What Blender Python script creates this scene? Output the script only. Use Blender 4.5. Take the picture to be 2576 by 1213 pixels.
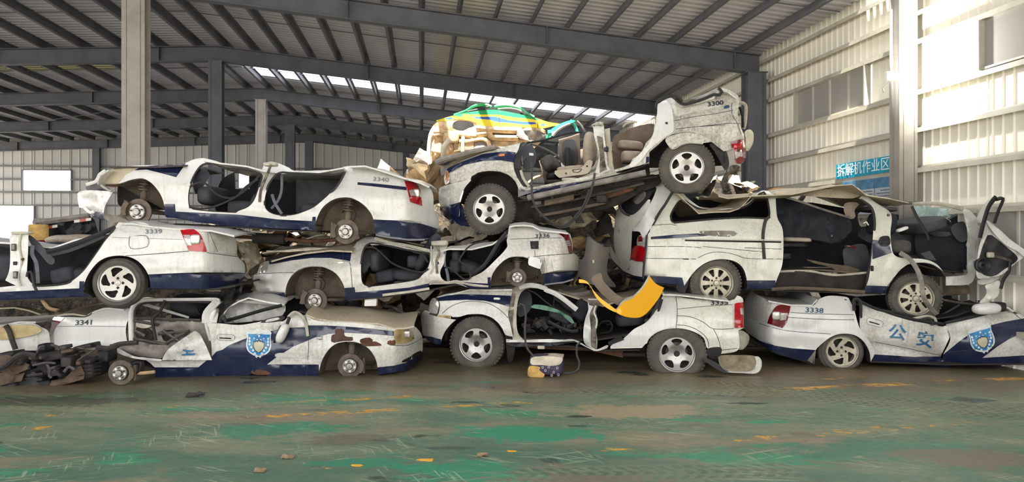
import bpy, bmesh, math, random
from mathutils import Vector, Matrix, noise
from mathutils.geometry import delaunay_2d_cdt
PI = math.pi
sc = bpy.context.scene
COL = sc.collection
for o in list(bpy.data.objects): bpy.data.objects.remove(o)
# ---------------------------------------------------------------- camera
F, CX, HY, CH = 1900.0, 1288.0, 598.0, 1.72       # focal length in pixels, principal column, horizon row, eye height
cd = bpy.data.cameras.new('camera'); cam = bpy.data.objects.new('camera', cd); COL.objects.link(cam)
cam.location = (0, 0, CH); cam.rotation_euler = (PI/2, 0, 0)
cd.sensor_fit = 'HORIZONTAL'; cd.sensor_width = 36; cd.lens = 36*F/2576
cd.shift_y = (HY-606.5)/2576; cd.clip_end = 300
sc.camera = cam
cy = sc.cycles; cy.max_bounces = 6; cy.diffuse_bounces = 3; cy.glossy_bounces = 2; cy.transparent_max_bounces = 6; cy.caustics_reflective = False; cy.caustics_refractive = False; cy.adaptive_threshold = .05
# ---------------------------------------------------------------- sky, sun, exposure
w = bpy.data.worlds.new('sky'); sc.world = w; w.use_nodes = True
bg = w.node_tree.nodes['Background']; bg.inputs[0].default_value = (0.99, 0.98, 0.985, 1); bg.inputs[1].default_value = 3.6
TH = math.atan(228/F); SN, CS = math.sin(TH), math.cos(TH)       # the hall is turned a little against the view
def H(v, u, z): return Vector((v*CS-u*SN, v*SN+u*CS, z))
sl = bpy.data.lights.new('sun', 'SUN'); sun = bpy.data.objects.new('sun', sl); COL.objects.link(sun)
sl.energy = 26; sl.angle = 0.012; sl.color = (1.0, 0.93, 0.80)
sun.rotation_euler = (H(0.10, 0.5, -0.86)).to_track_quat('-Z', 'Y').to_euler()
vs = sc.view_settings; vs.view_transform = 'Standard'; vs.look = 'None'; vs.gamma = 1; vs.use_curve_mapping = False; vs.exposure = 0.12
# ---------------------------------------------------------------- node materials
def lin(c):
    return tuple((x/255/12.92 if x/255 <= .04045 else ((x/255+.055)/1.055)**2.4) for x in c)
class NT:
    def __init__(s, name):
        s.m = bpy.data.materials.new(name); s.m.use_nodes = True; s.t = s.m.node_tree; s.n = s.t.nodes
        s.b = s.n['Principled BSDF']; s.tc = s.n.new('ShaderNodeTexCoord')
    def new(s, t, **k):
        n = s.n.new(t)
        for a, v in k.items():
            if a[0] == '_': setattr(n, a[1:], v)
            else: s.put(n.inputs[a.replace('0', ' ')], v)
        return n
    def put(s, i, v):
        if isinstance(v, bpy.types.NodeSocket): s.t.links.new(v, i)
        elif isinstance(v, tuple) and len(v) == 3 and i.type == 'RGBA': i.default_value = v+(1,)
        else: i.default_value = v
    def noise(s, scale, detail=4, rough=.6, vec=None, stretch=None):
        v = vec or s.tc.outputs['Object']
        if stretch:
            mp = s.n.new('ShaderNodeMapping'); s.t.links.new(v, mp.inputs[0]); mp.inputs[3].default_value = stretch; v = mp.outputs[0]
        n = s.n.new('ShaderNodeTexNoise'); s.t.links.new(v, n.inputs['Vector'])
        n.inputs['Scale'].default_value = scale; n.inputs['Detail'].default_value = detail; n.inputs['Roughness'].default_value = rough
        return n.outputs[0]
    def ramp(s, x, a, b, va=0., vb=1.):
        n = s.n.new('ShaderNodeMapRange'); s.put(n.inputs[0], x)
        for i, v in enumerate((a, b, va, vb)): n.inputs[i+1].default_value = v
        return n.outputs[0]
    def mix(s, f, a, b):
        n = s.n.new('ShaderNodeMix'); n.data_type = 'RGBA'; s.put(n.inputs[0], f); s.put(n.inputs[6], a); s.put(n.inputs[7], b); return n.outputs[2]
    def math(s, op, a, b=0.):
        n = s.n.new('ShaderNodeMath'); n.operation = op; s.put(n.inputs[0], a); s.put(n.inputs[1], b); return n.outputs[0]
    def bump(s, h, strength=.3, dist=.01):
        n = s.n.new('ShaderNodeBump'); s.put(n.inputs['Height'], h); n.inputs['Strength'].default_value = strength; n.inputs['Distance'].default_value = dist
        s.t.links.new(n.outputs[0], s.b.inputs['Normal'])
    def set(s, **k):
        for a, v in k.items(): s.put(s.b.inputs[a.replace('_', ' ')], v)
        return s.m
M = {}
def paint(name, base, dirt=(92, 84, 66), amount=.5, rough=.32, coat=.25, streak=(120, 116, 100), low=0.56):
    n = NT(name)
    big = n.noise(1.6, 6, .72); fine = n.noise(30, 4, .75); run = n.noise(11, 4, .75, stretch=(2.2, 2.2, .16)); spot = n.noise(75, 3, .6)
    a = n.ramp(n.math('ADD', n.math('MULTIPLY', big, .55), n.math('MULTIPLY', fine, .45)), low-.07*amount, low+.12, 0, amount*.85)
    b = n.math('MULTIPLY', n.ramp(run, .50, .68, 0, .8*amount), n.ramp(big, .36, .56))
    spots = n.math('MULTIPLY', n.ramp(spot, .62, .66, 0, .75*amount), n.ramp(n.noise(4, 4, .7), .46, .6))
    c = n.mix(b, lin(base), lin(streak)); c = n.mix(a, c, lin(dirt)); c = n.mix(spots, c, lin((58, 54, 48)))
    n.bump(n.noise(3.5, 3, .5), .12, .05)
    M[name] = n.set(Base_Color=c, Roughness=n.ramp(a, 0, .6, rough, .75), Coat_Weight=coat, Coat_Roughness=.15); return M[name]
def plain(name, c, rough=.5, metal=0., var=.25, scale=8., bump=0., dark=None, **k):
    n = NT(name); f = n.noise(scale, 5, .65); d = dark or tuple(x*(1-var) for x in c)
    col = n.mix(n.ramp(f, .35, .7), lin(c), lin(d))
    if bump: n.bump(n.noise(scale*2.5, 5, .7), bump, .02)
    M[name] = n.set(Base_Color=col, Roughness=rough, Metallic=metal, **k); return M[name]
paint('white', (218, 217, 213), amount=.30)
paint('white_dirty', (214, 212, 205), amount=.55, dirt=(112, 104, 84), streak=(150, 147, 128), low=.52)
paint('white_van', (220, 220, 208), amount=.48, dirt=(122, 118, 92), streak=(164, 166, 136), low=.55)
paint('white_silver', (200, 199, 194), amount=.5, dirt=(120, 114, 100))
paint('dusty', (190, 178, 155), amount=.7, dirt=(112, 98, 78), streak=(150, 136, 112), rough=.6, coat=0)
paint('navy', (24, 32, 62), amount=.3, dirt=(78, 80, 84), streak=(62, 72, 98), rough=.25, coat=.5, low=.6)
paint('yellow_paint', (247, 180, 18), amount=.16, dirt=(150, 110, 30), streak=(226, 160, 30), rough=.3)
paint('taxi_yellow', (236, 205, 50), amount=.3, dirt=(190, 160, 90), streak=(210, 190, 90))
paint('taxi_green', (38, 150, 84), amount=.3, dirt=(110, 130, 90), streak=(80, 160, 110))
paint('taxi_blue', (52, 84, 160), amount=.3, dirt=(110, 120, 150), streak=(90, 110, 160))
paint('white_grimy', (208, 205, 194), amount=.85, dirt=(104, 96, 80), streak=(140, 134, 116), low=.5)
plain('scorch', (150, 138, 122), .8, 0, .5, 11, .3, dark=(44, 38, 34)); plain('brown_trim', (128, 112, 98), .8, 0, .2, 5, .1)
plain('jamb', (196, 190, 174), .55, 0, .25, 7)
plain('rubber', (44, 43, 42), .72, 0, .3, 10, .1)
plain('tyre', (70, 68, 65), .85, 0, .38, 6, .25, dark=(98, 92, 82))
plain('black', (24, 24, 27), .6, 0, .3, 6)
plain('trim_black', (40, 41, 46), .55, 0, .35, 5)
plain('under', (50, 45, 41), .85, .0, .4, 5, .4)
plain('under_dirt', (112, 98, 82), .9, 0, .35, 5, .4)
plain('well_tan', (118, 106, 92), .9, 0, .4, 4, .3, dark=(74, 66, 58))
plain('steel', (120, 116, 110), .45, .7, .3, 9, .1)
plain('alloy', (150, 149, 147), .34, .8, .25, 14, 0, dark=(160, 156, 148))
plain('alloy_dusty', (188, 181, 164), .45, .45, .22, 9, 0, dark=(150, 142, 124))
plain('rotor', (106, 94, 86), .6, .45, .3, 14, .15, dark=(74, 64, 58))
plain('hub', (166, 162, 156), .4, .7, .3, 30)
plain('rust', (112, 74, 52), .85, .1, .45, 8, .4, dark=(58, 42, 36))
plain('primer', (92, 64, 54), .8, 0, .3, 9)
plain('seat_grey', (62, 63, 70), .9, 0, .25, 9, .2)
plain('seat_tan', (176, 160, 142), .9, 0, .18, 7, .2)
plain('tan_trim', (188, 178, 160), .7, 0, .15, 5, .1)
plain('door_trim', (84, 82, 80), .8, 0, .3, 5, .1)
plain('cabin', (42, 44, 52), .85, 0, .3, 4)
plain('cabin_grey', (74, 76, 82), .8, 0, .25, 5)
plain('belt', (120, 126, 134), .8, 0, .2, 20)
plain('chrome', (210, 210, 210), .12, 1., .1, 10)
plain('scrap_white', (226, 214, 190), .6, 0, .3, 6, .2)
plain('scrap_tan', (214, 182, 138), .8, 0, .4, 5, .3)
plain('scrap_grey', (150, 142, 134), .6, .2, .4, 5, .2)
plain('scrap_dark', (70, 64, 60), .8, 0, .4, 6, .3)
plain('foam', (236, 236, 232), .8, 0, .08, 5)
plain('amber', (206, 120, 40), .25, 0, .2, 20)
plain('ink', (112, 124, 132), .7, 0, .2, 30)
plain('ink_blue', (62, 94, 128), .7, 0, .2, 30)
plain('ink_dark', (58, 64, 74), .7, 0, .2, 30)
plain('ink_police', (44, 116, 168), .5, 0, .25, 18, dark=(60, 100, 120))
plain('crest_blue', (56, 150, 206), .35, 0, .2, 8, dark=(40, 92, 150))
plain('crest_white', (226, 230, 226), .4, 0, .12, 20)
plain('crest_gold', (200, 194, 168), .4, 0, .15, 20)
plain('lamp_red', (190, 14, 30), .12, 0, .3, 12, Coat_Weight=.6)
plain('lamp_dark_red', (120, 16, 26), .15, 0, .3, 12, Coat_Weight=.6)
plain('lamp_clear', (206, 202, 196), .12, .25, .25, 30, Coat_Weight=.6)
plain('lamp_yellowed', (196, 178, 126), .15, .1, .3, 6, Coat_Weight=.6, dark=(150, 128, 84))
plain('hose', (60, 60, 60), .5, 0, .2, 20)
def glass(name, c, rough=.05, alpha=.35):
    n = NT(name); M[name] = n.set(Base_Color=lin(c), Roughness=rough, Alpha=alpha); return M[name]
glass('glass_cracked', (170, 196, 192), .25, .7); glass('glass', (150, 165, 170), .05, .3)
# ---------------------------------------------------------------- scene objects
def tag(o, label=None, cat=None, group=None, kind=None):
    if label: o['label'] = label
    if cat: o['category'] = cat
    if group: o['group'] = group
    if kind: o['kind'] = kind
    return o
def thing(name, label, cat, loc=(0, 0, 0), group=None):
    o = bpy.data.objects.new(name, None); COL.objects.link(o); o.location = loc; o.empty_display_size = .1
    return tag(o, label, cat, group)
def wloc(o):
    p = Vector((0, 0, 0))
    while o is not None: p += Vector(o.location); o = o.parent
    return p
def link(name, verts, faces, mats, parent=None, mi=None, smooth=False, sharp=None):
    """one mesh object from world-space vertices; origin at its own base (or at the parent's)"""
    verts = [Vector(v) for v in verts]
    if parent is not None: base = wloc(parent); loc = (0, 0, 0)
    else:
        n = max(1, len(verts)); base = Vector((sum(v.x for v in verts)/n, sum(v.y for v in verts)/n, min((v.z for v in verts), default=0))); loc = base
    me = bpy.data.meshes.new(name); me.from_pydata([v-base for v in verts], [], faces)
    mats = mats if isinstance(mats, (list, tuple)) else [mats]
    for m in mats: me.materials.append(M[m] if isinstance(m, str) else m)
    if mi: me.polygons.foreach_set('material_index', mi)
    if smooth: me.polygons.foreach_set('use_smooth', [True]*len(faces))
    me.update()
    if sharp: me.set_sharp_from_angle(angle=sharp)
    o = bpy.data.objects.new(name, me); COL.objects.link(o); o.location = loc
    if parent is not None: o.parent = parent
    return o
class MB:
    """collects shapes into one mesh"""
    def __init__(s): s.v = []; s.f = []; s.mi = []; s.mats = []
    def m(s, mat):
        if mat not in s.mats: s.mats.append(mat)
        return s.mats.index(mat)
    def add(s, verts, faces, mat):
        k = len(s.v); i = s.m(mat); s.v += [Vector(v) for v in verts]
        for f in faces: s.f.append(tuple(a+k for a in f)); s.mi.append(i)
        return s
    def box(s, a, b, c, d, mat):
        """box from corner a and the three edge vectors b, c, d"""
        a, b, c, d = map(Vector, (a, b, c, d))
        return s.add([a, a+b, a+b+c, a+c, a+d, a+b+d, a+b+c+d, a+c+d],
                     [(0, 3, 2, 1), (4, 5, 6, 7), (0, 1, 5, 4), (1, 2, 6, 5), (2, 3, 7, 6), (3, 0, 4, 7)], mat)
    def tube(s, pts, r, mat, n=6, cap=True, flat=1.):
        pts = [Vector(p) for p in pts]; rs = r if isinstance(r, (list, tuple)) else [r]*len(pts); vs_ = []; fs = []; up = None
        for i, p in enumerate(pts):
            t = (pts[min(i+1, len(pts)-1)]-pts[max(i-1, 0)])
            t = t.normalized() if t.length > 1e-9 else Vector((0, 0, 1))
            if up is None: up = t.orthogonal().normalized() if abs(t.z) > .9 else Vector((0, 0, 1))
            x = t.cross(up); x = x.normalized() if x.length > 1e-6 else t.orthogonal().normalized(); y = x.cross(t).normalized(); up = y
            for k in range(n):
                a = 2*PI*k/n; vs_.append(p+x*(rs[i]*math.cos(a)*flat)+y*(rs[i]*math.sin(a)))
        for i in range(len(pts)-1):
            for k in range(n):
                a = i*n+k; b = i*n+(k+1) % n; fs.append((a, a+n, b+n, b))
        if cap: fs.append(tuple(range(n))); fs.append(tuple(reversed(range((len(pts)-1)*n, len(pts)*n))))
        return s.add(vs_, fs, mat)
    def build(s, name, parent=None, smooth=False, sharp=None):
        return link(name, s.v, s.f, s.mats, parent, s.mi, smooth, sharp)
def sm(pts, closed=False, step=5.):
    """smooth curve through the points; a repeated point is a sharp corner"""
    n = len(pts); out = []
    P = lambda i: pts[i % n] if closed else pts[max(0, min(n-1, i))]
    for i in range(n if closed else n-1):
        p0, p1, p2, p3 = P(i-1), P(i), P(i+1), P(i+2)
        L = math.dist(p1, p2)
        if L < 1e-6: continue
        k = max(1, int(L/step))
        for j in range(k):
            t = j/k; t2 = t*t; t3 = t2*t
            out.append(tuple(.5*(2*b+(c-a)*t+(2*a-5*b+4*c-d)*t2+(3*b-a-3*c+d)*t3) for a, b, c, d in zip(p0, p1, p2, p3)))
    if not closed: out.append(tuple(pts[-1]))
    return out
def arc(cx, cy, rx, ry, a0, a1, n=20):
    """angles in degrees, 0 = right, 90 = up on the picture"""
    return [(cx+rx*math.cos(math.radians(a0+(a1-a0)*i/n)), cy-ry*math.sin(math.radians(a0+(a1-a0)*i/n))) for i in range(n+1)]
def inside(p, poly):
    x, y = p; c = False; n = len(poly); j = n-1
    for i in range(n):
        xi, yi = poly[i]; xj, yj = poly[j]
        if (yi > y) != (yj > y) and x < (xj-xi)*(y-yi)/(yj-yi)+xi: c = not c
        j = i
    return c
def cdt(outline, holes=(), regions=(), step=14.):
    """triangulate an outline with holes; regions = [(polygon, material index)] painted onto it with crisp edges"""
    V = []; E = []
    def addp(poly, closed=True):
        k = len(V); n = len(poly)
        for p in poly: V.append(Vector((p[0], p[1])))
        for i in range(n if closed else n-1): E.append((k+i, k+(i+1) % n))
    addp(outline)
    for h in holes: addp(h)
    for r, _ in regions: addp(r)
    xs = [p[0] for p in outline]; ys = [p[1] for p in outline]; rnd = random.Random(3)
    y = min(ys); row = 0
    while y < max(ys):
        x = min(xs)+(row % 2)*step/2
        while x < max(xs):
            p = (x+rnd.uniform(-.1, .1)*step, y+rnd.uniform(-.1, .1)*step)
            if inside(p, outline): V.append(Vector(p))
            x += step
        y += step*.87; row += 1
    v2, e2, f2, _, _, _ = delaunay_2d_cdt(V, E, [], 0, 1e-3)
    F2 = []; MI = []
    for f in f2:
        c = (sum(v2[i][0] for i in f)/3, sum(v2[i][1] for i in f)/3)
        if not inside(c, outline) or any(inside(c, h) for h in holes): continue
        m = 0
        for r, k in regions:
            if inside(c, r): m = k
        a, b, d = (v2[i] for i in f)
        F2.append(tuple(f) if (b[0]-a[0])*(d[1]-a[1])-(b[1]-a[1])*(d[0]-a[0]) < 0 else tuple(reversed(f))); MI.append(m)
    return [(v[0], v[1]) for v in v2], F2, MI
def shell(pos, v2, f2, mi, thick, mats, name, parent, back=None, smooth=True, sharp=math.radians(50)):
    """solid sheet: pos(x, y, extra depth) gives the world point"""
    used = sorted({i for f in f2 for i in f}); ix = {a: k for k, a in enumerate(used)}; n = len(used)
    vs_ = [pos(*v2[i], 0.) for i in used]+[pos(*v2[i], thick) for i in used]
    fs = [tuple(ix[i] for i in f) for f in f2]; m2 = list(mi)
    fs += [tuple(ix[i]+n for i in reversed(f)) for f in f2]; bi = len(mats) if back else 0
    mats = list(mats)+([back] if back else [])
    m2 += [bi]*len(f2) if back else list(mi)
    cnt = {}
    for f, mm in zip(f2, mi):
        for a, b in zip(f, f[1:]+f[:1]): cnt[(a, b)] = mm
    for (a, b), mm in cnt.items():
        if (b, a) not in cnt: fs.append((ix[b], ix[a], ix[a]+n, ix[b]+n)); m2.append(mm)
    return link(name, vs_, fs, mats, parent, m2, smooth, sharp)
# ================================================================ the hall
RV, LV, RZ, RIDGE = 7.6, -24.0, 5.95, -5.7        # right wall, left edge, eave height at the right wall, ridge line (hall coordinates)
def roof_z(v): return RZ+.1*(RV-v) if v >= RIDGE else RZ+.1*(RV-RIDGE)-.045*(RIDGE-v)
n = NT('floor_paint'); g = n.new('ShaderNodeNewGeometry'); pos = g.outputs['Position']
def rot(vec, ang, scale=(1, 1, 1)):
    m1 = n.n.new('ShaderNodeMapping'); n.t.links.new(vec, m1.inputs[0]); m1.inputs[2].default_value = (0, 0, ang)
    mp = n.n.new('ShaderNodeMapping'); n.t.links.new(m1.outputs[0], mp.inputs[0]); mp.inputs[3].default_value = scale; return mp.outputs[0]
sep = n.new('ShaderNodeSeparateXYZ', Vector=pos)
fine = n.noise(14, 4, .75, vec=pos); mid = n.noise(1.1, 6, .72, vec=rot(pos, .12, (.5, 1.5, 1)))
c = n.mix(n.ramp(mid, .40, .60), lin((82, 112, 92)), lin((124, 130, 104)))
near = n.math('ADD', sep.outputs[1], n.math('MULTIPLY', n.math('SUBTRACT', n.noise(.8, 4, .7, vec=rot(pos, .1, (.6, 1.2, 1))), .5), 5.))
c = n.mix(n.ramp(near, 6.6, 5.6, 0, .7), c, lin((56, 100, 82)))                                       # less worn green towards the aisle
c = n.mix(n.ramp(n.noise(.85, 5, .7, vec=rot(pos, .18, (.55, 1.5, 1))), .565, .60, 0, .9), c, lin((38, 132, 98)))
c = n.mix(n.ramp(n.noise(2.1, 5, .72, vec=rot(pos, .05, (.5, 1.5, 1))), .60, .635, 0, .8), c, lin((50, 116, 92)))
c = n.mix(n.ramp(n.noise(.7, 5, .72, vec=rot(pos, -.1, (.5, 1.3, 1))), .53, .66, 0, .9), c, lin((142, 124, 100)))
c = n.mix(n.ramp(n.noise(1.7, 5, .75, vec=rot(pos, .3, (.5, 1.3, 1))), .57, .68, 0, .75), c, lin((104, 92, 76)))
gates = [n.ramp(n.noise(1.1, 3, .6, vec=rot(pos, q_, (1, 1.1, 1))), .49, .59) for q_ in (.4, 2.)]
for ang, st, th, am, gi in ((.55, (.5, 9, 1), .60, .5, 0), (-.42, (.45, 10, 1), .605, .5, 1), (.08, (.3, 14, 1), .615, .6, 0), (1.15, (.6, 9, 1), .61, .42, 1)):
    sc1 = n.noise(3.4, 2.5, .62, vec=rot(pos, ang, st)); c = n.mix(n.math('MULTIPLY', n.ramp(sc1, th, th+.03, 0, am), gates[gi]), c, lin((182, 188, 154)))
c = n.mix(n.ramp(fine, .58, .72, 0, .45), c, lin((64, 74, 60)))
c = n.mix(n.ramp(n.noise(22, 2, .6, vec=rot(pos, .1, (.5, 1.4, 1))), .70, .73, 0, .8), c, lin((40, 46, 40)))
grime = n.math('ADD', sep.outputs[1], n.math('MULTIPLY', n.math('SUBTRACT', n.noise(.9, 4, .7, vec=pos), .5), 3.4))
c = n.mix(n.ramp(grime, 7.9, 9.0, 0, .85), c, n.mix(n.ramp(mid, .4, .6), lin((98, 84, 66)), lin((120, 102, 80))))   # soiled strip where the wrecks leak
def fl(px, py): y = F*CH/(py-HY); return ((px-CX)/F*y, y)
def line(a, b):
    (x0, y0), (x1, y1) = fl(*a), fl(*b); L = math.hypot(x1-x0, y1-y0); tx, ty = (x1-x0)/L, (y1-y0)/L
    dot = lambda ax, ay: n.math('ADD', n.math('ADD', n.math('MULTIPLY', sep.outputs[0], ax), n.math('MULTIPLY', sep.outputs[1], ay)), -(x0*ax+y0*ay))
    return dot(tx, ty), n.math('ABSOLUTE', dot(-ty, tx)), L
def within(al, L): return n.math('MULTIPLY', n.ramp(al, -.05, .05), n.ramp(al, L+.05, L-.05))
coarse = n.ramp(n.noise(2.6, 2, .5, vec=pos), .40, .50); chipn = n.noise(9, 5, .75, vec=rot(pos, .1, (.7, 1.5, 1))); trk = n.noise(1.2, 4, .6, vec=pos)
for a, b, h_, t_ in (((5, 1082), (165, 1074), .07, .44), ((600, 1052), (1010, 1030), .075, .50), ((690, 1013), (1030, 998), .075, .48), ((1110, 1024), (1340, 1012), .07, .50), ((1840, 1109), (2300, 1072), .10, .53), ((2300, 1072), (2570, 1058), .06, .55), ((1950, 981), (2576, 951), .10, .45), ((2030, 958), (2200, 944), .07, .54),
                     ((640, 1187), (900, 1172), .05, .60), ((1500, 1132), (1580, 1128), .05, .5), ((400, 1028), (460, 1020), .06, .54), ((110, 1046), (180, 1040), .06, .54)):
    al, d, L = line(a, b); chips = n.ramp(chipn, t_, t_+.03)
    c = n.mix(n.math('MULTIPLY', n.math('MULTIPLY', n.math('MULTIPLY', n.ramp(d, h_, h_*.7), chips), coarse), within(al, L)), c, n.mix(n.ramp(fine, .4, .65), lin((226, 166, 44)), lin((176, 132, 62))))
for a, b, h_, am in (((1330, 986), (2000, 990), .13, .6), ((1740, 958), (2576, 1036), .13, .75), ((1960, 994), (2576, 1052), .13, .7), ((1300, 1196), (2000, 1182), .16, .4)):
    al, d, L = line(a, b); ph = n.math('MULTIPLY', n.math('ADD', al, n.math('MULTIPLY', d, .7)), 2*PI/.105)
    lug = n.ramp(n.math('SINE', ph), -.25, .1); groove = n.ramp(n.math('ABSOLUTE', n.math('SUBTRACT', d, h_*.42)), h_*.05, h_*.14); edge = n.ramp(d, h_, h_*.92)
    f_ = n.math('MULTIPLY', n.math('MULTIPLY', lug, groove), n.math('MULTIPLY', edge, within(al, L)))
    c = n.mix(n.math('MULTIPLY', f_, n.ramp(trk, .36, .56, 0, am)), c, lin((64, 70, 58)))
    c = n.mix(n.math('MULTIPLY', n.math('MULTIPLY', n.ramp(d, h_*1.5, h_), within(al, L)), n.math('SUBTRACT', .22, n.math('MULTIPLY', f_, .22))), c, lin((150, 142, 112)))
warp = n.math('MULTIPLY', n.math('SUBTRACT', n.noise(3.2, 4, .72, vec=rot(pos, .1, (.7, 1.3, 1))), .5), 2.6)
warp2 = n.math('MULTIPLY', n.math('SUBTRACT', n.noise(11, 4, .75, vec=rot(pos, .1, (.7, 1.5, 1))), .5), 2.4)
for px, py, rx, ry, col, am in ((1330, 1092, .62, .30, (30, 136, 102), .9), (1120, 1175, .45, .10, (30, 130, 98), .85), (900, 1165, .35, .12, (34, 128, 98), .8), (640, 1085, .40, .25, (44, 128, 100), .7), (2250, 1135, .8, .30, (50, 112, 92), .8), (1930, 1062, .22, .06, (36, 140, 104), .95), (760, 1010, .4, .14, (48, 130, 102), .6), (1230, 962, .2, .06, (36, 124, 98), .7), (1600, 1035, .75, .30, (160, 142, 114), .85), (880, 1105, .35, .18, (100, 90, 76), .7), (2450, 1150, .6, .25, (112, 96, 82), .75), (1450, 1205, .6, .10, (116, 100, 84), .7), (2000, 940, 1.6, .25, (124, 104, 82), .6), (1780, 1000, .6, .12, (84, 96, 78), .6), (300, 1020, .8, .2, (136, 128, 98), .6),
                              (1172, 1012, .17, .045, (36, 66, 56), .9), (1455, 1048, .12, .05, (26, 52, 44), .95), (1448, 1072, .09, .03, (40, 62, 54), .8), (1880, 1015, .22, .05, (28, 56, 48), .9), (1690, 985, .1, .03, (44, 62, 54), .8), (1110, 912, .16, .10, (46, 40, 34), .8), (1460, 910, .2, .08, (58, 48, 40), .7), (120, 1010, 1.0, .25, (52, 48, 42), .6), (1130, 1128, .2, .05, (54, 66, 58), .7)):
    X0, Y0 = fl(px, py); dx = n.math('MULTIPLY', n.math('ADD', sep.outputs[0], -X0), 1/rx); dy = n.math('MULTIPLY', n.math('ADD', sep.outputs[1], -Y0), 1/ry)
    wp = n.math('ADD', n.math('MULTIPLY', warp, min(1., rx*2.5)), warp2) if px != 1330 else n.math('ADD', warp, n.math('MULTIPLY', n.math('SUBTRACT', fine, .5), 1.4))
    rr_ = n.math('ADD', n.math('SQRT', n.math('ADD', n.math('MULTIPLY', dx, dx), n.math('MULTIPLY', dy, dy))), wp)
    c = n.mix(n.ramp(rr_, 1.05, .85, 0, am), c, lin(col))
wet = n.ramp(n.noise(.95, 3, .5, vec=rot(pos, .2, (.8, 1.7, 1))), .66, .675)
c = n.mix(n.math('MULTIPLY', wet, .75), c, lin((36, 60, 52)))
n.bump(fine, .3, .006)
M['floor'] = n.set(Base_Color=c, Roughness=n.ramp(n.math('ADD', fine, n.math('MULTIPLY', wet, -.4)), 0, .8, .25, .62))
n = NT('floor_plain'); g = n.new('ShaderNodeNewGeometry'); n.t.links.new(g.outputs['Position'], (q_ := n.n.new('ShaderNodeMapping')).inputs[0]); f_ = n.noise(1.2, 4, .7, vec=q_.outputs[0])
M['floor_plain'] = n.set(Base_Color=n.mix(n.ramp(f_, .4, .6), lin((158, 154, 148)), lin((138, 134, 126))), Roughness=.6)
xs, ys = [-60, -9.5, 8.5, 60], [-45, 3.2, 12.4, 60]; b_ = MB()                                # worn paint in view, plain concrete beyond, paled to brighten the ceiling
for i in range(3):
    for j in range(3): b_.add([(xs[i], ys[j], 0), (xs[i+1], ys[j], 0), (xs[i+1], ys[j+1], 0), (xs[i], ys[j+1], 0)], [(0, 1, 2, 3)], 'floor' if i == j == 1 else 'floor_plain')
b_.add([(-60, -45, -.2), (60, -45, -.2), (60, 60, -.2), (-60, 60, -.2)], [(3, 2, 1, 0)], 'floor_plain')
tag(b_.build('floor'), 'worn green painted concrete floor with yellow line chips', None, kind='structure')
def sheetmat(name, c, var, dirt):
    n = NT(name); f = n.noise(.7, 5, .7); s_ = n.noise(3, 5, .7, stretch=(4, 4, .25))
    col = n.mix(n.ramp(f, .4, .75, 0, var), lin(c), lin(dirt)); col = n.mix(n.ramp(s_, .55, .8, 0, var), col, lin(dirt))
    M[name] = n.set(Base_Color=col, Roughness=.5)
sheetmat('sheet_wall', (240, 236, 222), .25, (206, 200, 180)); sheetmat('sheet_rear', (196, 196, 192), .35, (150, 150, 146))
sheetmat('sheet_roof', (192, 193, 200), .35, (152, 153, 160))
plain('steel_dark', (94, 97, 105), .6, 0, .2, 2); plain('steel_light', (168, 162, 154), .6, 0, .15, 2); plain('girt', (190, 186, 172), .6, 0, .15, 2); plain('purlin', (106, 108, 115), .6, .1, .2, 2)
plain('purlin_grey', (110, 112, 118), .6, .1, .2, 2); plain('girt_grey', (120, 120, 120), .6, 0, .15, 2)
n = NT('skylight_pane'); tr = n.new('ShaderNodeBsdfTransparent', Color=lin((245, 250, 255))); n.t.links.new(tr.outputs[0], n.n['Material Output'].inputs[0]); M['skylight'] = n.m
n = NT('fibreglass_pane'); tr = n.new('ShaderNodeBsdfTranslucent', Color=lin((112, 110, 96))); n.t.links.new(tr.outputs[0], n.n['Material Output'].inputs[0]); M['fibreglass'] = n.m
def corrugated(b, fn, a0, a1, b0, b1, pitch, h, mat, rib=.25, th=.012):
    """ribbed sheet: fn(a, b, height) -> point; profile runs along a, extruded along b"""
    prof = []; a = a0
    while a < a1-1e-6:
        e = min(a+pitch, a1)
        for q, hh in ((0, 0), (1-rib-.08, 0), (1-rib, h), (.92, h), (1, 0)):
            prof.append((a+(e-a)*q, hh))
        a = e
    k = len(prof); vs_ = []
    for hh in (0, th):
        for bb in (b0, b1): vs_ += [fn(p, bb, q-hh) for p, q in prof]
    fs = []
    for i in range(k-1):
        fs.append((i, i+1, k+i+1, k+i)); fs.append((2*k+i, 3*k+i, 3*k+i+1, 2*k+i+1))
    b.add(vs_, fs, mat)
# roof: two slopes, cut open for the skylight strips
LTOP = 'structure'
ceil = thing('ceiling', None, None, H(0, 16, 6)); ceil['kind'] = 'structure'; ceil['label'] = 'dark corrugated steel roof over the wrecks'
def roof_part(v0, v1, u0, u1, name='roof_sheet'):
    b = MB(); corrugated(b, lambda a, bb, h: H(bb, a, roof_z(bb)+.02-h), u0, u1, v0, v1, .24, .035, 'sheet_roof', .35); return b.build(name, ceil)
SKY = [(9.7, 12.2), (24.2, 26.7)]  # the first strip is unseen, placed to aim sunlight at the heap
for u0, u1 in ((-1.5, 9.7), (26.7, 40.7)): roof_part(RIDGE, RV+.3, u0, u1)
roof_part(RIDGE, .35, 12.2, 24.2); roof_part(1.45, RV+.3, 12.2, 24.2)
n = NT('dull_fibreglass'); mx = n.new('ShaderNodeMixShader', Fac=.06); tr = n.new('ShaderNodeBsdfTranslucent', Color=lin((200, 200, 190))); n.t.links.new(n.b.outputs[0], mx.inputs[1]); n.t.links.new(tr.outputs[0], mx.inputs[2]); n.t.links.new(mx.outputs[0], n.n['Material Output'].inputs[0]); n.set(Base_Color=lin((184, 182, 176)), Roughness=.5); M['fibreglass_dull'] = n.m
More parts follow.
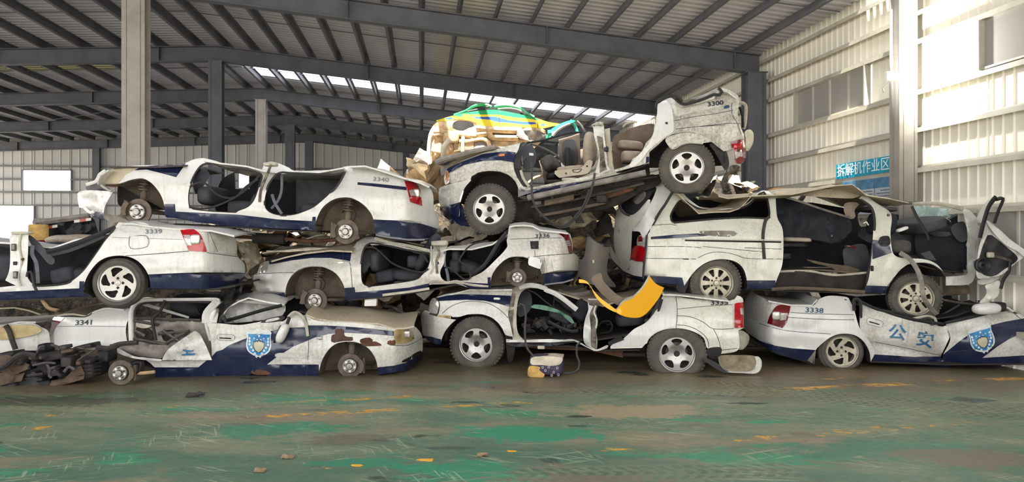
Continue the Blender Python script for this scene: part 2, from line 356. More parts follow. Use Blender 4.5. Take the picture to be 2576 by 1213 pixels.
b = MB(); corrugated(b, lambda a, bb, h: H(bb, a, roof_z(bb)+.02-h), 12.2, 24.2, .35, 1.45, .24, .035, 'fibreglass_dull', .35); b.build('translucent_panel', ceil)
for v0, v1, u0, u1 in ((LV, RIDGE, -1.5, 24.2), (LV, RIDGE, 25.4, 29.8), (-9.5, RIDGE, 24.2, 25.4), (LV, RIDGE, 30.8, 40.7), (-8.5, RIDGE, 29.8, 30.8)): roof_part(v0, v1, u0, u1)
for v0, v1, u0, u1 in ((LV, -9.5, 24.2, 25.4), (LV, -8.5, 29.8, 30.8)):
    b = MB(); corrugated(b, lambda a, bb, h: H(bb, a, roof_z(bb)+.02-h), u0, u1, v0, v1, .24, .035, 'fibreglass', .35); b.build('translucent_panel', ceil)
pur = []
v = RIDGE+.25
while v < RV: pur.append(v); v += .78
v = RIDGE-.5
while v > LV: pur.append(v); v -= 1.0
for v in pur:
    b = MB(); z = roof_z(v)-.03; d = .07 if v > RIDGE else .09
    a = H(v, -1.5, z); L = H(v, 40, z)-a; x = H(1, 0, 0)
    b.box(a-x*.006, x*.012, L, (0, 0, -.17), 'purlin'); b.box(a, x*d, L, (0, 0, -.012), 'purlin'); b.box(a-Vector((0, 0, .17))-x*d, x*d, L, (0, 0, .012), 'purlin'); b.build('purlin', ceil)
for u0, u1 in SKY:
    for i, v in enumerate([p for p in pur if p >= RIDGE]):
        v1 = v+.74
        if v1 > RV: continue
        b = MB(); p = [H(v+.02, u0, roof_z(v)+.03), H(v1, u0, roof_z(v1)+.03), H(v1, u1, roof_z(v1)+.03), H(v+.02, u1, roof_z(v)+.03)]
        b.add(p, [(0, 1, 2, 3)], 'skylight'); b.build('skylight_pane', ceil)
# ridge gutter pieces and sag rods under the roof
b = MB()
for i in range(-1, 7):
    u0 = 4+6*i
    for v0, v1 in ((RIDGE, RV), (LV, RIDGE)):
        pts = [H(v0+(v1-v0)*k/12, u0+3, roof_z(v0+(v1-v0)*k/12)-.1) for k in range(13)]; b.tube(pts, .011, 'purlin', 4)
for u0 in (28, 34):
    for v0, v1, v2, v3 in ((-5.5, 4, 4, -5.5), (-16, -6, -6, -16)):
        b.tube([H(v0, u0, roof_z(v0)-.25), H(v1, u0+5.8, roof_z(v1)-.25)], .012, 'steel_dark', 4); b.tube([H(v2, u0, roof_z(v2)-.25), H(v3, u0+5.8, roof_z(v3)-.25)], .012, 'steel_dark', 4)
b.build('sag_rods', ceil)['kind'] = 'stuff'
# frames
FR = [10, 16, 22, 28, 34, 40]
def beam(pts, h, wd, mat, name, par=None):
    """I-beam whose top runs through the points (v, u)"""
    b = MB(); x = H(0, 1, 0)
    for (a, bb) in zip(pts, pts[1:]):
        p = H(a[0], a[1], a[2]); q = H(bb[0], bb[1], bb[2]); L = q-p
        b.box(p-x*wd/2, x*wd, L, (0, 0, -.02), mat); b.box(p-x*wd/2-Vector((0, 0, h)), x*wd, L, (0, 0, .02), mat); b.box(p-x*.008-Vector((0, 0, h)), x*.016, L, (0, 0, h), mat)
        k = 0
        while k < L.length:
            c_ = p+L*(k/L.length); b.box(c_-x*wd*.45-Vector((0, 0, h)), x*wd*.9, L.normalized()*.014, (0, 0, h), mat) if k > 0 else None
            k += 4.2
    return b.build(name, par)
dn = ['third', 'second', 'nearest', 'next', 'farther', 'rear']
FL = {10: 'the frame above the car stack, before the first skylight strip', 16: 'nearest roof beam in view, passing above the skylight strip', 22: 'roof beam in front of the bright skylight strip', 28: 'roof beam right behind the bright skylight strip', 34: 'roof beam second from the rear wall', 40: 'roof beam against the rear wall'}
for u in FR[1:]:
    z = lambda v: roof_z(v)-.2
    o = beam([(LV, u, z(LV)), (RIDGE, u, z(RIDGE)), (RV-.15, u, z(RV-.15))], .42, .24, 'steel_dark', 'roof_beam')
    tag(o, 'dark grey steel '+FL[u], 'roof beam', 'steel roof beams')
    # fly braces under the purlins
def column(v, u, ztop, wd, dp, mat, label, name='steel_column'):
    b = MB(); x, y = H(1, 0, 0), H(0, 1, 0); p = H(v, u, 0)
    for yy in (-dp/2, dp/2-.016): b.box(p-x*wd/2+y*yy, x*wd, y*.016, (0, 0, ztop), mat)
    b.box(p-x*wd*.30-y*dp/2, x*.016, y*dp, (0, 0, ztop), mat); b.box(p+x*wd*.30-y*dp/2, x*.016, y*dp, (0, 0, ztop), mat)
    b.box(p-x*(wd/2+.06)-y*(dp/2+.06), x*(wd+.12), y*(dp+.12), (0, 0, .025), mat)
    b.box(p-x*(wd/2+.03)-y*(dp/2+.03)+Vector((0, 0, ztop)), x*(wd+.06), y*(dp+.06), (0, 0, .02), mat)
    return tag(b.build(name), label, 'column', 'steel columns of the hall')
zr = roof_z(RIDGE)-.64
column(RIDGE, 16, zr, .44, .34, 'steel_light', 'wide pale grey column at left, running out of the picture above')
column(RIDGE, 22, zr, .36, .34, 'steel_dark', 'dark grey column under the left end of the skylight beam')
column(RIDGE, 28, zr, .36, .34, 'steel_light', 'pale grey column just right of the dark column, behind the first car')
column(RIDGE, 34, zr, .40, .30, 'steel_dark', 'distant dark column right of the slim pale one')
column(RIDGE, 39.6, zr, .40, .24, 'steel_dark', 'farthest dark column, standing against the rear wall')
column(RV-.28, 16, 5.35, .42, .36, 'steel_dark', 'dark column on the right wall behind the tilted wreck')
column(RV-.17, 10.92, 5.75, .30, .25, 'steel_light', 'pale column on the right wall beside the blue sign')
# right wall with its windows
wr = thing('wall_right', 'cream ribbed steel wall on the right', None, H(RV, 16, 0)); wr['kind'] = 'structure'
def wall_sheet(u0, u1, z0, z1):
    b = MB(); corrugated(b, lambda a, bb, h: H(RV+.14-h, a, bb), u0, u1, z0, z1, .19, .022, 'sheet_wall', .13); b.build('wall_panel', wr)
WIN = [(12.2, 14.7), (7.0, 9.55)]
for u0, u1 in ((-1.5, 7.0), (9.55, 12.2), (14.7, 40)): wall_sheet(u0, u1, 0, 6.0)
wall_sheet(12.2, 14.7, 0, 4.0); wall_sheet(12.2, 14.7, 4.72, 6.0)
for z0, z1 in ((0, 1.2), (2.1, 4.02), (4.74, 6)): wall_sheet(7.0, 9.55, z0, z1)
for z in (5.68, 5.2, 4.76, 3.98, 3.4, 2.78, 2.12, 1.2, .5):
    b = MB(); a = H(RV-.02, -1.5, z); L = H(0, 41, 0); x = H(1, 0, 0)
    b.box(a, x*.12, L, (0, 0, .012), 'girt'); b.box(a, x*.012, L, (0, 0, -.06), 'girt'); b.box(a+x*.12, x*.012, L, (0, 0, .06), 'girt'); b.build('girt', wr)
n = NT('window_glass'); n.set(Base_Color=lin((158, 155, 150)), Roughness=.08, Specular_IOR_Level=.8); M['pane_grey'] = n.m  # grey base colour stands in for daylight reflected in the panes
def window(name, u0, u1, z0, z1, k, label):
    w_ = thing(name, label, None, H(RV+.05, (u0+u1)/2, z0)); w_['kind'] = 'structure'; b = MB(); y = H(0, 1, 0); x = H(1, 0, 0)
    for uu in [u0, u1-.04]+[u0+(u1-u0)*i/k-.015 for i in range(1, k)]: b.box(H(RV-.02 if uu in (u0, u1-.04) else RV+.05, uu, z0), x*(.12 if uu in (u0, u1-.04) else .04), y*.035, (0, 0, z1-z0), 'girt')
    for zz in (z0, z1-.03): b.box(H(RV+.02, u0, zz), x*.08, y*(u1-u0), (0, 0, .03), 'girt')
    b.build('window_frame', w_)
    for i in range(k):
        a = u0+(u1-u0)*i/k+.02; e = u0+(u1-u0)*(i+1)/k-.02; b = MB(); b.box(H(RV+.07, a, z0+.02), x*.006, y*(e-a), (0, 0, z1-z0-.04), 'pane_grey'); b.build('pane', w_)
window('window_1', 12.2, 14.7, 4.0, 4.72, 4, 'high four-pane window in the right wall beyond the pale column')
window('window_2', 7.0, 9.55, 4.02, 4.74, 3, 'large grey window high in the right wall near the picture edge')
window('window_3', 7.0, 9.55, 1.2, 2.1, 4, 'low window in the right wall behind the van door')
# rear wall
wb = thing('wall_rear', 'pale grey ribbed steel wall at the far end', None, H(-6, 40.3, 0)); wb['kind'] = 'structure'
def rear(v0, v1, z0, z1f):
    b = MB(); k = max(1, int((v1-v0)/.5))
    corrugated(b, lambda a, bb, h: H(a, 40.35-h, bb*(z1f(a)) if bb > 0 else z0), v0, v1, 0, 1, .42, .03, 'sheet_rear', .14); b.build('wall_panel', wb)
def rearbox(v0, v1, z0, z1): rear(v0, v1, z0, lambda a: z1)
def pv(px):   # hall v on the rear wall for a picture column
    t = (px-CX)/F; u = 40.3; return u*(t*CS+SN)/(CS-t*SN)
def pz(px, py): v = pv(px); return CH+(HY-py)/F*(v*SN+40.3*CS)
W1 = (pv(58), pv(179), pz(118, 479), pz(118, 429)); D1 = (pv(-800), pv(86), 0, pz(40, 518)); W2 = (pv(601), pv(627), pz(613, 472), pz(613, 436))  # door opening widened past the left edge to let in more daylight
cuts = sorted([(D1[0], D1[1], D1[2], D1[3]), W1, W2])
edges = sorted({LV, RV+.14, W1[0], W1[1], D1[0], D1[1], W2[0], W2[1]})
for a, e in zip(edges, edges[1:]):
    m_ = (a+e)/2; hs = sorted([(h[2], h[3]) for h in (W1, D1, W2) if h[0] <= m_ <= h[1]]); z = 0
    for z0, z1 in hs:
        if z0 > z: rear(a, e, z, lambda q, z1=z0: z1)
        z = z1
    rear(a, e, z, roof_z)
for z in (5.25, 4.6, 3.95, 3.3, 2.6, 1.9, 1.1):
    for a, e in zip(edges, edges[1:]):
        if any(h[0] <= (a+e)/2 <= h[1] and h[2] < z < h[3] for h in (W1, D1, W2)): continue
        b = MB(); b.box(H(a, 40.2, z), H(e-a, 0, 0), H(0, .1, 0), (0, 0, .08), 'girt_grey'); b.build('girt', wb)
n = NT('clear_pane'); tr = n.new('ShaderNodeBsdfTransparent', Color=lin((248, 251, 255))); n.t.links.new(tr.outputs[0], n.n['Material Output'].inputs[0]); M['clear_pane'] = n.m
for nm, q, lb in (('window_4', W1, 'bright window far back at the left, filled with daylight'), ('window_5', W2, 'small bright window in the rear wall seen through a wreck'), ('door_1', D1, 'daylit opening in the rear wall at the left edge')):
    w_ = thing(nm, lb, None, H((q[0]+q[1])/2, 40.3, q[2])); w_['kind'] = 'structure'; b = MB(); x = H(1, 0, 0); y = H(0, .1, 0)
    for v in (q[0]-.05, q[1]): b.box(H(v, 40.22, q[2]), x*.05, y, (0, 0, q[3]-q[2]), 'girt_grey')
    b.box(H(q[0], 40.22, q[3]), x*(q[1]-q[0]), y, (0, 0, .05), 'girt_grey'); b.build('window_frame' if nm != 'door_1' else 'door_frame', w_)
    if nm != 'door_1':
        b = MB(); b.box(H(q[0], 40.3, q[2]), x*(q[1]-q[0]), y*.06, (0, 0, q[3]-q[2]), 'clear_pane'); b.build('pane', w_)
for px, wd, lb in ((247, .34, 'slim dark rear wall column beside the bright window'), (1022, .34, 'slim dark rear wall column left of the yellow green wreck')):
    v = pv(px); column(v, 40.1, roof_z(v)-.62, wd, .2, 'steel_dark', lb)
# sign and notice posters on the right wall
def text(body, size, mat, mtx, name, parent, depth=.002, bold=0., sx=1.):
    cu = bpy.data.curves.new(name, 'FONT'); cu.body = body; cu.size = size; cu.extrude = depth; cu.offset = bold; cu.align_x = 'CENTER'; cu.align_y = 'CENTER'
    t = bpy.data.objects.new(name, cu); COL.objects.link(t); bpy.context.view_layer.update()
    me = bpy.data.meshes.new_from_object(t.evaluated_get(bpy.context.evaluated_depsgraph_get())); bpy.data.objects.remove(t); bpy.data.curves.remove(cu)
    vs_ = [mtx @ Vector((v.co.x*sx, v.co.y, v.co.z)) for v in me.vertices]; fs = [tuple(p.vertices) for p in me.polygons]; bpy.data.meshes.remove(me)
    return link(name, vs_, fs, [mat], parent)
def frame_m(o, x, y):
    x = x.normalized(); z = x.cross(y).normalized(); y = z.cross(x); return Matrix(((x.x, y.x, z.x, o.x), (x.y, y.y, z.y, o.y), (x.z, y.z, z.z, o.z), (0, 0, 0, 1)))
plain('sign_blue', (0, 166, 206), .35, 0, .1, 3); plain('sign_white', (245, 250, 250), .4, 0, .03, 5); plain('poster', (205, 216, 226), .4, 0, .12, 3); plain('poster_blue', (96, 152, 196), .4, 0, .3, 5); plain('print_grey', (110, 116, 126), .6, 0, .1, 5)
sg = thing('wall_sign', 'blue sign board with white Chinese lettering on the right wall', 'sign', H(RV-.03, 12.2, 2.79))
b = MB(); b.box(H(RV-.03, 11.42, 2.79), H(.02, 0, 0), H(0, 1.66, 0), (0, 0, .265), 'sign_blue'); b.build('board', sg)
text('拆解机作业区', .235, 'sign_white', frame_m(H(RV-.034, 12.25, 2.92), H(0, -1, 0), Vector((0, 0, 1))), 'lettering', sg, .002, 0., 1.12)
for i, (u0, u1) in enumerate(((11.42, 11.88), (11.9, 12.4), (12.42, 12.86))):
    t = thing('poster', ['blue headed notice poster beside the pale column', 'middle notice poster below the blue sign', 'leftmost notice poster below the blue sign'][i], 'poster', H(RV-.03, u0, 2.1), 'notice posters under the sign')
    b = MB(); b.box(H(RV-.032, u0, 2.12), H(.008, 0, 0), H(0, u1-u0, 0), (0, 0, .6), 'poster'); b.build('sheet', t)
    b = MB(); b.box(H(RV-.034, u0, 2.55), H(.008, 0, 0), H(0, u1-u0, 0), (0, 0, .17), 'poster_blue'); b.build('header', t)
    b = MB()
    for k in range(6): b.box(H(RV-.035, u0+.05, 2.5-.05*k), H(.002, 0, 0), H(0, (u1-u0-.1)*(1 if k % 3 else .7), 0), (0, 0, .014), 'print_grey')
    b.build('printed_lines', t)['kind'] = 'stuff'
# floodlight on the pale column, shining on the wall
fl_ = thing('floodlight', 'white floodlight on a bracket at the pale wall column', 'lamp', H(RV-.5, 10.7, 4.0))
n = NT('lamp_glow'); em = n.new('ShaderNodeEmission', Strength=30.); n.t.links.new(em.outputs[0], n.n['Material Output'].inputs[0]); M['glow'] = n.m
b = MB(); b.box(H(RV-.75, 10.45, 4.05), H(.2, 0, 0), H(0, .05, 0), (0, 0, .14), 'foam'); b.build('housing', fl_)
b = MB(); b.tube([H(RV-.45, 11.0, 4.0), H(RV-.62, 10.75, 4.0), H(RV-.65, 10.52, 4.06)], .014, 'foam'); b.build('bracket', fl_)
b = MB(); b.box(H(RV-.545, 10.455, 4.06), H(.004, 0, 0), H(0, .04, 0), (0, 0, .12), 'glow'); b.build('lamp_face', fl_)
ll = bpy.data.lights.new('floodlight_beam', 'AREA'); ll.energy = 95; ll.size = .15; ll.color = (1, .98, .92); lo = bpy.data.objects.new('floodlight_beam', ll); COL.objects.link(lo)
lo.location = Vector(H(RV-.53, 10.45, 4.12))-Vector(fl_.location); lo.parent = fl_; lo.rotation_euler = H(1, -.35, .1).to_track_quat('-Z', 'Y').to_euler()
# ================================================================ wreck building kit
def ray(px, py): return Vector(((px-CX)/F, 1, (HY-py)/F))
CAMP = Vector((0, 0, CH))
def at(px, py, Y): return CAMP+ray(px, py)*Y
def zm(x0, y0, k):
    return lambda *p: [(x0+a/k, y0+b/k) for a, b in zip(p[::2], p[1::2])]
ZA, ZB, ZC, ZD = zm(0, 380, 3.0328), zm(600, 380, 3.0328), zm(0, 700, 3.567), zm(560, 700, 3.567)
ZE, ZG, ZI, ZJ = zm(1050, 200, 2.889), zm(1450, 200, 2.888), zm(1040, 660, 3.567), zm(1440, 600, 3.0327)
ZK, ZL, ZN = zm(1500, 420, 3.1926), zm(2000, 420, 3.033), zm(1850, 700, 3.548)
UP = Vector((0, 0, 1))
class Car:
    """a wreck seen from its side: a vertical side plane through pixel (px, py) at depth Y, turned by yaw degrees; d counts inwards"""
    def __init__(s, name, label, px, py, Y, yaw, cat='car', width=1.66, group='wrecked police vehicles in the stack'):
        a = math.radians(yaw); s.e = Vector((math.cos(a), math.sin(a), 0)); s.n = Vector((-math.sin(a), math.cos(a), 0))
        s.p0 = at(px, py, Y); s.W = width; s.dep = lambda x, y: 0.; s.k = F/Y
        s.root = thing(name, label, cat, s.p0+s.n*width/2, group)
    def at(s, px, py, d=0.):
        r = ray(px, py); t = ((s.p0-CAMP).dot(s.n)+d)/r.dot(s.n); return CAMP+r*t
    def tr(s, px, py, d): return s.at(px, py, 0)+s.n*d
    def skin(s, px, py, d=0.): return s.at(px, py, s.dep(px, py)+d)
    def shape(s, belt, sill, ends=(), bulge=.05, tumble=.0022, flares=()):
        """belt, sill = (x0, y0, x1, y1) lines; ends = (x from, x to, depth); flares = (cx, cy, r) wheel arches"""
        L = lambda l, x: l[1]+(l[3]-l[1])*(x-l[0])/(l[2]-l[0])
        def dep(x, y):
            yb, ys = L(belt, x), L(sill, x); t = (y-yb)/(ys-yb); d = bulge*(1.7*(t-.42))**2-.014*math.exp(-((t-.10)/.085)**2)-.010*math.exp(-((t-.60)/.085)**2)+.010*math.exp(-((t-.42)/.07)**2)
            if t < 0: d += tumble*(yb-y)
            for a, b, q in ends:
                u = (x-a)/(b-a)
                if u > 0: d += q*min(u, 1.4)**1.8
            for cx, cy, r in flares:
                q = math.hypot(x-cx, y-cy)/r
                if q < 1.35: d -= .03*max(0, (1.35-q)/.35)
            return d
        s.dep = dep
    def rough(s, w):
        """dents over the whole body side"""
        f = s.dep; s.dep = lambda x, y: f(x, y)+w*(noise.noise(Vector((x*.03, y*.03, 7)))+.5*noise.noise(Vector((x*.09, y*.09, 3))))
    def panel(s, name, outline, holes=(), regions=(), mats=('white',), thick=.03, off=0., step=9., back=None, parent=None, dep=None, wob=0., smooth=True):
        """sheet that follows the body side; mats[0] is the base, regions paint with mats[1:]"""
        f = dep or s.dep; v2, f2, mi = cdt(outline, holes, [(r, k) for r, k in regions], step)
        def pos(x, y, ex):
            q = wob*(noise.noise(Vector((x*.03, y*.03, 7)))+.5*noise.noise(Vector((x*.09, y*.09, 3)))) if wob else 0
            return s.at(x, y, f(x, y)+off+q+ex)
        return shell(pos, v2, f2, mi, thick, list(mats), name, parent or s.root, back)
    def loft(s, name, line, d0, d1, mat, crown=0., wob=0., n=8, parent=None, thick=.02, near=None, smooth=True, dirn=None):
        """sheet swept from the near edge (picture polyline) across the car"""
        vs_ = []; fs = []; m = len(line); drop = Vector((0, 0, -thick))
        for lay in (0, 1):
            for i, (x, y) in enumerate(line):
                for j in range(n+1):
                    t = j/n; p = s.tr(x, y, d0+(d1-d0)*t)+UP*(crown*4*t*(1-t))
                    if wob: p = p+UP*(wob*noise.noise(p*2.3)+wob*.5*noise.noise(p*6))+s.e*(wob*.5*noise.noise(p*3+UP*5))
                    vs_.append(p+drop*lay)
        K = m*(n+1); idx = lambda i, j, l: l*K+i*(n+1)+j
        for i in range(m-1):
            for j in range(n):
                fs.append((idx(i, j, 0), idx(i+1, j, 0), idx(i+1, j+1, 0), idx(i, j+1, 0))); fs.append((idx(i, j, 1), idx(i, j+1, 1), idx(i+1, j+1, 1), idx(i+1, j, 1)))
        for i in range(m-1): fs.append((idx(i, 0, 0), idx(i, 0, 1), idx(i+1, 0, 1), idx(i+1, 0, 0))); fs.append((idx(i, n, 0), idx(i+1, n, 0), idx(i+1, n, 1), idx(i, n, 1)))
        for j in range(n): fs.append((idx(0, j, 0), idx(0, j+1, 0), idx(0, j+1, 1), idx(0, j, 1))); fs.append((idx(m-1, j, 0), idx(m-1, j, 1), idx(m-1, j+1, 1), idx(m-1, j+1, 0)))
        return link(name, vs_, fs, [mat], parent or s.root, smooth=smooth, sharp=math.radians(45))
    def wall(s, name, outline, d, mat, holes=(), thick=.03, parent=None, step=24., wob=0.):
        """upright sheet parallel to the side at depth d (outline is carried inwards unchanged)"""
        v2, f2, mi = cdt(outline, holes, (), step)
        return shell(lambda x, y, ex: s.tr(x, y, d+ex+(wob*noise.noise(Vector((x*.04, y*.04, 1))) if wob else 0)), v2, f2, mi, thick, [mat], name, parent or s.root)
    def tube(s, name, pts, r, mat, d=0., parent=None, n=6, smooth=True, flat=1., step=6., curve=True):
        """pts = (px, py) or (px, py, depth)"""
        q = [(p[0], p[1], p[2] if len(p) > 2 else d) for p in pts]; q = sm(q, False, step) if curve else q
        b = MB(); b.tube([s.at(*p) for p in q], r, mat, n, True, flat); return b.build(name, parent or s.root, smooth, math.radians(50))
    def pad(s, name, cx, cy, w, h, d0, d1, mat, rot=0., ex=4.4, parent=None, bend=0., taper=0., nu=24, nv=12, lock=False):
        """soft block: w x h pixels, from depth d0 to d1, rounded by a superellipse; rot in degrees clockwise on the picture"""
        vs_ = []; fs = []; p = 2/ex; sg = lambda v: math.copysign(abs(v)**p, v); ra = math.radians(rot); k = s.k
        o = s.at(cx, cy, (d0+d1)/2) if lock else s.tr(cx, cy, (d0+d1)/2)
        ax = s.e*math.cos(ra)-UP*math.sin(ra); ay = -s.e*math.sin(ra)-UP*math.cos(ra)
        for i in range(nv+1):
            ph = -PI/2+PI*i/nv
            for j in range(nu):
                th = 2*PI*j/nu; x = sg(math.cos(ph))*sg(math.cos(th)); y = sg(math.cos(ph))*sg(math.sin(th)); z = sg(math.sin(ph))
                x2 = x*(1+taper*y)+bend*y*y
                vs_.append(o+ax*(x2*w/2/k)+ay*(y*h/2/k)+s.n*(z*(d1-d0)/2))
        for i in range(nv):
            for j in range(nu):
                a = i*nu+j; b = i*nu+(j+1) % nu; fs.append((a, b, b+nu, a+nu))
        return link(name, vs_, fs, [mat], parent or s.root, smooth=True)
    def text(s, body, px, py, h, mat, rot=0., name='lettering', parent=None, off=-.009, bold=0., sx=1., shear=0., dep=None):
        """lettering laid on the body side, h pixels tall"""
        cu = bpy.data.curves.new(name, 'FONT'); cu.body = body; cu.size = 1; cu.offset = bold; cu.extrude = .01; cu.align_x = 'CENTER'; cu.align_y = 'CENTER'; cu.shear = shear; cu.resolution_u = 3
        t = bpy.data.objects.new(name, cu); COL.objects.link(t); bpy.context.view_layer.update()
        me = bpy.data.meshes.new_from_object(t.evaluated_get(bpy.context.evaluated_depsgraph_get())); bpy.data.objects.remove(t); bpy.data.curves.remove(cu)
        q = h/.72; ra = math.radians(rot); f = dep or s.dep; vs_ = []
        for v in me.vertices:
            x, y = v.co.x*q*sx, -v.co.y*q; X = px+x*math.cos(ra)-y*math.sin(ra); Y = py+x*math.sin(ra)+y*math.cos(ra)
            vs_.append(s.at(X, Y, f(X, Y)+off+(0 if v.co.z > 0 else .003)))
        fs = [tuple(p.vertices) for p in me.polygons]; bpy.data.meshes.remove(me)
        return link(name, vs_, fs, [mat], parent or s.root)
    def arch(s, name, line, depth, mat, parent=None, back=True, d0=.02):
        """wheel house: the arch line swept inwards, closed by a back wall"""
        o = s.loft(name, line, d0, depth, mat, n=3, parent=parent, thick=.008)
        if back: s.wall('inner_wing', list(line), depth, mat, parent=parent, wob=.05)
        return o
def lathe(mb, prof, mat, o, ax, x, y, seg=40, flat=None, bulge=0.):
    """prof = (radius, axial) pairs around axis ax; flat = cut height below the centre"""
    vs_ = []; fs = []; m = len(prof)
    for k in range(seg):
        a = 2*PI*k/seg; ca, sa = math.cos(a), math.sin(a)
        for r, z in prof:
            px, py = r*ca, r*sa; zz = z
            if flat is not None and py < -flat: zz = z*(1+bulge*min(1, (-flat-py)/.05)); py = -flat-(-flat-py)*.05
            vs_.append(o+x*px+y*py+ax*zz)
    for k in range(seg):
        for i in range(m-1):
            a = k*m+i; b = ((k+1) % seg)*m+i; fs.append((a, a+1, b+1, b))
    mb.add(vs_, fs, mat)
RIMS = {}
def wheel(car, px, py, R, wd, rr, kind, d=.0, rot=0., flat=None, mat='alloy', tilt=0., parent=None, lean=0., seg=44, hubmat='steel', tyremat='tyre'):
    """tyre with its rim; R, rr in metres; d = depth of the outer sidewall"""
    ax = -car.n; ax = (Matrix.Rotation(math.radians(tilt), 3, 'Z') @ ax); x = Vector((ax.y, -ax.x, 0)).normalized()*-1; x = x if x.dot(car.e) > 0 else -x
    y = UP.copy()
    if lean: y = (Matrix.Rotation(math.radians(lean), 3, x) @ y); ax = (Matrix.Rotation(math.radians(lean), 3, x) @ ax)
    o = car.at(px, py, d)
    h = R-rr; b = MB()
    prof = [(rr-.01, -wd+.01), (rr+.01, -wd), (rr+h*.5, -wd-.008), (R-.035, -wd+.004), (R-.008, -wd+.03), (R, -wd*.78)]
    for q in (.74, .70, .52, .48, .30, .26): prof.append((R if len(prof) % 2 else R-.006, -wd*q))
    prof += [(R, -wd*.22), (R-.008, -.03), (R-.035, -.004), (rr+h*.62, .006), (rr+h*.5, .010), (rr+h*.3, .006), (rr+.008, 0), (rr-.01, -.012)]
    lathe(b, prof, tyremat, o, ax, x, y, seg, flat, .16)
    t = b.build('tyre', parent or car.root, True, math.radians(40))
    # tread lugs on the shoulder
    if kind != 'swirl5':
        b = MB()
        for k in range(48):
            a = 2*PI*k/48; u = x*math.cos(a)+y*math.sin(a); w_ = -x*math.sin(a)+y*math.cos(a)
            if flat and R*math.sin(a) < -flat+.03: continue
            b.box(o+u*(R-.024)-w_*.010-ax*.036, w_*.02, u*.0235, ax*.020, tyremat)
        b.build('tread_blocks', t)['kind'] = 'stuff'
    # barrel and lip
    b = MB(); lathe(b, [(rr*.9, -wd*.9), (rr*.88, -.06), (rr*.955, -.02), (rr*.985, .004), (rr+.006, .008), (rr+.010, .0), (rr+.004, -.014), (rr*.97, -.03)], mat, o, ax, x, y, 40)
    lathe(b, [(.0, -wd*.55), (rr*.9, -wd*.55)], 'under', o, ax, x, y, 24); lathe(b, [(.02, -.11), (rr*.62, -.11), (rr*.62, -.13)], 'rotor', o, ax, x, y, 28)
    # spoke face
    holes = []; q = lambda r, a: (r*math.cos(math.radians(a)), r*math.sin(math.radians(a)))
    if kind == 'swirl5':
        for k in range(5):
            a = 72*k+rot; holes.append(sm([q(.40, a+30), q(.50, a+6), q(.66, a-12), q(.80, a-20), q(.86, a-8), q(.875, a+12), q(.80, a+26), q(.62, a+30), q(.48, a+38)], True, .06))
    elif kind == 'suv5':
        for k in range(5):
            a = 72*k+rot; holes.append(sm([q(.50, a-7), q(.60, a-17), q(.79, a-23), q(.86, a-15), q(.885, a), q(.86, a+15), q(.79, a+23), q(.60, a+17), q(.50, a+7)], True, .06))
    else:
        for k in range(8):
            a = 45*k+rot; holes.append(sm([q(.42, a-7), q(.84, a-12), q(.84, a-12), q(.87, a), q(.84, a+12), q(.84, a+12), q(.42, a+7), q(.42, a+7)], True, .06))
    v2, f2, mi = cdt(arc(0, 0, .96, .96, 0, 351, 39), holes, (), .085)
    def pos(X, Y, ex):
        r = math.hypot(X, Y); z = {'swirl5': -.022+.012*r, 'suv5': -.012-.03*max(0, .55-r)/.55, 'van8': -.006-.018*r}[kind]
        edge = 0
        return o+x*(X*rr)+y*(Y*rr)+ax*(z-ex)
    used = sorted({i for f in f2 for i in f}); ix = {a_: k for k, a_ in enumerate(used)}; nn = len(used)
    vv = [pos(*v2[i], 0) for i in used]+[pos(*v2[i], .022) for i in used]; ff = [tuple(ix[i] for i in reversed(f)) for f in f2]+[tuple(ix[i]+nn for i in f) for f in f2]; cnt = set()
    for f in f2:
        for a_, b_ in zip(f, f[1:]+f[:1]): cnt.add((a_, b_))
    ff += [(ix[a_], ix[b_], ix[b_]+nn, ix[a_]+nn) for a_, b_ in cnt if (b_, a_) not in cnt]
    b.add(vv, ff, mat)
    zc = pos(0, 0, 0)
    if kind == 'suv5':
        lathe(b, [(0, .012), (rr*.17, .012), (rr*.21, -.002), (rr*.21, -.03)], 'under', zc, ax, x, y, 16)
        for k in range(6): lathe(b, [(0, .014), (.010, .014), (.012, 0)], 'hub', zc+(x*math.cos(PI/3*k+.3)+y*math.sin(PI/3*k+.3))*rr*.34+ax*.004, ax, x, y, 8)
    elif kind == 'swirl5':
        lathe(b, [(0, .008), (rr*.14, .006), (rr*.17, 0), (rr*.17, -.02)], mat, zc, ax, x, y, 18)
        for k in range(4): lathe(b, [(0, .004), (.011, .004), (.014, .0), (.020, .001)], 'under', zc+(x*math.cos(PI/2*k)+y*math.sin(PI/2*k))*rr*.285+ax*.003, ax, x, y, 10)
    else:
        lathe(b, [(0, .022), (rr*.15, .018), (rr*.20, .004), (rr*.20, -.02)], mat, zc, ax, x, y, 18)
        for k in range(6): lathe(b, [(0, .008), (.011, .008), (.014, 0)], 'under', zc+(x*math.cos(PI/3*k+.5)+y*math.sin(PI/3*k+.5))*rr*.31+ax*.003, ax, x, y, 8)
    b.build('rim', t, True, math.radians(35))
    return t
